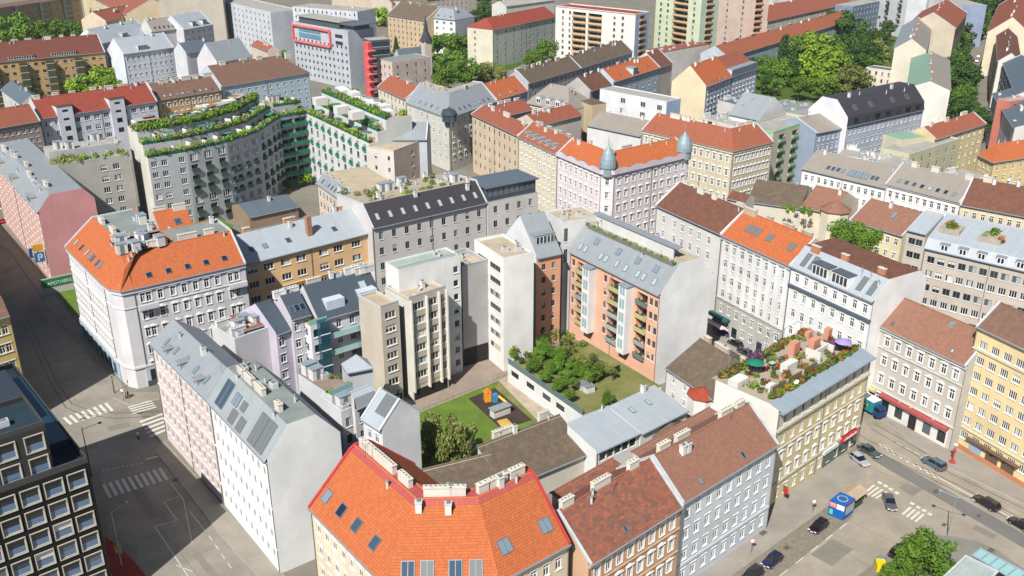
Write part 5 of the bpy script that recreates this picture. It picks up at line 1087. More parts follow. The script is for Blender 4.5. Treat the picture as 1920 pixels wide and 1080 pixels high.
b1 = pb(B_PNK, 'penthouse', .9, 4, 8, 10, 28, 2.6, plain((90, 110, 124))); pb(B_PNK, 'louvre_roof', .92, 2, 12, 14, 30.6, .4, SLT, parent=b1)
hb('dark glazed stair wing with coral red frame and balconies', [(692, 76), (731, 73)], 25, [('r', 9, 0)], (84, 92, 98), CONC, sym=False, oh=0, cop=False, front=W([.55], 6, k='g', w=9, h=2.4, off=1, fh=3.8, fc=plain((60, 90, 104))))
B_RST = hb('coral red escape stair tower beside the office block', [(690, 80), (697, 79)], 26, [('r', 4, 0)], (206, 92, 92), CORAL, sym=False, oh=0, cop=False)
for k in range(6): pb(B_RST, 'landing', .2, -2.4, 4.5, 2.4, 4+3.6*k, .5, CORAL)
# --- domes and turrets
def dome(H, p, z, r0, h, m, spire=3, name='turret'):
    b = MB(); b.lathe([(r0, z-1), (r0, z+1.2), (r0*1.12, z+1.3), (r0*1.1, z+1.3+h*.2), (r0*.98, z+1.3+h*.42), (r0*.7, z+1.3+h*.68), (r0*.3, z+1.3+h*.86), (.14, z+1.3+h), (.05, z+1.3+h+spire)], m, 18, (p.x, p.y, 0)); return b.build(name, H['root'], smooth=False)
DOM = plain((142, 160, 168), .5, .15)
dome(B_PKC, (B_PKC['F'][1]+B_PKC['F'][2])/2+Vector((.2, 1.5, 0)), 24, 2.1, 6, DOM, 3); dome(B_PKC, B_PKC['F'][3]+Vector((-1.6, .8, 0)), 24, 2.2, 5.6, DOM, 4.5)
b = MB(); T = Vector((0, 0, 1))
for i in range(3):
    a0, a1 = B_PKC['off'](i, -.25), B_PKC['off'](i+1, -.25); L_ = (a1-a0).length; n = max(3, int(L_/.7)); nn = B_PKC['nrm'][i]
    f = lambda u: .55+.75*abs(math.sin(u*3.14159*max(1, round(L_/5.5))))
    for k in range(n):
        p, q = a0.lerp(a1, k/n), a0.lerp(a1, (k+1)/n); z0_, z1_ = 24+f(k/n), 24+f((k+1)/n)
        b.poly([p+T*23.6, q+T*23.6, q+T*z1_, p+T*z0_], wallm((214, 202, 210))); b.poly([p+T*z0_, q+T*z1_, q+nn*.6+T*(z1_-.1), p+nn*.6+T*(z0_-.1)], DOM); b.poly([q+nn*.6+T*23.6, p+nn*.6+T*23.6, p+nn*.6+T*(z0_-.1), q+nn*.6+T*(z1_-.1)], DOM)
b.build('parapet', B_PKC['root'])
dome(B_GM, B_GM['F'][1]+Vector((0, 1.2, 0)), 19.6, 2.6, 2.6, glassm((60, 74, 84), .1), .4, 'glass_turret')
sp = P((799, 76), 18); ch = empty('church', (sp.x, sp.y, 0), 0, 'small dark roofed church with pointed black spire behind the grey flat roof', 'church')
b = MB(); b.bx(sp.x, sp.y, 0, 4, 4, 18, wallm((200, 190, 176)), .6); b.build('tower', ch); b = MB(); b.lathe([(3.2, 18), (1.2, 23), (.05, 31)], plain((62, 64, 70)), 8, (sp.x, sp.y, 0)); b.build('spire', ch)
b = MB(); b.bx(sp.x-9, sp.y+2, 0, 16, 9, 8, wallm((200, 190, 176)), .6); b.build('nave', ch)
c_, s_ = math.cos(.6), math.sin(.6); ax = Vector((c_, s_, 0)); ay = Vector((-s_, c_, 0)); o = Vector((sp.x-9, sp.y+2, 0)); b = MB()
A_ = [o-ax*8-ay*5+T*8, o+ax*8-ay*5+T*8, o+ax*8+T*14, o-ax*8+T*14, o+ax*8+ay*5+T*8, o-ax*8+ay*5+T*8]
b.poly([A_[0], A_[1], A_[2], A_[3]], SLT); b.poly([A_[3], A_[2], A_[4], A_[5]], SLT); b.poly([A_[1], A_[4], A_[2]], wallm((200, 190, 176))); b.poly([A_[5], A_[0], A_[3]], wallm((200, 190, 176))); b.build('nave_roof', ch)
# octagon turret roof on the rust red wing, octagon pavilion roof in the front court
def octa(label, px, z, r0, h, m, wc, name='pavilion', zb=0):
    p = P(px, z); e = empty(name, (p.x, p.y, zb), 0, label, 'building'); b = MB(); b.lathe([(r0*.94, zb), (r0*.94, z-.1)], wallm(wc), 8, (p.x, p.y, 0)); b.build('wall', e)
    b = MB(); b.lathe([(r0*1.05, z-.1), (r0*1.05, z), (.05, z+h)], m, 8, (p.x, p.y, 0)); b.build('roof', e)
octa('octagonal stair turret with pinkish tiled cone roof beside the rust red wing', (1567, 392), 14.5, 4.2, 2.6, PINK, (218, 208, 186), 'stair_turret'); octa('octagonal low pavilion with old mossy roof in the front court', (1252, 803), 5, 4.2, 1.6, MOSS, (214, 210, 200))
octa('small tiled bay tower of the old white courtyard house', (1318, 738), 8.6, 3.0, 1.3, tile((190, 92, 66)), (226, 224, 218), 'bay_tower')
# --- black office upper storeys
A = P((103, 886), 25); u = B_MOD['seg'][0]; n = B_MOD['nrm'][0]
B_MU = hb('recessed upper storeys of the black corner office with white framed windows', [XY(A)-u*16, XY(A)], 32.4, [('r', 9, 0)], (62, 60, 58), flatm((44, 62, 74)), sym=False, oh=0, par=.7, cop=False, z0=25., fwc=plain((66, 68, 68)), front=dict(n=[.2, .45, .68, .9], r=2, w=2.3, h=2.4, off=.9, fh=3.4, k='B', m=.2, fc=plain((214, 210, 196))))
pb(B_MOD, 'roof_glazing', .9, 6, 3.4, 24, 25.05, 1.1, glassm((24, 58, 76), .15)); pb(B_MOD, 'roof_plant', .75, 14, 6, 16, 25, 3.0, plain((48, 60, 70)))
clutter(B_MU, 3, 2, 7, kinds=(0, 3))
# --- shop fronts, awnings, signs on the two street corners
L1 = 22.
aw = pb(B_ORN, 'awning', .6, -.6, 15.5, 1.1, 4.0, .5, plain((176, 84, 84))); pb(B_ORN, 'awning', .1, -.5, 4, 1., 4.0, .6, plain((206, 192, 140)))
sw = pb(B_ORN, 'shop_wall', .6, .36, 15.5, .1, 0, 4, wallm((222, 218, 212)))
for k in range(5): pb(B_ORN, 'shop_window', .3+.15*k, .3, 1.7, .06, .9 if k != 2 else .1, 2.2 if k != 2 else 3, GL[k % 4], parent=sw)
aw = pb(B_OP, 'awning', .1, -1.3, 6.5, 1.8, 4.3, .4, plain((36, 92, 92))); pb(B_OP, 'awning', .12, -2.6, 6.5, 1.6, 3.1, .12, plain((226, 206, 200)))
sg = pb(B_F3, 'shop_sign', .86, .35, 5.2, .55, 3.5, 1., plain((196, 40, 48))); pb(B_F3, 'shop_sign', .64, .4, 4.6, .5, 3.5, .7, plain((214, 216, 216)))
for k in range(9): pb(B_F3, 'letter', .79+.017*k, .3, .28, .06, 3.75, .5 if k % 3 else .35, WHITE, parent=sg)
for t, w in ((.66, 4.6), (.82, 3.6), (.95, 2.)): pb(B_F3, 'shop_window', t, .82, w, .1, .4, 2.9, glassm((70, 92, 92), .1))
pb(B_YR, 'canopy', .45, -.5, 11, .8, 3.4, .25, plain((120, 92, 72)))
for t, m in ((.25, plain((150, 170, 190))), (.44, plain((104, 84, 70))), (.62, plain((104, 84, 70)))): pb(B_YR, 'garage_door', t, .36, 2.6, .12, .1, 2.7, m)
pb(B_YR, 'plinth', .5, .33, 18.9, .12, 0, 1.1, wallm((190, 130, 92)))
pb(B_LAV, 'shop_band', .5, .25, 28.2, .22, .1, 4.4, wallm((168, 192, 206))); pb(B_LAV, 'shop_band', .5, .25, 24, .22, .1, 4.4, wallm((186, 196, 212)), i=4); pb(B_LAV, 'plinth', .5, .2, 24, .06, 0, 1.3, plain((84, 84, 86)), i=4)
for k in range(8): pb(B_LAV, 'shop_window', .08+.12*k, .2, 2.1, .08, .7, 2.8, GL[k % 4])
pb(B_LAV, 'shop_window', .1, .17, 3.4, .08, 1.4, 2.4, GL[2], i=4)
for (t, z) in ((.1, 17.6), (.9, 17.6)):
    bb = pb(B_LAV, 'balcony', t, -.7, 4, 1.1, z, .25, wallm((206, 204, 208)), i=4); pb(B_LAV, 'balustrade', t, -.72, 4, .2, z+.25, .9, wallm((214, 212, 214)), i=4, parent=bb)
for (x, y, z, c, w, h) in ((48, 480, 5.5, (40, 70, 140), 2.6, 2.6), (72, 478, 6.5, (44, 120, 170), 2.6, 2.6), (71, 466, 9.4, (216, 160, 50), 2.6, 1.9)):
    d = B_PFW['seg'][0]; nn = B_PFW['nrm'][0]; tt = {48: .86, 72: .975, 71: .975}[x]; L_ = (B_PFW['F'][1]-B_PFW['F'][0]).length
    sb = MB(); p = LP_(B_PFW, 0, tt, -.1, z); sb.box(p-nn*2.4, nn*2.4, -d*.25, (0, 0, h), plain(c)); o_ = sb.build('projecting_sign', B_PFW['root'])
    if c[2] > 100:
        lb = MB(); q = p-nn*1.6+d*.02; lb.box(q+T*.4, nn*.3, -(-d)*.04, (0, 0, h-.8), WHITE); lb.box(q+T*(h-.7), nn*1.0, d*.04, (0, 0, .28), WHITE); lb.box(q+T*(h-1.5), nn*1.0, d*.04, (0, 0, .28), WHITE); lb.box(q+nn*.85+T*(h-1.3), nn*.28, d*.04, (0, 0, .7), WHITE); lb.build('letter_p', o_)
def text_part(txt, size, M, parent, m, name='lettering'):
    cu = bpy.data.curves.new(name, 'FONT'); cu.body = txt; cu.size = size; cu.extrude = .02; cu.align_x = 'CENTER'
    t = bpy.data.objects.new('t', cu); me = bpy.data.meshes.new_from_object(t); bpy.data.objects.remove(t); me.materials.clear(); me.materials.append(m); me.name = name
    return inst(name, me, parent, M)
gw = P((114, 526), 3); gg = empty('boundary_wall', (gw.x, gw.y, 0), 0, 'low wall with green pharmacy sign at the foot of the pink fire wall', 'wall')
nrm = B_PFW['nrm'][0]; b = MB(); b.box(gw-nrm*5+T*-3, nrm*9.5, B_PFW['seg'][0]*.3, (0, 0, 4.4), wallm((190, 188, 182))); b.build('wall_body', gg)
b = MB(); b.box(gw-nrm*4.6+B_PFW['seg'][0]*.32+T*-1, nrm*8.4, B_PFW['seg'][0]*.08, (0, 0, 2.2), plain((40, 128, 72))); sgn = b.build('sign_board', gg)
text_part('APOTHEKE', 1.2, frame(gw-nrm*.4+B_PFW['seg'][0]*.44+T*-.5, nrm, T, B_PFW['seg'][0]), sgn, WHITE)

# stair gables, shafts, stripes
for t in (.2, .64):
    g0 = pb(B_WRED, 'stair_gable', t, -.5, 5.4, 6, 0, 23.6, wallm((206, 210, 218))); pb(B_WRED, 'gable_roof', t, -.8, 6, 6.6, 23.6, .3, RED, parent=g0)
    for z in (21.4, 18.4, 14.6, 11): pb(B_WRED, 'window', t, -.56, 1.9, .08, z, .7 if z > 16 else 1.6, GL[2], parent=g0)
for t in (.06, .3, .52, .76): sh = pb(B_OCH, 'stair_shaft', t, -2.2, 3.4, 2.4, 0, 18.6, glassm((66, 72, 64), .12)); [pb(B_OCH, 'shaft_frame', t, -2.26, 3.5, .1, 1.5+3.2*k, .3, plain((196, 180, 110)), parent=sh) for k in range(6)]
for t in (.12, .36, .6, .84): sh = pb(B_BGE, 'stair_shaft', t, -2.4, 5, 2.6, 0, 22, glassm((66, 76, 70), .12)); [pb(B_BGE, 'shaft_frame', t, -2.46, 5.1, .1, 1.5+3.2*k, .3, plain((196, 180, 120)), parent=sh) for k in range(6)]
for k in range(9): pb(B_OP, 'pilaster', .055+.111*k, .1, .55, .4, 8.9, 14.2, wallm((232, 232, 230)))
pb(B_YEL, 'chimney', .55, 3.2, 1.2, 1.2, 19.5, 6, tile((196, 150, 120), (170, 120, 96), .3, .2, (.3, .12)))
pb(B_ORN, 'roof_cowl', .66, 4.5, 1, 1, 21, 1.4, ZINC)
# rear wings with reddish roofs behind the two front street houses
hb('low terracotta roofed rear wing behind the brown ribbed roof', [(1205, 862), (1352, 776)], 16, [('r', 2.4, .3)], (214, 206, 196), PINK, sym=False, cop=False)
hb('low rust tiled rear wing behind the mottled roof', [(1062, 948), (1180, 880)], 15.5, [('r', 3.4, .4)], (214, 206, 196), MOT, sym=False, cop=False)
hb('small cream stair block with grey pent roof behind the orange corner house', [(832, 928), (858, 935), (876, 917)], 17, [('r', 4, -.6)], (220, 212, 192), GRY, sym=False, cop=False)
clutter(B_BLK, 22, 6, 18, seed=12, kinds=(0, 0, 2, 3, 5, 6, 1, 5)); clutter(B_LAV, 26, 7, 15, seed=13, kinds=(0, 1, 3, 4, 5, 6, 2))
planting('roof terrace greenery in pots behind the black metal roof', [LP_(B_BLK, 0, r.uniform(.02, .95), r.choice((6.5, 7, 14, r.uniform(6, 18))), 25) for _ in range(46)], .75, 60, (LM, LB, LO, LM), 17, s=.2)
planting('terrace greenery on the grey metal roof of the large grey beige house', [LP_(B_GBG, 0, t_+r.uniform(-.05, .05), r.uniform(5, 11), 24.6) for t_ in (.12, .12, .14, .42, .44, .46, .4, .13, .43, .11) for _ in range(3)], .8, 60, (LM, LB, LO, LOY), 18, s=.2)
for t_ in (.12, .43): pb(B_GBG, 'terrace_deck', t_, 4.2, 4.6, 6, 24, 1.1, PAV)
planting('small roof garden with table pots behind the smooth orange roof', [P((r.uniform(1465, 1525), r.uniform(385, 402)), 13) for _ in range(16)], .7, 60, (LM, LB), 19, s=.2)
b = MB()
for (x, y, w, h) in ((1430, 1000, 1.4, 1), (1755, 922, 1.3, .7), (1858, 1033, 1.2, .8), (1835, 968, 1, .5), (262, 775, .9, .5), (155, 786, 1, .5), (330, 900, 1, .8), (1770, 985, .9, .6), (1475, 1028, 1, .8)):
    p = P((x, y), 0); b.bx(p.x, p.y, .156, w, h, .004, plain((96, 88, 78)), .7)
tag(b.build('manhole_covers', origin=P((1430, 1000), 0)), kind='structure')

for k in range(7): pb(B_BM, 'attic_window', .1+.135*k, .05, 2.4, .5, 21.7, 1.7, GL[k % 3])

# tighter left centre infill
B_I1 = hb('low flat grey roofed annex with roof hatch below the timber terrace', [(640, 776), (676, 762)], 15.5, [('r', 7, 0)], (212, 212, 214), BIT, sym=False, oh=0, cop=False, par=.5, front=W(2, 3, k='d', off=1.2)); clutter(B_I1, 3, 1, 6, kinds=(2, 0, 3), seed=3)
B_I2 = hb('steep grey metal roofed attic between timber terrace and small gabled house', [(668, 768), (706, 752)], 16.5, [('r', .3, 2), ((700, 716), .5, 0)], (214, 214, 216), LGR, sym=False, cop=False, dorm=None, front=W(2, 3, k='d', off=1.2))
B_I3 = hb('narrow lilac white wing with slate attic behind the white stair tower', [(548, 600), (584, 590)], 19.5, [((560, 545), .7, 0)], (204, 200, 208), DKS, cop=False, front=W(3, 4, k='c', w=1.1, off=.9, fh=3.6), sky=[dict(n=3, s=1.5, w=1.1, h=1.6)])
clutter(B_TER, 3, 5, 10, kinds=(0, 3, 2), seed=6); clutter(B_I3, 5, 5, 8, kinds=(0, 1, 6), seed=1); clutter(B_RB, 6, 1, 8, kinds=(0, 3, 1, 6), seed=12)
planting('potted shrubs on the timber terrace with glass rails', [LP_(B_TER, 0, r.random(), r.choice((.6, .8, r.uniform(1, 9))), 17) for _ in range(16)], .5, 50, (LM, LB, LO), 23)
planting('potted shrubs and a small tree on the curved white tower terrace', [LP_(B_DKT, 0, r.random(), r.uniform(.5, 5), 18) for _ in range(12)], .6, 60, (LM, LB, LOY), 24)
for z in (14.6, 10.9): pb(B_DK, 'post', .04, -1.1, .15, .15, 2, 16.5, PIPE)
gs = pb(B_DK, 'glass_lift', .03, -1.6, 2, 1.7, 0, 18.8, glassm((40, 74, 92), .06)); [pb(B_DK, 'lift_frame', .03, -1.66, 2.1, .08, 2+3.5*k, .18, WHITE, parent=gs) for k in range(5)]
for H in (B_T2, B_T3, B_T4, B_T1b): pb(H, 'parapet_cap', .5, -.06, (H['F'][1]-H['F'][0]).length+.1, .3, H['ze']+.75, .1, ZINC)
clutter(B_T1b, 4, 1.5, 8, kinds=(1, 3, 0), seed=7); clutter(B_TC, 10, 7.5, 13, kinds=(2, 0, 3, 5), seed=31); clutter(B_TR, 12, 7, 14, kinds=(2, 0, 3, 5, 4), seed=32); clutter(B_TL, 6, 6, 12, kinds=(2, 3, 0), seed=33); clutter(B_CG, 3, 7, 9, seed=1); clutter(B_WHITEL, 4, 4.8, 8, kinds=(1, 3), seed=41)
for k in range(16): pb(B_TR, 'trellis', .03+.06*k, 3.1, .1, 2.6, 29.2, .12, plain((96, 140, 130)))

SHADE_DK = plain((40, 38, 38))
pb(B_T1b, 'passage', .5, -.04, 6.4, .1, .1, 4.2, SHADE_DK); pb(B_T3, 'undercroft_shade', .5, -.04, 8.4, .1, .05, 2.4, SHADE_DK); pb(B_T4, 'undercroft_shade', .5, -.04, 3.6, .1, .05, 2.4, SHADE_DK)  # flat dark panels, painted in for the shade inside the ground floor openings
for k in range(6): pb(B_T3, 'spandrel', .5, -.12, 8.7, .14, 18.72-3.05*k, 1.28, wallm((190, 180, 164)))

# broken up terrace levels of the curved building: partitions, white rooms, trellises, wide beds
r2 = random.Random(91); bed = []
WW = wallm((222, 222, 218)); TRL = plain((70, 130, 112))
for H in (B_TC, B_TR, B_TX):
    nseg = len(H['seg'])
    for i in range(nseg):
        L_ = (H['F'][i+1]-H['F'][i]).length; n = max(2, int(L_/4.5))
        for lv, (d0, z, dp) in enumerate(((.6, 24, 2.3), (3.4, 27.2, 2.4))):
            for k in range(n):
                t = (k+r2.uniform(.2, .8))/n; pb(H, 'partition', t, d0, .22, dp, z, r2.choice((1.3, 1.9, 2.4)), WW, i=i)
                if r2.random() < .45: pb(H, 'trellis', min(.9, t+.08), d0+.1, 2.6, dp-.3, z+2.3, .1, TRL, i=i)
                if r2.random() < .6: pb(H, 'terrace_door', min(.93, t+.06), d0+dp+.06, 1.8, .1, z+.1, 2.2, GL[1], i=i)
            for _ in range(int(L_*.9)): bed.append(LP_(H, i, r2.random(), d0+r2.uniform(0, dp-.3), z+.1))
for k in range(7):
    i = k % 4; t = r2.uniform(.15, .85); pb(B_TC, 'roof_room', t, 8.4+r2.uniform(0, 2), r2.uniform(3, 5.5), 3.4, 30.4, r2.uniform(1.6, 2.6), WW, i=i); pb(B_TC, 'roof_room_slab', t, 8.2, 5.6, 4, 33.0, .12, plain((170, 168, 160)), i=i) if k % 3 == 0 else None
for k in range(8): pb(B_TR, 'roof_room', .08+.115*k, 8+r2.uniform(0, 3), r2.uniform(2.5, 4.5), 3, 30.4, r2.uniform(1.4, 2.6), WW)
planting('wide flower beds and small trees across the stacked terraces of the curved building', bed, .8, 50, (LM, LB, LO, LD, LM, LR, LOY, LB), 92, s=.2)
# ======================= roof terrace of the yellow corner house
H = B_F3; pr = random.Random(21)
def f3(t, d, z=19.95): return LP_(H, 0, t, d, z)
def tbox(name, label, cat, t, d, w, dep, h, m, z=19.9, group=None, top=None):
    b = MB(); p = f3(t, d, z)-H['seg'][0]*(w/2); b.box(p, H['seg'][0]*w, H['nrm'][0]*dep, (0, 0, h), m)
    if top: b.box(p-H['seg'][0]*.08-H['nrm'][0]*.08+T*h, H['seg'][0]*(w+.16), H['nrm'][0]*(dep+.16), (0, 0, .15), top)
    return tag(b.build(name, origin=f3(t, d, z)), label, cat, group)
BRK = wallm((206, 146, 120))
for (t, d, w, dp, h) in ((.62, 9.4, 1.9, 1.2, 2.4), (.74, 7.6, 2.1, 1.2, 2.5), (.95, 8.6, 1.3, 1., 2.2), (.86, 11, 1.4, .9, 1.6)): pb(H, 'chimney', t, d, w, dp, 19.9, h, BRK, parent=H['roof'])
for (t, d, w, dp, h) in ((.72, 6.2, 5, .35, 1.6), (.63, 4.8, .4, 3, 1.9), (.8, 5.2, .35, 2.6, 1.5), (.42, 6.5, 3.4, 1.4, 1.5), (.12, 4.6, 1.6, .9, 1.3), (.05, 9, 3.2, 2, 1.2)): pb(H, 'terrace_wall', t, d, w, dp, 19.9, h, wallm((218, 214, 206)), parent=H['roof'])
planting('dense flowering pots and shrubs covering the roof terrace of the yellow corner house', [f3(pr.uniform(.04, .96), pr.choice((pr.uniform(2.9, 13.8), pr.uniform(3.0, 3.6), pr.uniform(12.5, 13.8)))) for _ in range(420)], .55, 40, (LM, LB, LO, LR, LOY, LD, LO), 9, s=.15)
planting('purple wisteria hanging over the back pergola of the roof terrace', [f3(pr.uniform(.3, .42), pr.uniform(12, 13.5), 20.6) for _ in range(9)]+[f3(pr.uniform(.8, .9), pr.uniform(5, 7), 20.6) for _ in range(9)], .7, 70, (LP,), 10, s=.16, name='wisteria')
for k in range(6): tbox('planter_box', 'terracotta planter trough on the front edge of the yellow house terrace', 'planter', .1+.1*k, 3.5+.25*(k % 2), 1.3, .4, .45, plain((196, 104, 66)), group='terracotta troughs on the roof terrace')
def table(label, t, d, c, z=19.9, w=1.5):
    p = f3(t, d, z); e = empty('table', p, 0, label, 'table'); b = MB(); b.bx(p.x, p.y, z+.7, w, w*.7, .06, plain(c), .73); b.build('tabletop', e)
    for sx_ in (-1, 1):
        for sy_ in (-1, 1):
            b = MB(); q = H['seg'][0]*(sx_*w*.42)+H['nrm'][0]*(sy_*w*.28); b.tube(p+q, p+q+T*.7, .03, .03, GREYF, 5); b.build('leg', e)
table('bright blue garden table on the roof terrace', .55, 4.4, (70, 150, 200)); table('pale green garden table behind the flower boxes of the roof terrace', .38, 9.8, (150, 200, 190), w=1.2)
def parasol(label, t, d, c, R0=1.6, z=19.9, hh=2.3):
    p = f3(t, d, z); e = empty('parasol', p, 0, label, 'parasol'); b = MB(); b.tube(p, p+T*(hh+.3), .03, .03, GREYF, 6); b.build('pole', e)
    b = MB(); b.lathe([(R0, hh), (R0*.5, hh+.35), (.02, hh+.6)], plain(c), 8, p); b.build('canopy', e)
parasol('green parasol at the left end of the roof terrace', .22, 10.2, (30, 120, 96)); parasol('lavender coloured parasol on the right part of the roof terrace', .84, 4.2, (160, 140, 190))
b = MB()
for k in range(5):
    p = f3(.12+.19*k, 13.6); b.tube(p, p+T*3, .05, .05, GREYF, 5)
    if k: b.tube(p+T*3, q+T*3, .04, .04, GREYF, 5)
    q = p
b.build('pergola_frame', H['root'])
for k in range(3): pb(H, 'trellis', .15+.16*k, 3.9, 4, .06, 19.9, 1.6, plain((122, 104, 84)))
sdish(H, 0)
# ======================= vehicles
_car = {}
def car_meshes(kind):
    if kind in _car: return _car[kind]
    L, Wd, Hh, hood, rear = {'hatch': (4.1, 1.76, 1.48, .27, .95), 'sedan': (4.7, 1.82, 1.44, .29, .84), 'estate': (4.8, 1.84, 1.56, .27, .97), 'suv': (4.6, 1.9, 1.68, .27, .96)}[kind]
    b = MB(); S = []   # stations along x: (x, halfwidth, zbelt)
    bz = Hh*.6
    for x, w, zb, zl in ((-.5, .74, bz*.82, .42), (-.47, .9, bz*.98, .3), (-.38, .97, bz*1.02, .22), (0, 1., bz, .2), (.22, .99, bz*.97, .2), (.38, .95, bz*.88, .22), (.47, .86, bz*.76, .28), (.5, .7, bz*.62, .36)):
        S.append((x*L, w*Wd/2, zb, zl))
    BODY = 'BODY'
    rings = [[(x, -w*.86, zl), (x, -w, zl+.14), (x, -w, zb*.86), (x, -w*.86, zb), (x, w*.86, zb), (x, w, zb*.86), (x, w, zl+.14), (x, w*.86, zl)] for x, w, zb, zl in S]
    body = MB(); pm = plain((255, 0, 255))
    for A_, B_ in zip(rings, rings[1:]):
        for i in range(8): j = (i+1) % 8; body.poly([A_[i], B_[i], B_[j], A_[j]][::-1], pm)
    body.poly(rings[0], pm); body.poly(rings[-1][::-1], pm)
    # greenhouse
    x0, x1 = -L*(rear-.5), L*(.5-hood); rx0 = x0+(.9 if kind == 'sedan' else .3 if kind != 'suv' else .2); rx1 = x1-.85; wb, wr = Wd/2*.9, Wd/2*.74
    if kind == 'sedan': x0 = -L*.34; rx0 = x0+.55
    x0 = max(x0, -L*.47)
    g = MB(); gm = glassm((22, 28, 34), .05)
    Bq = [(x0, -wb, bz*.98), (x1, -wb, bz*.9), (x1, wb, bz*.9), (x0, wb, bz*.98)]; Rq = [(rx0, -wr, Hh-.05), (rx1, -wr, Hh-.05), (rx1, wr, Hh-.05), (rx0, wr, Hh-.05)]
    for i in range(4): j = (i+1) % 4; g.poly([Bq[i], Bq[j], Rq[j], Rq[i]], gm)
    ro = MB(); e = .04
    rr_ = [(rx0-e, -wr-e, Hh-.06), (rx1+e, -wr-e, Hh-.06), (rx1+e, wr+e, Hh-.06), (rx0-e, wr+e, Hh-.06)]; rt = [(rx0+.15, -wr+.12, Hh), (rx1-.15, -wr+.12, Hh), (rx1-.15, wr-.12, Hh), (rx0+.15, wr-.12, Hh)]
    ro.poly(rt, pm)
    for i in range(4): j = (i+1) % 4; ro.poly([rr_[i], rr_[j], rt[j], rt[i]], pm)
    for sy_ in (-1, 1):   # pillars
        mid = (rx0+rx1)/2
        for xx in (mid,): ro.box((xx-.05, sy_*wb-.02 if sy_ < 0 else sy_*wb-.02, bz*.93), (.1, 0, 0), (0, .03, 0), (0, -sy_*(wb-wr)*.98, Hh-.05-bz*.93), pm)
    wh = MB(); wh.tube((0, -.11, 0), (0, .11, 0), .33, .33, plain((30, 30, 30)), 14)
    rim = MB(); rim.tube((0, -.12, 0), (0, .12, 0), .2, .2, plain((170, 172, 176), .35, .6), 10)
    hl = MB(); hl.box((-.05, -.2, -.08), (.1, 0, 0), (0, .4, 0), (0, 0, .16), plain((225, 228, 230), .2)); tl = MB(); tl.box((-.05, -.2, -.09), (.1, 0, 0), (0, .4, 0), (0, 0, .18), plain((170, 26, 26), .3))
    np_ = MB(); np_.box((0, -.26, 0), (.03, 0, 0), (0, .52, 0), (0, 0, .12), plain((236, 236, 232)))
    _car[kind] = dict(body=body.mesh('body'), glass=g.mesh('car_window'), roof=ro.mesh('car_roof'), wheel=wh.mesh('tyre'), rim=rim.mesh('rim'), hl=hl.mesh('headlight'), tl=tl.mesh('tail_light'), np=np_.mesh('number_plate'), L=L, W=Wd, bz=bz)
    return _car[kind]
_paint = {}
def car(px, az, kind, c, label, group=None, far=False):
    M_ = car_meshes(kind); p = P(px, 0); e = empty('car', (p.x, p.y, .05), R_(az), label, 'car', group)
    pk = (kind, c)
    if pk not in _paint:
        m = mat(('paint', c), lambda N, L, B: (B.inputs['Base Color'].__setattr__('default_value', (*srgb(c), 1)), B.inputs['Roughness'].__setattr__('default_value', .25), B.inputs['Coat Weight'].__setattr__('default_value', .6)))
        bm_ = M_['body'].copy(); bm_.materials.clear(); bm_.materials.append(m); rm_ = M_['roof'].copy(); rm_.materials.clear(); rm_.materials.append(m); _paint[pk] = (bm_, rm_)
    def ch(name, me, loc=(0, 0, 0), par=None):
        o = bpy.data.objects.new(name, me); col.objects.link(o); o.parent = par or e; o.location = loc; return o
    bd = ch('body', _paint[pk][0]); ch('car_window', M_['glass']); ch('car_roof', _paint[pk][1])
    if far: return e
    L, w, bz = M_['L'], M_['W'], M_['bz']
    for sx_ in (-.31, .31):
        for sy_ in (-1, 1): t_ = ch('wheel', M_['wheel'], (sx_*L, sy_*(w/2-.1), .33)); ch('rim', M_['rim'], (0, 0, 0), t_)
    for sy_ in (-1, 1): ch('headlight', M_['hl'], (L*.485, sy_*w*.33, bz*.68)); ch('tail_light', M_['tl'], (-L*.49, sy_*w*.36, bz*.82))
    ch('number_plate', M_['np'], (L*.5, 0, .42)); return e
AZ = 120
car((1750, 874), AZ, 'suv', (74, 96, 110), 'teal grey car driving on the far lane in front of the yellow house'); car((1848, 948), AZ, 'estate', (36, 32, 38), 'black estate car in the tram street right of the teal car')
car((1912, 988), AZ, 'hatch', (26, 28, 30), 'black car cut by the right edge of the picture'); car((1629, 850), AZ+180, 'sedan', (58, 72, 76), 'dark green grey saloon coming out of the shade of the yellow corner house')
car((1611, 867), -68, 'hatch', (156, 162, 170), 'small silver car beside the corner of the yellow house'); car((1667, 946), -98, 'sedan', (84, 86, 94), 'grey saloon crossing the zebra stripes at the junction')
car((1534, 992), -138, 'hatch', (20, 18, 20), 'black hatchback parked just below the blue kiosk'); car((1447, 1056), -138, 'hatch', (26, 32, 66), 'dark blue hatchback parked between two black cars'); car((1408, 1086), -138, 'suv', (34, 36, 38), 'dark grey car cut by the bottom edge behind the dark blue hatchback')
car((1686, 1039), 42, 'suv', (40, 34, 42), 'dark maroon car parked by the bushy corner tree')
for i, (x, y, c, l) in enumerate(((1360, 628, (70, 84, 120), 'blue grey car'), (1378, 648, (32, 34, 38), 'black car'), (1396, 664, (40, 44, 52), 'dark blue car'))): car((x, y), AZ, 'hatch', c, l+' parked in shade right of the blank fire wall, '+('farthest', 'middle', 'nearest')[i]+' of three')
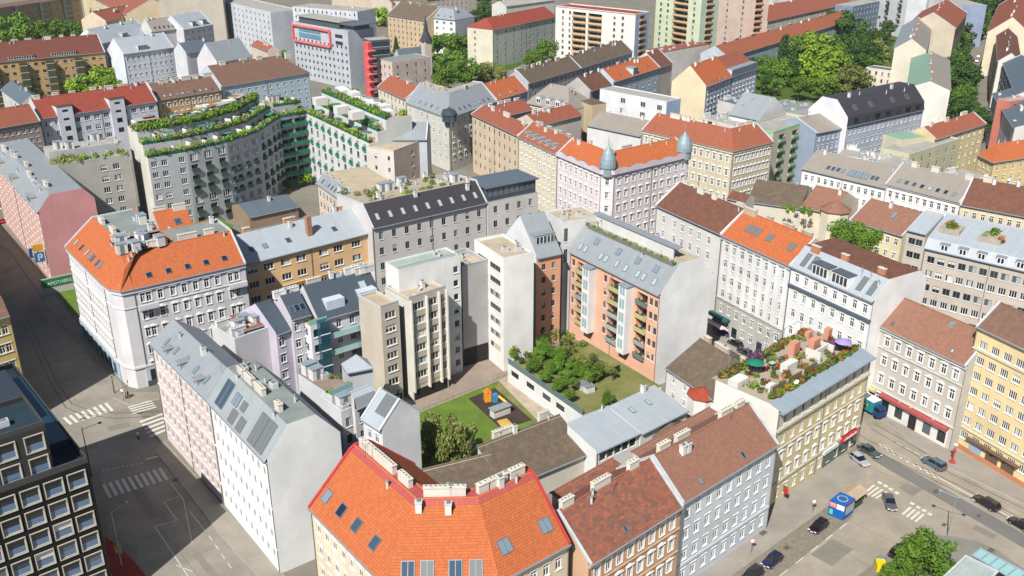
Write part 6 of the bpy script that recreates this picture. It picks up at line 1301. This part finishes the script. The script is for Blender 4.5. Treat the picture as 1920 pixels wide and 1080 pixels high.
for (x, y, c, k, l) in ((1834, 70, (214, 216, 218), 'suv', 'white van like car high up the tree lined street'), (1812, 92, (40, 44, 50), 'hatch', 'dark car in the shade of the street trees'), (1834, 108, (206, 208, 210), 'hatch', 'white car in front of the red car on the right street'), (1831, 117, (170, 34, 40), 'hatch', 'red car parked on the tree lined right street'), (1826, 132, (150, 154, 160), 'hatch', 'silver car below the red car on the right street'), (1777, 224, (216, 218, 220), 'hatch', 'white car behind the blank fire wall near the trees'), (1845, 44, (60, 64, 70), 'sedan', 'grey car near the top of the tree lined street'), (1806, 104, (30, 32, 36), 'sedan', 'black saloon beside the street trees')): car((x, y), 66, k, c, l, far=True)
car((6, 418), -128+180, 'hatch', (196, 60, 56), 'red car at the far left street edge', far=True); car((14, 392), 52, 'hatch', (210, 212, 214), 'white car at the far left street edge', far=True)
# delivery truck
def truck():
    p = P((1627, 772), 0); e = empty('delivery_truck', (p.x, p.y, 0), R_(-60), 'turquoise box truck with white roof in the side street by the yellow corner', 'truck')
    def ch(name, f, par=None):
        b = MB(); f(b); me = b.mesh(name); o = bpy.data.objects.new(name, me); col.objects.link(o); o.parent = par or e; return o
    bx = ch('cargo_box', lambda b: b.bx(-.6, 0, .9, 5, 2.3, 2.4, plain((40, 128, 138)))); ch('box_roof', lambda b: b.bx(-.6, 0, 3.3, 5.05, 2.35, .08, plain((226, 228, 230))), bx)
    ch('cab', lambda b: (b.bx(2.9, 0, .6, 1.6, 2.1, 1.1, plain((40, 60, 110))), b.bx(2.75, 0, 1.7, 1.2, 1.9, .75, glassm((26, 32, 40))), b.bx(2.7, 0, 2.45, 1.25, 1.95, .08, plain((40, 60, 110)))))
    for x in (-2, 2.7):
        for y in (-.95, .95): ch('wheel', lambda b: b.tube((x, y-.14, .42), (x, y+.14, .42), .42, .42, plain((30, 30, 30)), 12))
    for y in (-1.16, 1.16): ch('side_stripe', lambda b: (b.bx(-.2, y, 1.9, 1.6, .03, .5, plain((214, 190, 70))), b.bx(-2, y, 1.4, 1.2, .03, .6, plain((60, 170, 120)))), bx)
truck()
# ======================= kiosk, stall, posts
c0, c1, c2, c3 = [P(q, 3) for q in ((1584.8, 949.4), (1604, 935), (1575.7, 922), (1555.6, 937.7))]
ks = empty('kiosk', ((c0+c2)/2).xy.to_3d(), 0, 'blue cube kiosk with red and white panels on the pavement corner', 'kiosk'); BL = plain((24, 96, 170), .5)
def at(p, q, t, z): v = p.lerp(q, t); return Vector((v.x, v.y, z))
b = MB(); qs = [c3, c0, c1, c2]
for i in range(4): a, c = qs[i], qs[(i+1) % 4]; b.poly([at(a, c, 0, .15), at(a, c, 1, .15), at(a, c, 1, 3), at(a, c, 0, 3)], BL)
b.build('body', ks); b = MB(); b.poly([at(q, q, 0, 3.02) for q in qs], BL); b.build('kiosk_roof', ks)
def panel(name, a, c, t0, t1, z0, z1, m, o=.03):
    d = (c-a); n = Vector((d.y, -d.x, 0)).normalized()*o; b = MB(); b.poly([at(a, c, t0, z0)+n, at(a, c, t1, z0)+n, at(a, c, t1, z1)+n, at(a, c, t0, z1)+n], m); return b.build(name, ks)
panel('poster', c3, c0, .02, .48, 1.9, 2.85, plain((206, 36, 44))); panel('poster', c3, c0, .5, .98, 1.9, 2.85, plain((232, 232, 234))); panel('poster', c3, c0, .08, .3, .5, 1.5, plain((90, 190, 170)))
for z in (2.1, 2.4, 2.65): panel('lettering', c3, c0, .06, .44, z, z+.09, WHITE, .05)
panel('kiosk_window', c0, c1, .12, .95, .9, 2.5, glassm((150, 170, 180), .15)); panel('poster', c0, c1, .05, .95, 2.55, 2.85, plain((206, 60, 60)))
b = MB(); m_ = (c0+c2)/2; b.lathe([(.75, 3.04), (.9, 3.04), (.9, 3.06), (.75, 3.06)], plain((190, 180, 120)), 16, (m_.x, m_.y, 0)); b.build('roof_emblem', ks)
st = P((1600, 922), 2.6); se = empty('market_stall', (st.x, st.y, .15), 0, 'wooden stall with tan pitched roof beside the blue kiosk', 'stall'); ux = (c1-c0).normalized(); uy = Vector((-ux.y, ux.x, 0)); ux.z = 0; WD = plain((190, 140, 96))
b = MB(); WT = plain((176, 156, 134)); R0 = [st+ux*sx_*2.0+uy*sy_*1.7 for sx_, sy_ in ((-1, -1), (1, -1), (1, 1), (-1, 1))]; E0, E1 = st-ux*2.0+T*.7, st+ux*2.0+T*.7
b.poly([R0[0], R0[1], E1, E0], WT); b.poly([E0, E1, R0[2], R0[3]], WT); b.poly([R0[1], R0[2], E1], WT); b.poly([R0[3], R0[0], E0], WT)
b.build('stall_roof', se)
for sx_ in (-1, 1):
    for sy_ in (-1, 1): b = MB(); q = st+ux*1.7*sx_+uy*1.3*sy_; b.tube((q.x, q.y, .15), (q.x, q.y, 2.55), .05, .05, WD, 6); b.build('post', se)
b = MB(); b.box(Vector((st.x, st.y, .15))-ux*1.6-uy*1.2, ux*3.2, uy*.7, (0, 0, .95), plain((60, 90, 60))); b.build('counter', se)
b = MB(); b.box(Vector((st.x, st.y, .15))-ux*1.6+uy*1.1, ux*3.2, uy*.08, (0, 0, 2.3), WD); b.build('back_wall', se)
def lamp(px, h, label, arm=(1, 0), la=2.4, two=False, dark=True):
    p = P(px, 0); m = plain((70, 72, 76), .5, .4) if dark else plain((160, 166, 172), .5, .4); e = empty('street_lamp', (p.x, p.y, 0), 0, label, 'street lamp'); a = Vector((arm[0], arm[1], 0)).normalized()
    b = MB(); b.tube(p, p+T*h, .13, .07, m, 8); b.build('pole', e); b = MB(); b.tube(p+T*(h-.4), p+a*la+T*(h+.1), .05, .04, m, 6)
    if two: b.tube(p+T*(h-.4), p-a*la+T*(h+.1), .05, .04, m, 6)
    b.build('arm', e)
    for s_ in ((1, -1) if two else (1,)): b = MB(); q = p+a*la*s_+T*(h+.02); b.lathe([(.05, .22), (.3, .12), (.34, 0), (.05, -.06)], m, 10, q); b.build('lamp_head', e)
lamp((172, 893), 10.2, 'tall dark lamp mast with long arm at the left junction', (.9, .5), 3)
lamp((228, 1062), 10.5, 'slim pale mast beside the cycle path carrying a yellow sign', (.6, .9), 2.6, dark=False)
lamp((1776, 1009), 8.4, 'pale lamp post at the rounded pavement corner next to the bushy tree', (-.8, .5), 2.4, True, False)
lamp((215, 738), 4.2, 'small dark signal post in front of the lavender corner house', (.7, .7), .6)
b = MB(); p = P((228, 1062), 0); b.box(p+Vector((-.5, -.1, 3.6)), (1, 0, 0), (0, .05, 0), (0, 0, .6), plain((206, 186, 70))); b.box(p+Vector((-.5, -.1, 2.6)), (1, 0, 0), (0, .05, 0), (0, 0, .95), plain((206, 204, 196))); tag(b.build('road_sign', origin=p), 'yellow and white road sign on the slim pale mast', 'sign')
def rsign(px, label, h=2.9):
    p = P(px, 0); e = empty('traffic_sign', (p.x, p.y, .15), 0, label, 'traffic sign'); b = MB(); b.tube((p.x, p.y, .15), (p.x, p.y, h), .045, .045, plain((120, 124, 128), .5, .3), 6); b.build('pole', e)
    for r0, mm, y in ((.42, plain((190, 50, 50)), 0), (.33, WHITE, -.02)):
        b = MB(); n_ = 16; cz = h-.35; b.poly([(p.x+r0*math.cos(6.2832*k/n_), p.y-.06+y, cz+r0*math.sin(6.2832*k/n_)) for k in range(n_)], mm); b.poly([(p.x+r0*math.cos(-6.2832*k/n_), p.y-.055+y, cz+r0*math.sin(-6.2832*k/n_)) for k in range(n_)], mm); b.build('sign_plate', e)
rsign((1408, 1038), 'round white traffic sign on a pole beside the pale blue house'); rsign((1523, 963), 'round white traffic sign on a pole left of the blue kiosk'); rsign((232, 752), 'round sign on a pole at the left junction corner')
p = P((1785, 868), 0); e = empty('advertising_post', (p.x, p.y, .15), 0, 'red ornamental post on the pavement in front of the yellow house', 'post'); b = MB(); b.lathe([(.6, .15), (.6, .35), (.18, .5), (.15, 2.2), (.3, 2.4), (.3, 3.0), (.12, 3.2), (.1, 3.6)], plain((170, 66, 58)), 10, (p.x, p.y, 0)); b.build('post_body', e); b = MB(); b.lathe([(.05, 3.6), (.4, 3.8), (.45, 4.0), (.1, 4.3)], plain((200, 206, 206)), 10, (p.x, p.y, 0)); b.build('globe', e)
p = P((1650, 1068), 0); e = empty('waste_container', (p.x, p.y, .05), .7, 'yellow recycling container beside the smaller tree at the bottom edge', 'container'); b = MB(); b.bx(p.x, p.y, .1, 1.8, 1.4, 1.3, plain((220, 200, 20)), .7); b.build('container_body', e); b = MB(); b.bx(p.x+.3, p.y+1.2, 1.2, 1.6, 1.1, .12, plain((120, 130, 140)), .7); b.bx(p.x+.3, p.y+1.2, .1, 1.5, 1.0, 1.1, plain((96, 100, 104)), .7); tag(b.build('waste_bin', origin=p), 'grey lidded bin behind the yellow container', 'bin')
# flag on the yellow house
q = LP_(B_F3, 0, .1, .4, 3.2); e = empty('flag', q, 0, 'red and green cloth hanging on a slanted rod from the yellow house', 'flag'); nn = -B_F3['nrm'][0]; b = MB(); b.tube(q, q+nn*1.6+T*.7, .03, .03, GREYF, 5); b.build('rod', e); b = MB(); b.box(q+nn*.5+T*-.7, nn*.9, B_F3['seg'][0]*.12, (0, 0, 1.0), plain((206, 40, 44))); b.box(q+nn*.4+T*.3, nn*.8, B_F3['seg'][0]*.12, (0, 0, .35), plain((40, 110, 60))); b.build('cloth', e)
# playground
p = P((925, 752), 0); e = empty('climbing_frame', (p.x, p.y, .08), 0, 'orange and blue climbing tower with yellow slide on the dark play surface', 'play equipment')
b = MB(); b.bx(p.x-1.2, p.y, .1, 1.3, 1.3, 2.2, plain((226, 150, 40)), .3); b.build('tower', e); b = MB(); b.bx(p.x+.3, p.y-.3, .1, 1.1, 1.1, 1.7, plain((60, 130, 180)), .3); b.build('box', e); b = MB(); b.box((p.x+.8, p.y-.6, 1.4), (2.6, -1.8, -1.3), (.35, .5, 0), (0, 0, .12), plain((232, 190, 70))); b.build('slide', e); b = MB(); b.lathe([(.95, 2.3), (.02, 3.1)], plain((222, 110, 50)), 4, (p.x-1.2, p.y, 0)); b.build('tower_roof', e)
p = P((938, 778), 0); e = empty('play_hut', (p.x, p.y, .08), 0, 'small grey roofed play hut beside the sand pit', 'hut'); b = MB(); b.bx(p.x, p.y, .1, 4, 1.5, 1.7, wallm((206, 204, 198)), .62); b.build('wall', e); b = MB(); b.bx(p.x, p.y, 1.8, 4.5, 2.0, .15, GRY, .62); b.build('roof', e)
# people
def person(px, az, shirt, trou, label, z=.15, hold=None):
    p = P(px, z); e = empty('person', (p.x, p.y, z), R_(az), label, 'person')
    SKN = (196, 150, 124)
    # body as one lofted tube network (limbs taper, joined at the hips and shoulders)
    b = MB(); m = plain(SKN); st_ = .16
    b.lathe([(.02, 1.5), (.055, 1.5), (.06, 1.56), (.09, 1.6), (.105, 1.68), (.085, 1.76), (.01, 1.8)], m, 8)
    b.lathe([(.1, .85), (.16, .95), (.14, 1.15), (.19, 1.38), (.06, 1.5)], m, 8)
    for s_ in (-1, 1): b.tube((s_*st_, .09*s_, .06), (s_*.1, 0, .9), .05, .09, m, 6); b.tube((0, s_*.2, 1.42), (.12*s_, s_*.3, .85), .055, .035, m, 6)
    me = b.mesh('body'); o = bpy.data.objects.new('body', me); col.objects.link(o); o.parent = e; rmo = o.modifiers.new('join', 'REMESH'); rmo.mode = 'VOXEL'; rmo.voxel_size = .03
    b = MB(); c = plain(shirt); b.lathe([(.17, .88), (.18, 1.0), (.165, 1.15), (.215, 1.4), (.08, 1.51)], c, 8)
    for s_ in (-1, 1): b.tube((0, s_*.2, 1.43), (.08*s_, s_*.27, 1.05), .075, .06, c, 6)
    o = bpy.data.objects.new('shirt', b.mesh('shirt')); col.objects.link(o); o.parent = e
    b = MB(); c = plain(trou)
    for s_ in (-1, 1): b.tube((s_*st_, .09*s_, .1), (s_*.08, .07*s_, .92), .075, .12, c, 6); b.box((s_*st_-.08, .09*s_-.05, 0), (.26, 0, 0), (0, .1, 0), (0, 0, .09), plain((40, 38, 36)))
    o = bpy.data.objects.new('trousers', b.mesh('trousers')); col.objects.link(o); o.parent = e
    b = MB(); b.lathe([(.11, 1.68), (.1, 1.78), (.01, 1.83)], plain((60, 44, 34)), 8); o = bpy.data.objects.new('hair', b.mesh('hair')); col.objects.link(o); o.parent = e
person((260, 823), 40, (214, 214, 212), (44, 46, 54), 'person in pale shirt and dark trousers crossing the left junction', .05)
person((241, 747), 10, (40, 42, 48), (40, 44, 60), 'person in dark clothes at the corner of the lavender house'); person((236, 746), 60, (206, 196, 200), (150, 60, 70), 'person in white top and red trousers at the corner of the lavender house')
person((1655, 774), 120, (180, 60, 120), (60, 60, 80), 'person in magenta top in front of the awning shop'); person((1618, 931), 0, (206, 120, 110), (50, 50, 60), 'person in coral top at the wooden stall')
# glass roofed building in the lower right corner
B_LR = hb('pale flat roofed pavilion with glazed edge in the lower right corner', [(1770, 1086), (1812, 1046)], 7, [((1862, 1078), 0, 1)], (170, 180, 178), flatm((168, 178, 172), (154, 164, 160)), sym=False, oh=0, cop=False, par=.25, name='pavilion')
bb = MB(); q = P((1830, 1046), 7)
for (a, c) in (((1822, 1040), (1905, 1090)), ((1838, 1028), (1925, 1074))):
    A_, C_ = P(a, 6.5), P(c, 6.5); bb.tube(A_, C_, .12, .12, ZINC, 6)
for k in range(6):
    A_ = P((1822, 1040), 6.5).lerp(P((1905, 1090), 6.5), k/5); C_ = P((1838, 1028), 6.5).lerp(P((1925, 1074), 6.5), k/5); bb.tube(A_, C_, .1, .1, ZINC, 6); bb.tube(C_, XY(C_), .08, .08, ZINC, 6)
A_, B_, C_, D_ = P((1822, 1040), 6.4), P((1905, 1090), 6.4), P((1925, 1074), 6.4), P((1838, 1028), 6.4); bb.poly([A_, B_, C_, D_], GLAS)
tag(bb.build('glass_canopy', origin=XY(A_)), 'steel and glass canopy beside the pale pavilion roof', 'canopy')
# podium fence and hedge
rail_along(B_POD, .1, 4.5, 1.2, glassm((96, 120, 124), .2), 'glass_rail')
b = MB(); a, c = P((1105, 720), 4.6), P((1162, 697), 4.6); d = c-a; b.box(a, d, Vector((-d.y, d.x, 0)).normalized()*.1, (0, 0, 1.6), plain((28, 52, 44))); tag(b.build('screen_fence', origin=a), 'dark green screen fence dividing the garage roof garden', 'fence')
for (x, y) in ((1092, 728), (1104, 734)): p = P((x, y), 4.5); b = MB(); b.bx(p.x, p.y, 4.5, 2, 1.4, 1.3, plain((206, 206, 202)), .5); b.bx(p.x, p.y, 5.8, 2.2, 1.6, .1, GREYF, .5); tag(b.build('garden_box', origin=p), 'pale garden storage box '+('behind' if x < 1100 else 'in front of')+' its twin by the screen fence', 'storage box')
b = MB(); pts_ = [P(q, 0) for q in ((769, 779), (934, 712), (953, 702))]
for a, c in zip(pts_, pts_[1:]):
    n_ = int((c-a).length/1.5)
    for k in range(n_+1): b.tube(a.lerp(c, k/n_), a.lerp(c, k/n_)+T*1.2, .03, .03, GREYF, 4)
    for z in (.6, 1.2): b.tube(a+T*z, c+T*z, .02, .02, GREYF, 4)
tag(b.build('garden_fence', origin=pts_[0]), 'thin metal fence between the lawn and the paved yard', 'fence')
planting('shrubs along the white garage wall garden beds', [P((pr.uniform(962, 1085), pr.uniform(655, 700)), 4.6) for _ in range(26)]+[P((pr.uniform(1010, 1100), pr.uniform(622, 650)), 4.6) for _ in range(16)], .9, 70, (LM, LB, LD, LO), 14, s=.2)
# ======================= fill: rear wings and far blocks between the named houses
fill = [([(1380, 232), (1450, 216)], 17, 'white'), ([(1440, 214), (1500, 200)], 19, 'grey'), ([(1490, 190), (1545, 180)], 18, 'pale'), ([(1395, 196), (1440, 188)], 18, 'dark')]
def fl(fr, ze, px_, lab, wc, rc, n=5, **k):
    h = hb(lab, fr, ze, [px_] if isinstance(px_, tuple) else px_, wc, rc, cop=False, **k)
    clutter(h, n, 1, max(2, h['pr'][-1][0]-1), seed=len(lab)); return h
fl([(1380, 236), (1452, 220)], 18, [('r', 16, 0)], 'flat roof with white chimneys left of the green balcony house', (208, 204, 196), CONC, 14, sym=False, oh=0)
fl([(1455, 214), (1535, 200)], 19, [('r', 16, 0)], 'grey roofscape with lift boxes left of the black mansard', (200, 202, 204), BIT, 16, sym=False, oh=0)
fl([(1395, 200), (1455, 190)], 18, [('r', 14, 0)], 'pale rooftops with dark hatches below the park trees', (206, 204, 200), SLT, 10, sym=False, oh=0)
B_WB = fl([(1366, 214), (1424, 226)], 20, [((1395, 172), .8, 1)], 'blank white rounded fire wall house in the middle distance', (224, 224, 226), GRY, 3)
fl([(1640, 318), (1710, 300)], 17, [('r', 10, 0)], 'white chimney crowded roof above the taupe metal roof', (214, 212, 206), CONC, 16, sym=False, oh=0)
fl([(1570, 290), (1640, 300)], 16, [('r', 10, 0)], 'white rear block with small attic windows at mid right', (216, 216, 214), CONC, 8, sym=False, oh=0)
fl([(1860, 175), (1900, 240)], 19, [((1900, 160), .4, 0)], 'grey terraced roofs left of the salmon red building', (200, 196, 190), SLT, 12)
fl([(1800, 340), (1850, 330)], 20, [('r', 8, 0)], 'white gabled stair block with glass lift at mid right', (222, 222, 224), CONC, 4, sym=False, oh=0)
fl([(1240, 98), (1330, 82)], 17, [('r', 10, 0)], 'row of white chimneys and small roofs below the green tower', (206, 202, 196), TERR, 14, sym=False, oh=0)
fl([(1440, 40), (1600, 5)], 16, [((1440, 10), .5, 0)], 'cream apartment row behind the bright green trees', (216, 208, 188), TERR, 0, front=W(20, 4, k='d'))
fl([(1600, 12), (1650, 2)], 22, [('r', 12, 0)], 'blue grey office slab behind the long orange roof', (120, 136, 156), CONC, 0, sym=False, oh=0, front=W(8, 6, k='m'))
fl([(620, -14), (760, 2)], 18, [((650, -30), .5, 0)], 'old brown roofs behind the bright trees at the top', (196, 182, 162), MOSS, 4)
fl([(735, 6), (880, -10)], 16, [((760, -18), .5, 0)], 'long terracotta roofed row at the top edge', (200, 190, 176), TERR, 4, front=W(16, 4, k='d'))
fl([(950, 12), (1040, 0)], 15, [((950, 0), .4, 0)], 'low pale hall behind the red hipped block', (206, 204, 198), CONC, 0)
fl([(548, 12), (670, 22)], 30, [('r', 16, 0)], 'second pale office block with coral band behind the pink framed one', (200, 204, 208), CONC, 6, sym=False, oh=0, front=W(14, 7, k='m'))
fl([(1450, -8), (1560, -16)], 12, [('r', 12, 0)], 'pale long building at the very top right of the towers', (206, 204, 200), CONC, 0, sym=False, oh=0)
fl([(0, 168), (38, 196)], 14, [((20, 150), .7, 1)], 'dark grey roofed shed left of the yard tree', (190, 190, 186), SLT, 0, name='outbuilding')
fl([(200, 40), (290, 20)], 20, [((210, 14), .6, 0)], 'old tiled roofs between the cream block and the beige hall', (204, 188, 166), TERR, 5, chimc=(170, 110, 90))
fl([(470, 84), (500, 96)], 14, [((484, 76), .6, 0)], 'small orange roof beside the pointed gable house', (206, 190, 176), ORGM, 2)
fl([(350, 100), (400, 92)], 19, [((352, 78), .8, 0)], 'grey glass roofed attic house behind the brown roofs', (200, 204, 206), SLT, 5)
fl([(1105, 455), (1160, 445)], 5, [('r', 6, 0)], 'low shed behind the salmon house', (200, 198, 190), BIT, 0, sym=False, oh=0)
# white roof terrace behind the black metal roof

hz_ = MB(); hz_.box((-900, -250, -1), (1900, 0, 0), (0, 1500, 0), (0, 0, 104), plain((255, 255, 255))); ho = hz_.build('haze', origin=(0, 0, 0)); hm = bpy.data.materials.new('haze'); hm.use_nodes = True
N_ = hm.node_tree.nodes; N_.clear(); vo = N_.new('ShaderNodeVolumePrincipled'); vo.inputs['Color'].default_value = (.86, .92, 1, 1); vo.inputs['Density'].default_value = .00009; vo.inputs['Anisotropy'].default_value = .3; ou = N_.new('ShaderNodeOutputMaterial'); hm.node_tree.links.new(vo.outputs[0], ou.inputs['Volume'])
ho.data.materials.clear(); ho.data.materials.append(hm); tag(ho, kind='stuff')
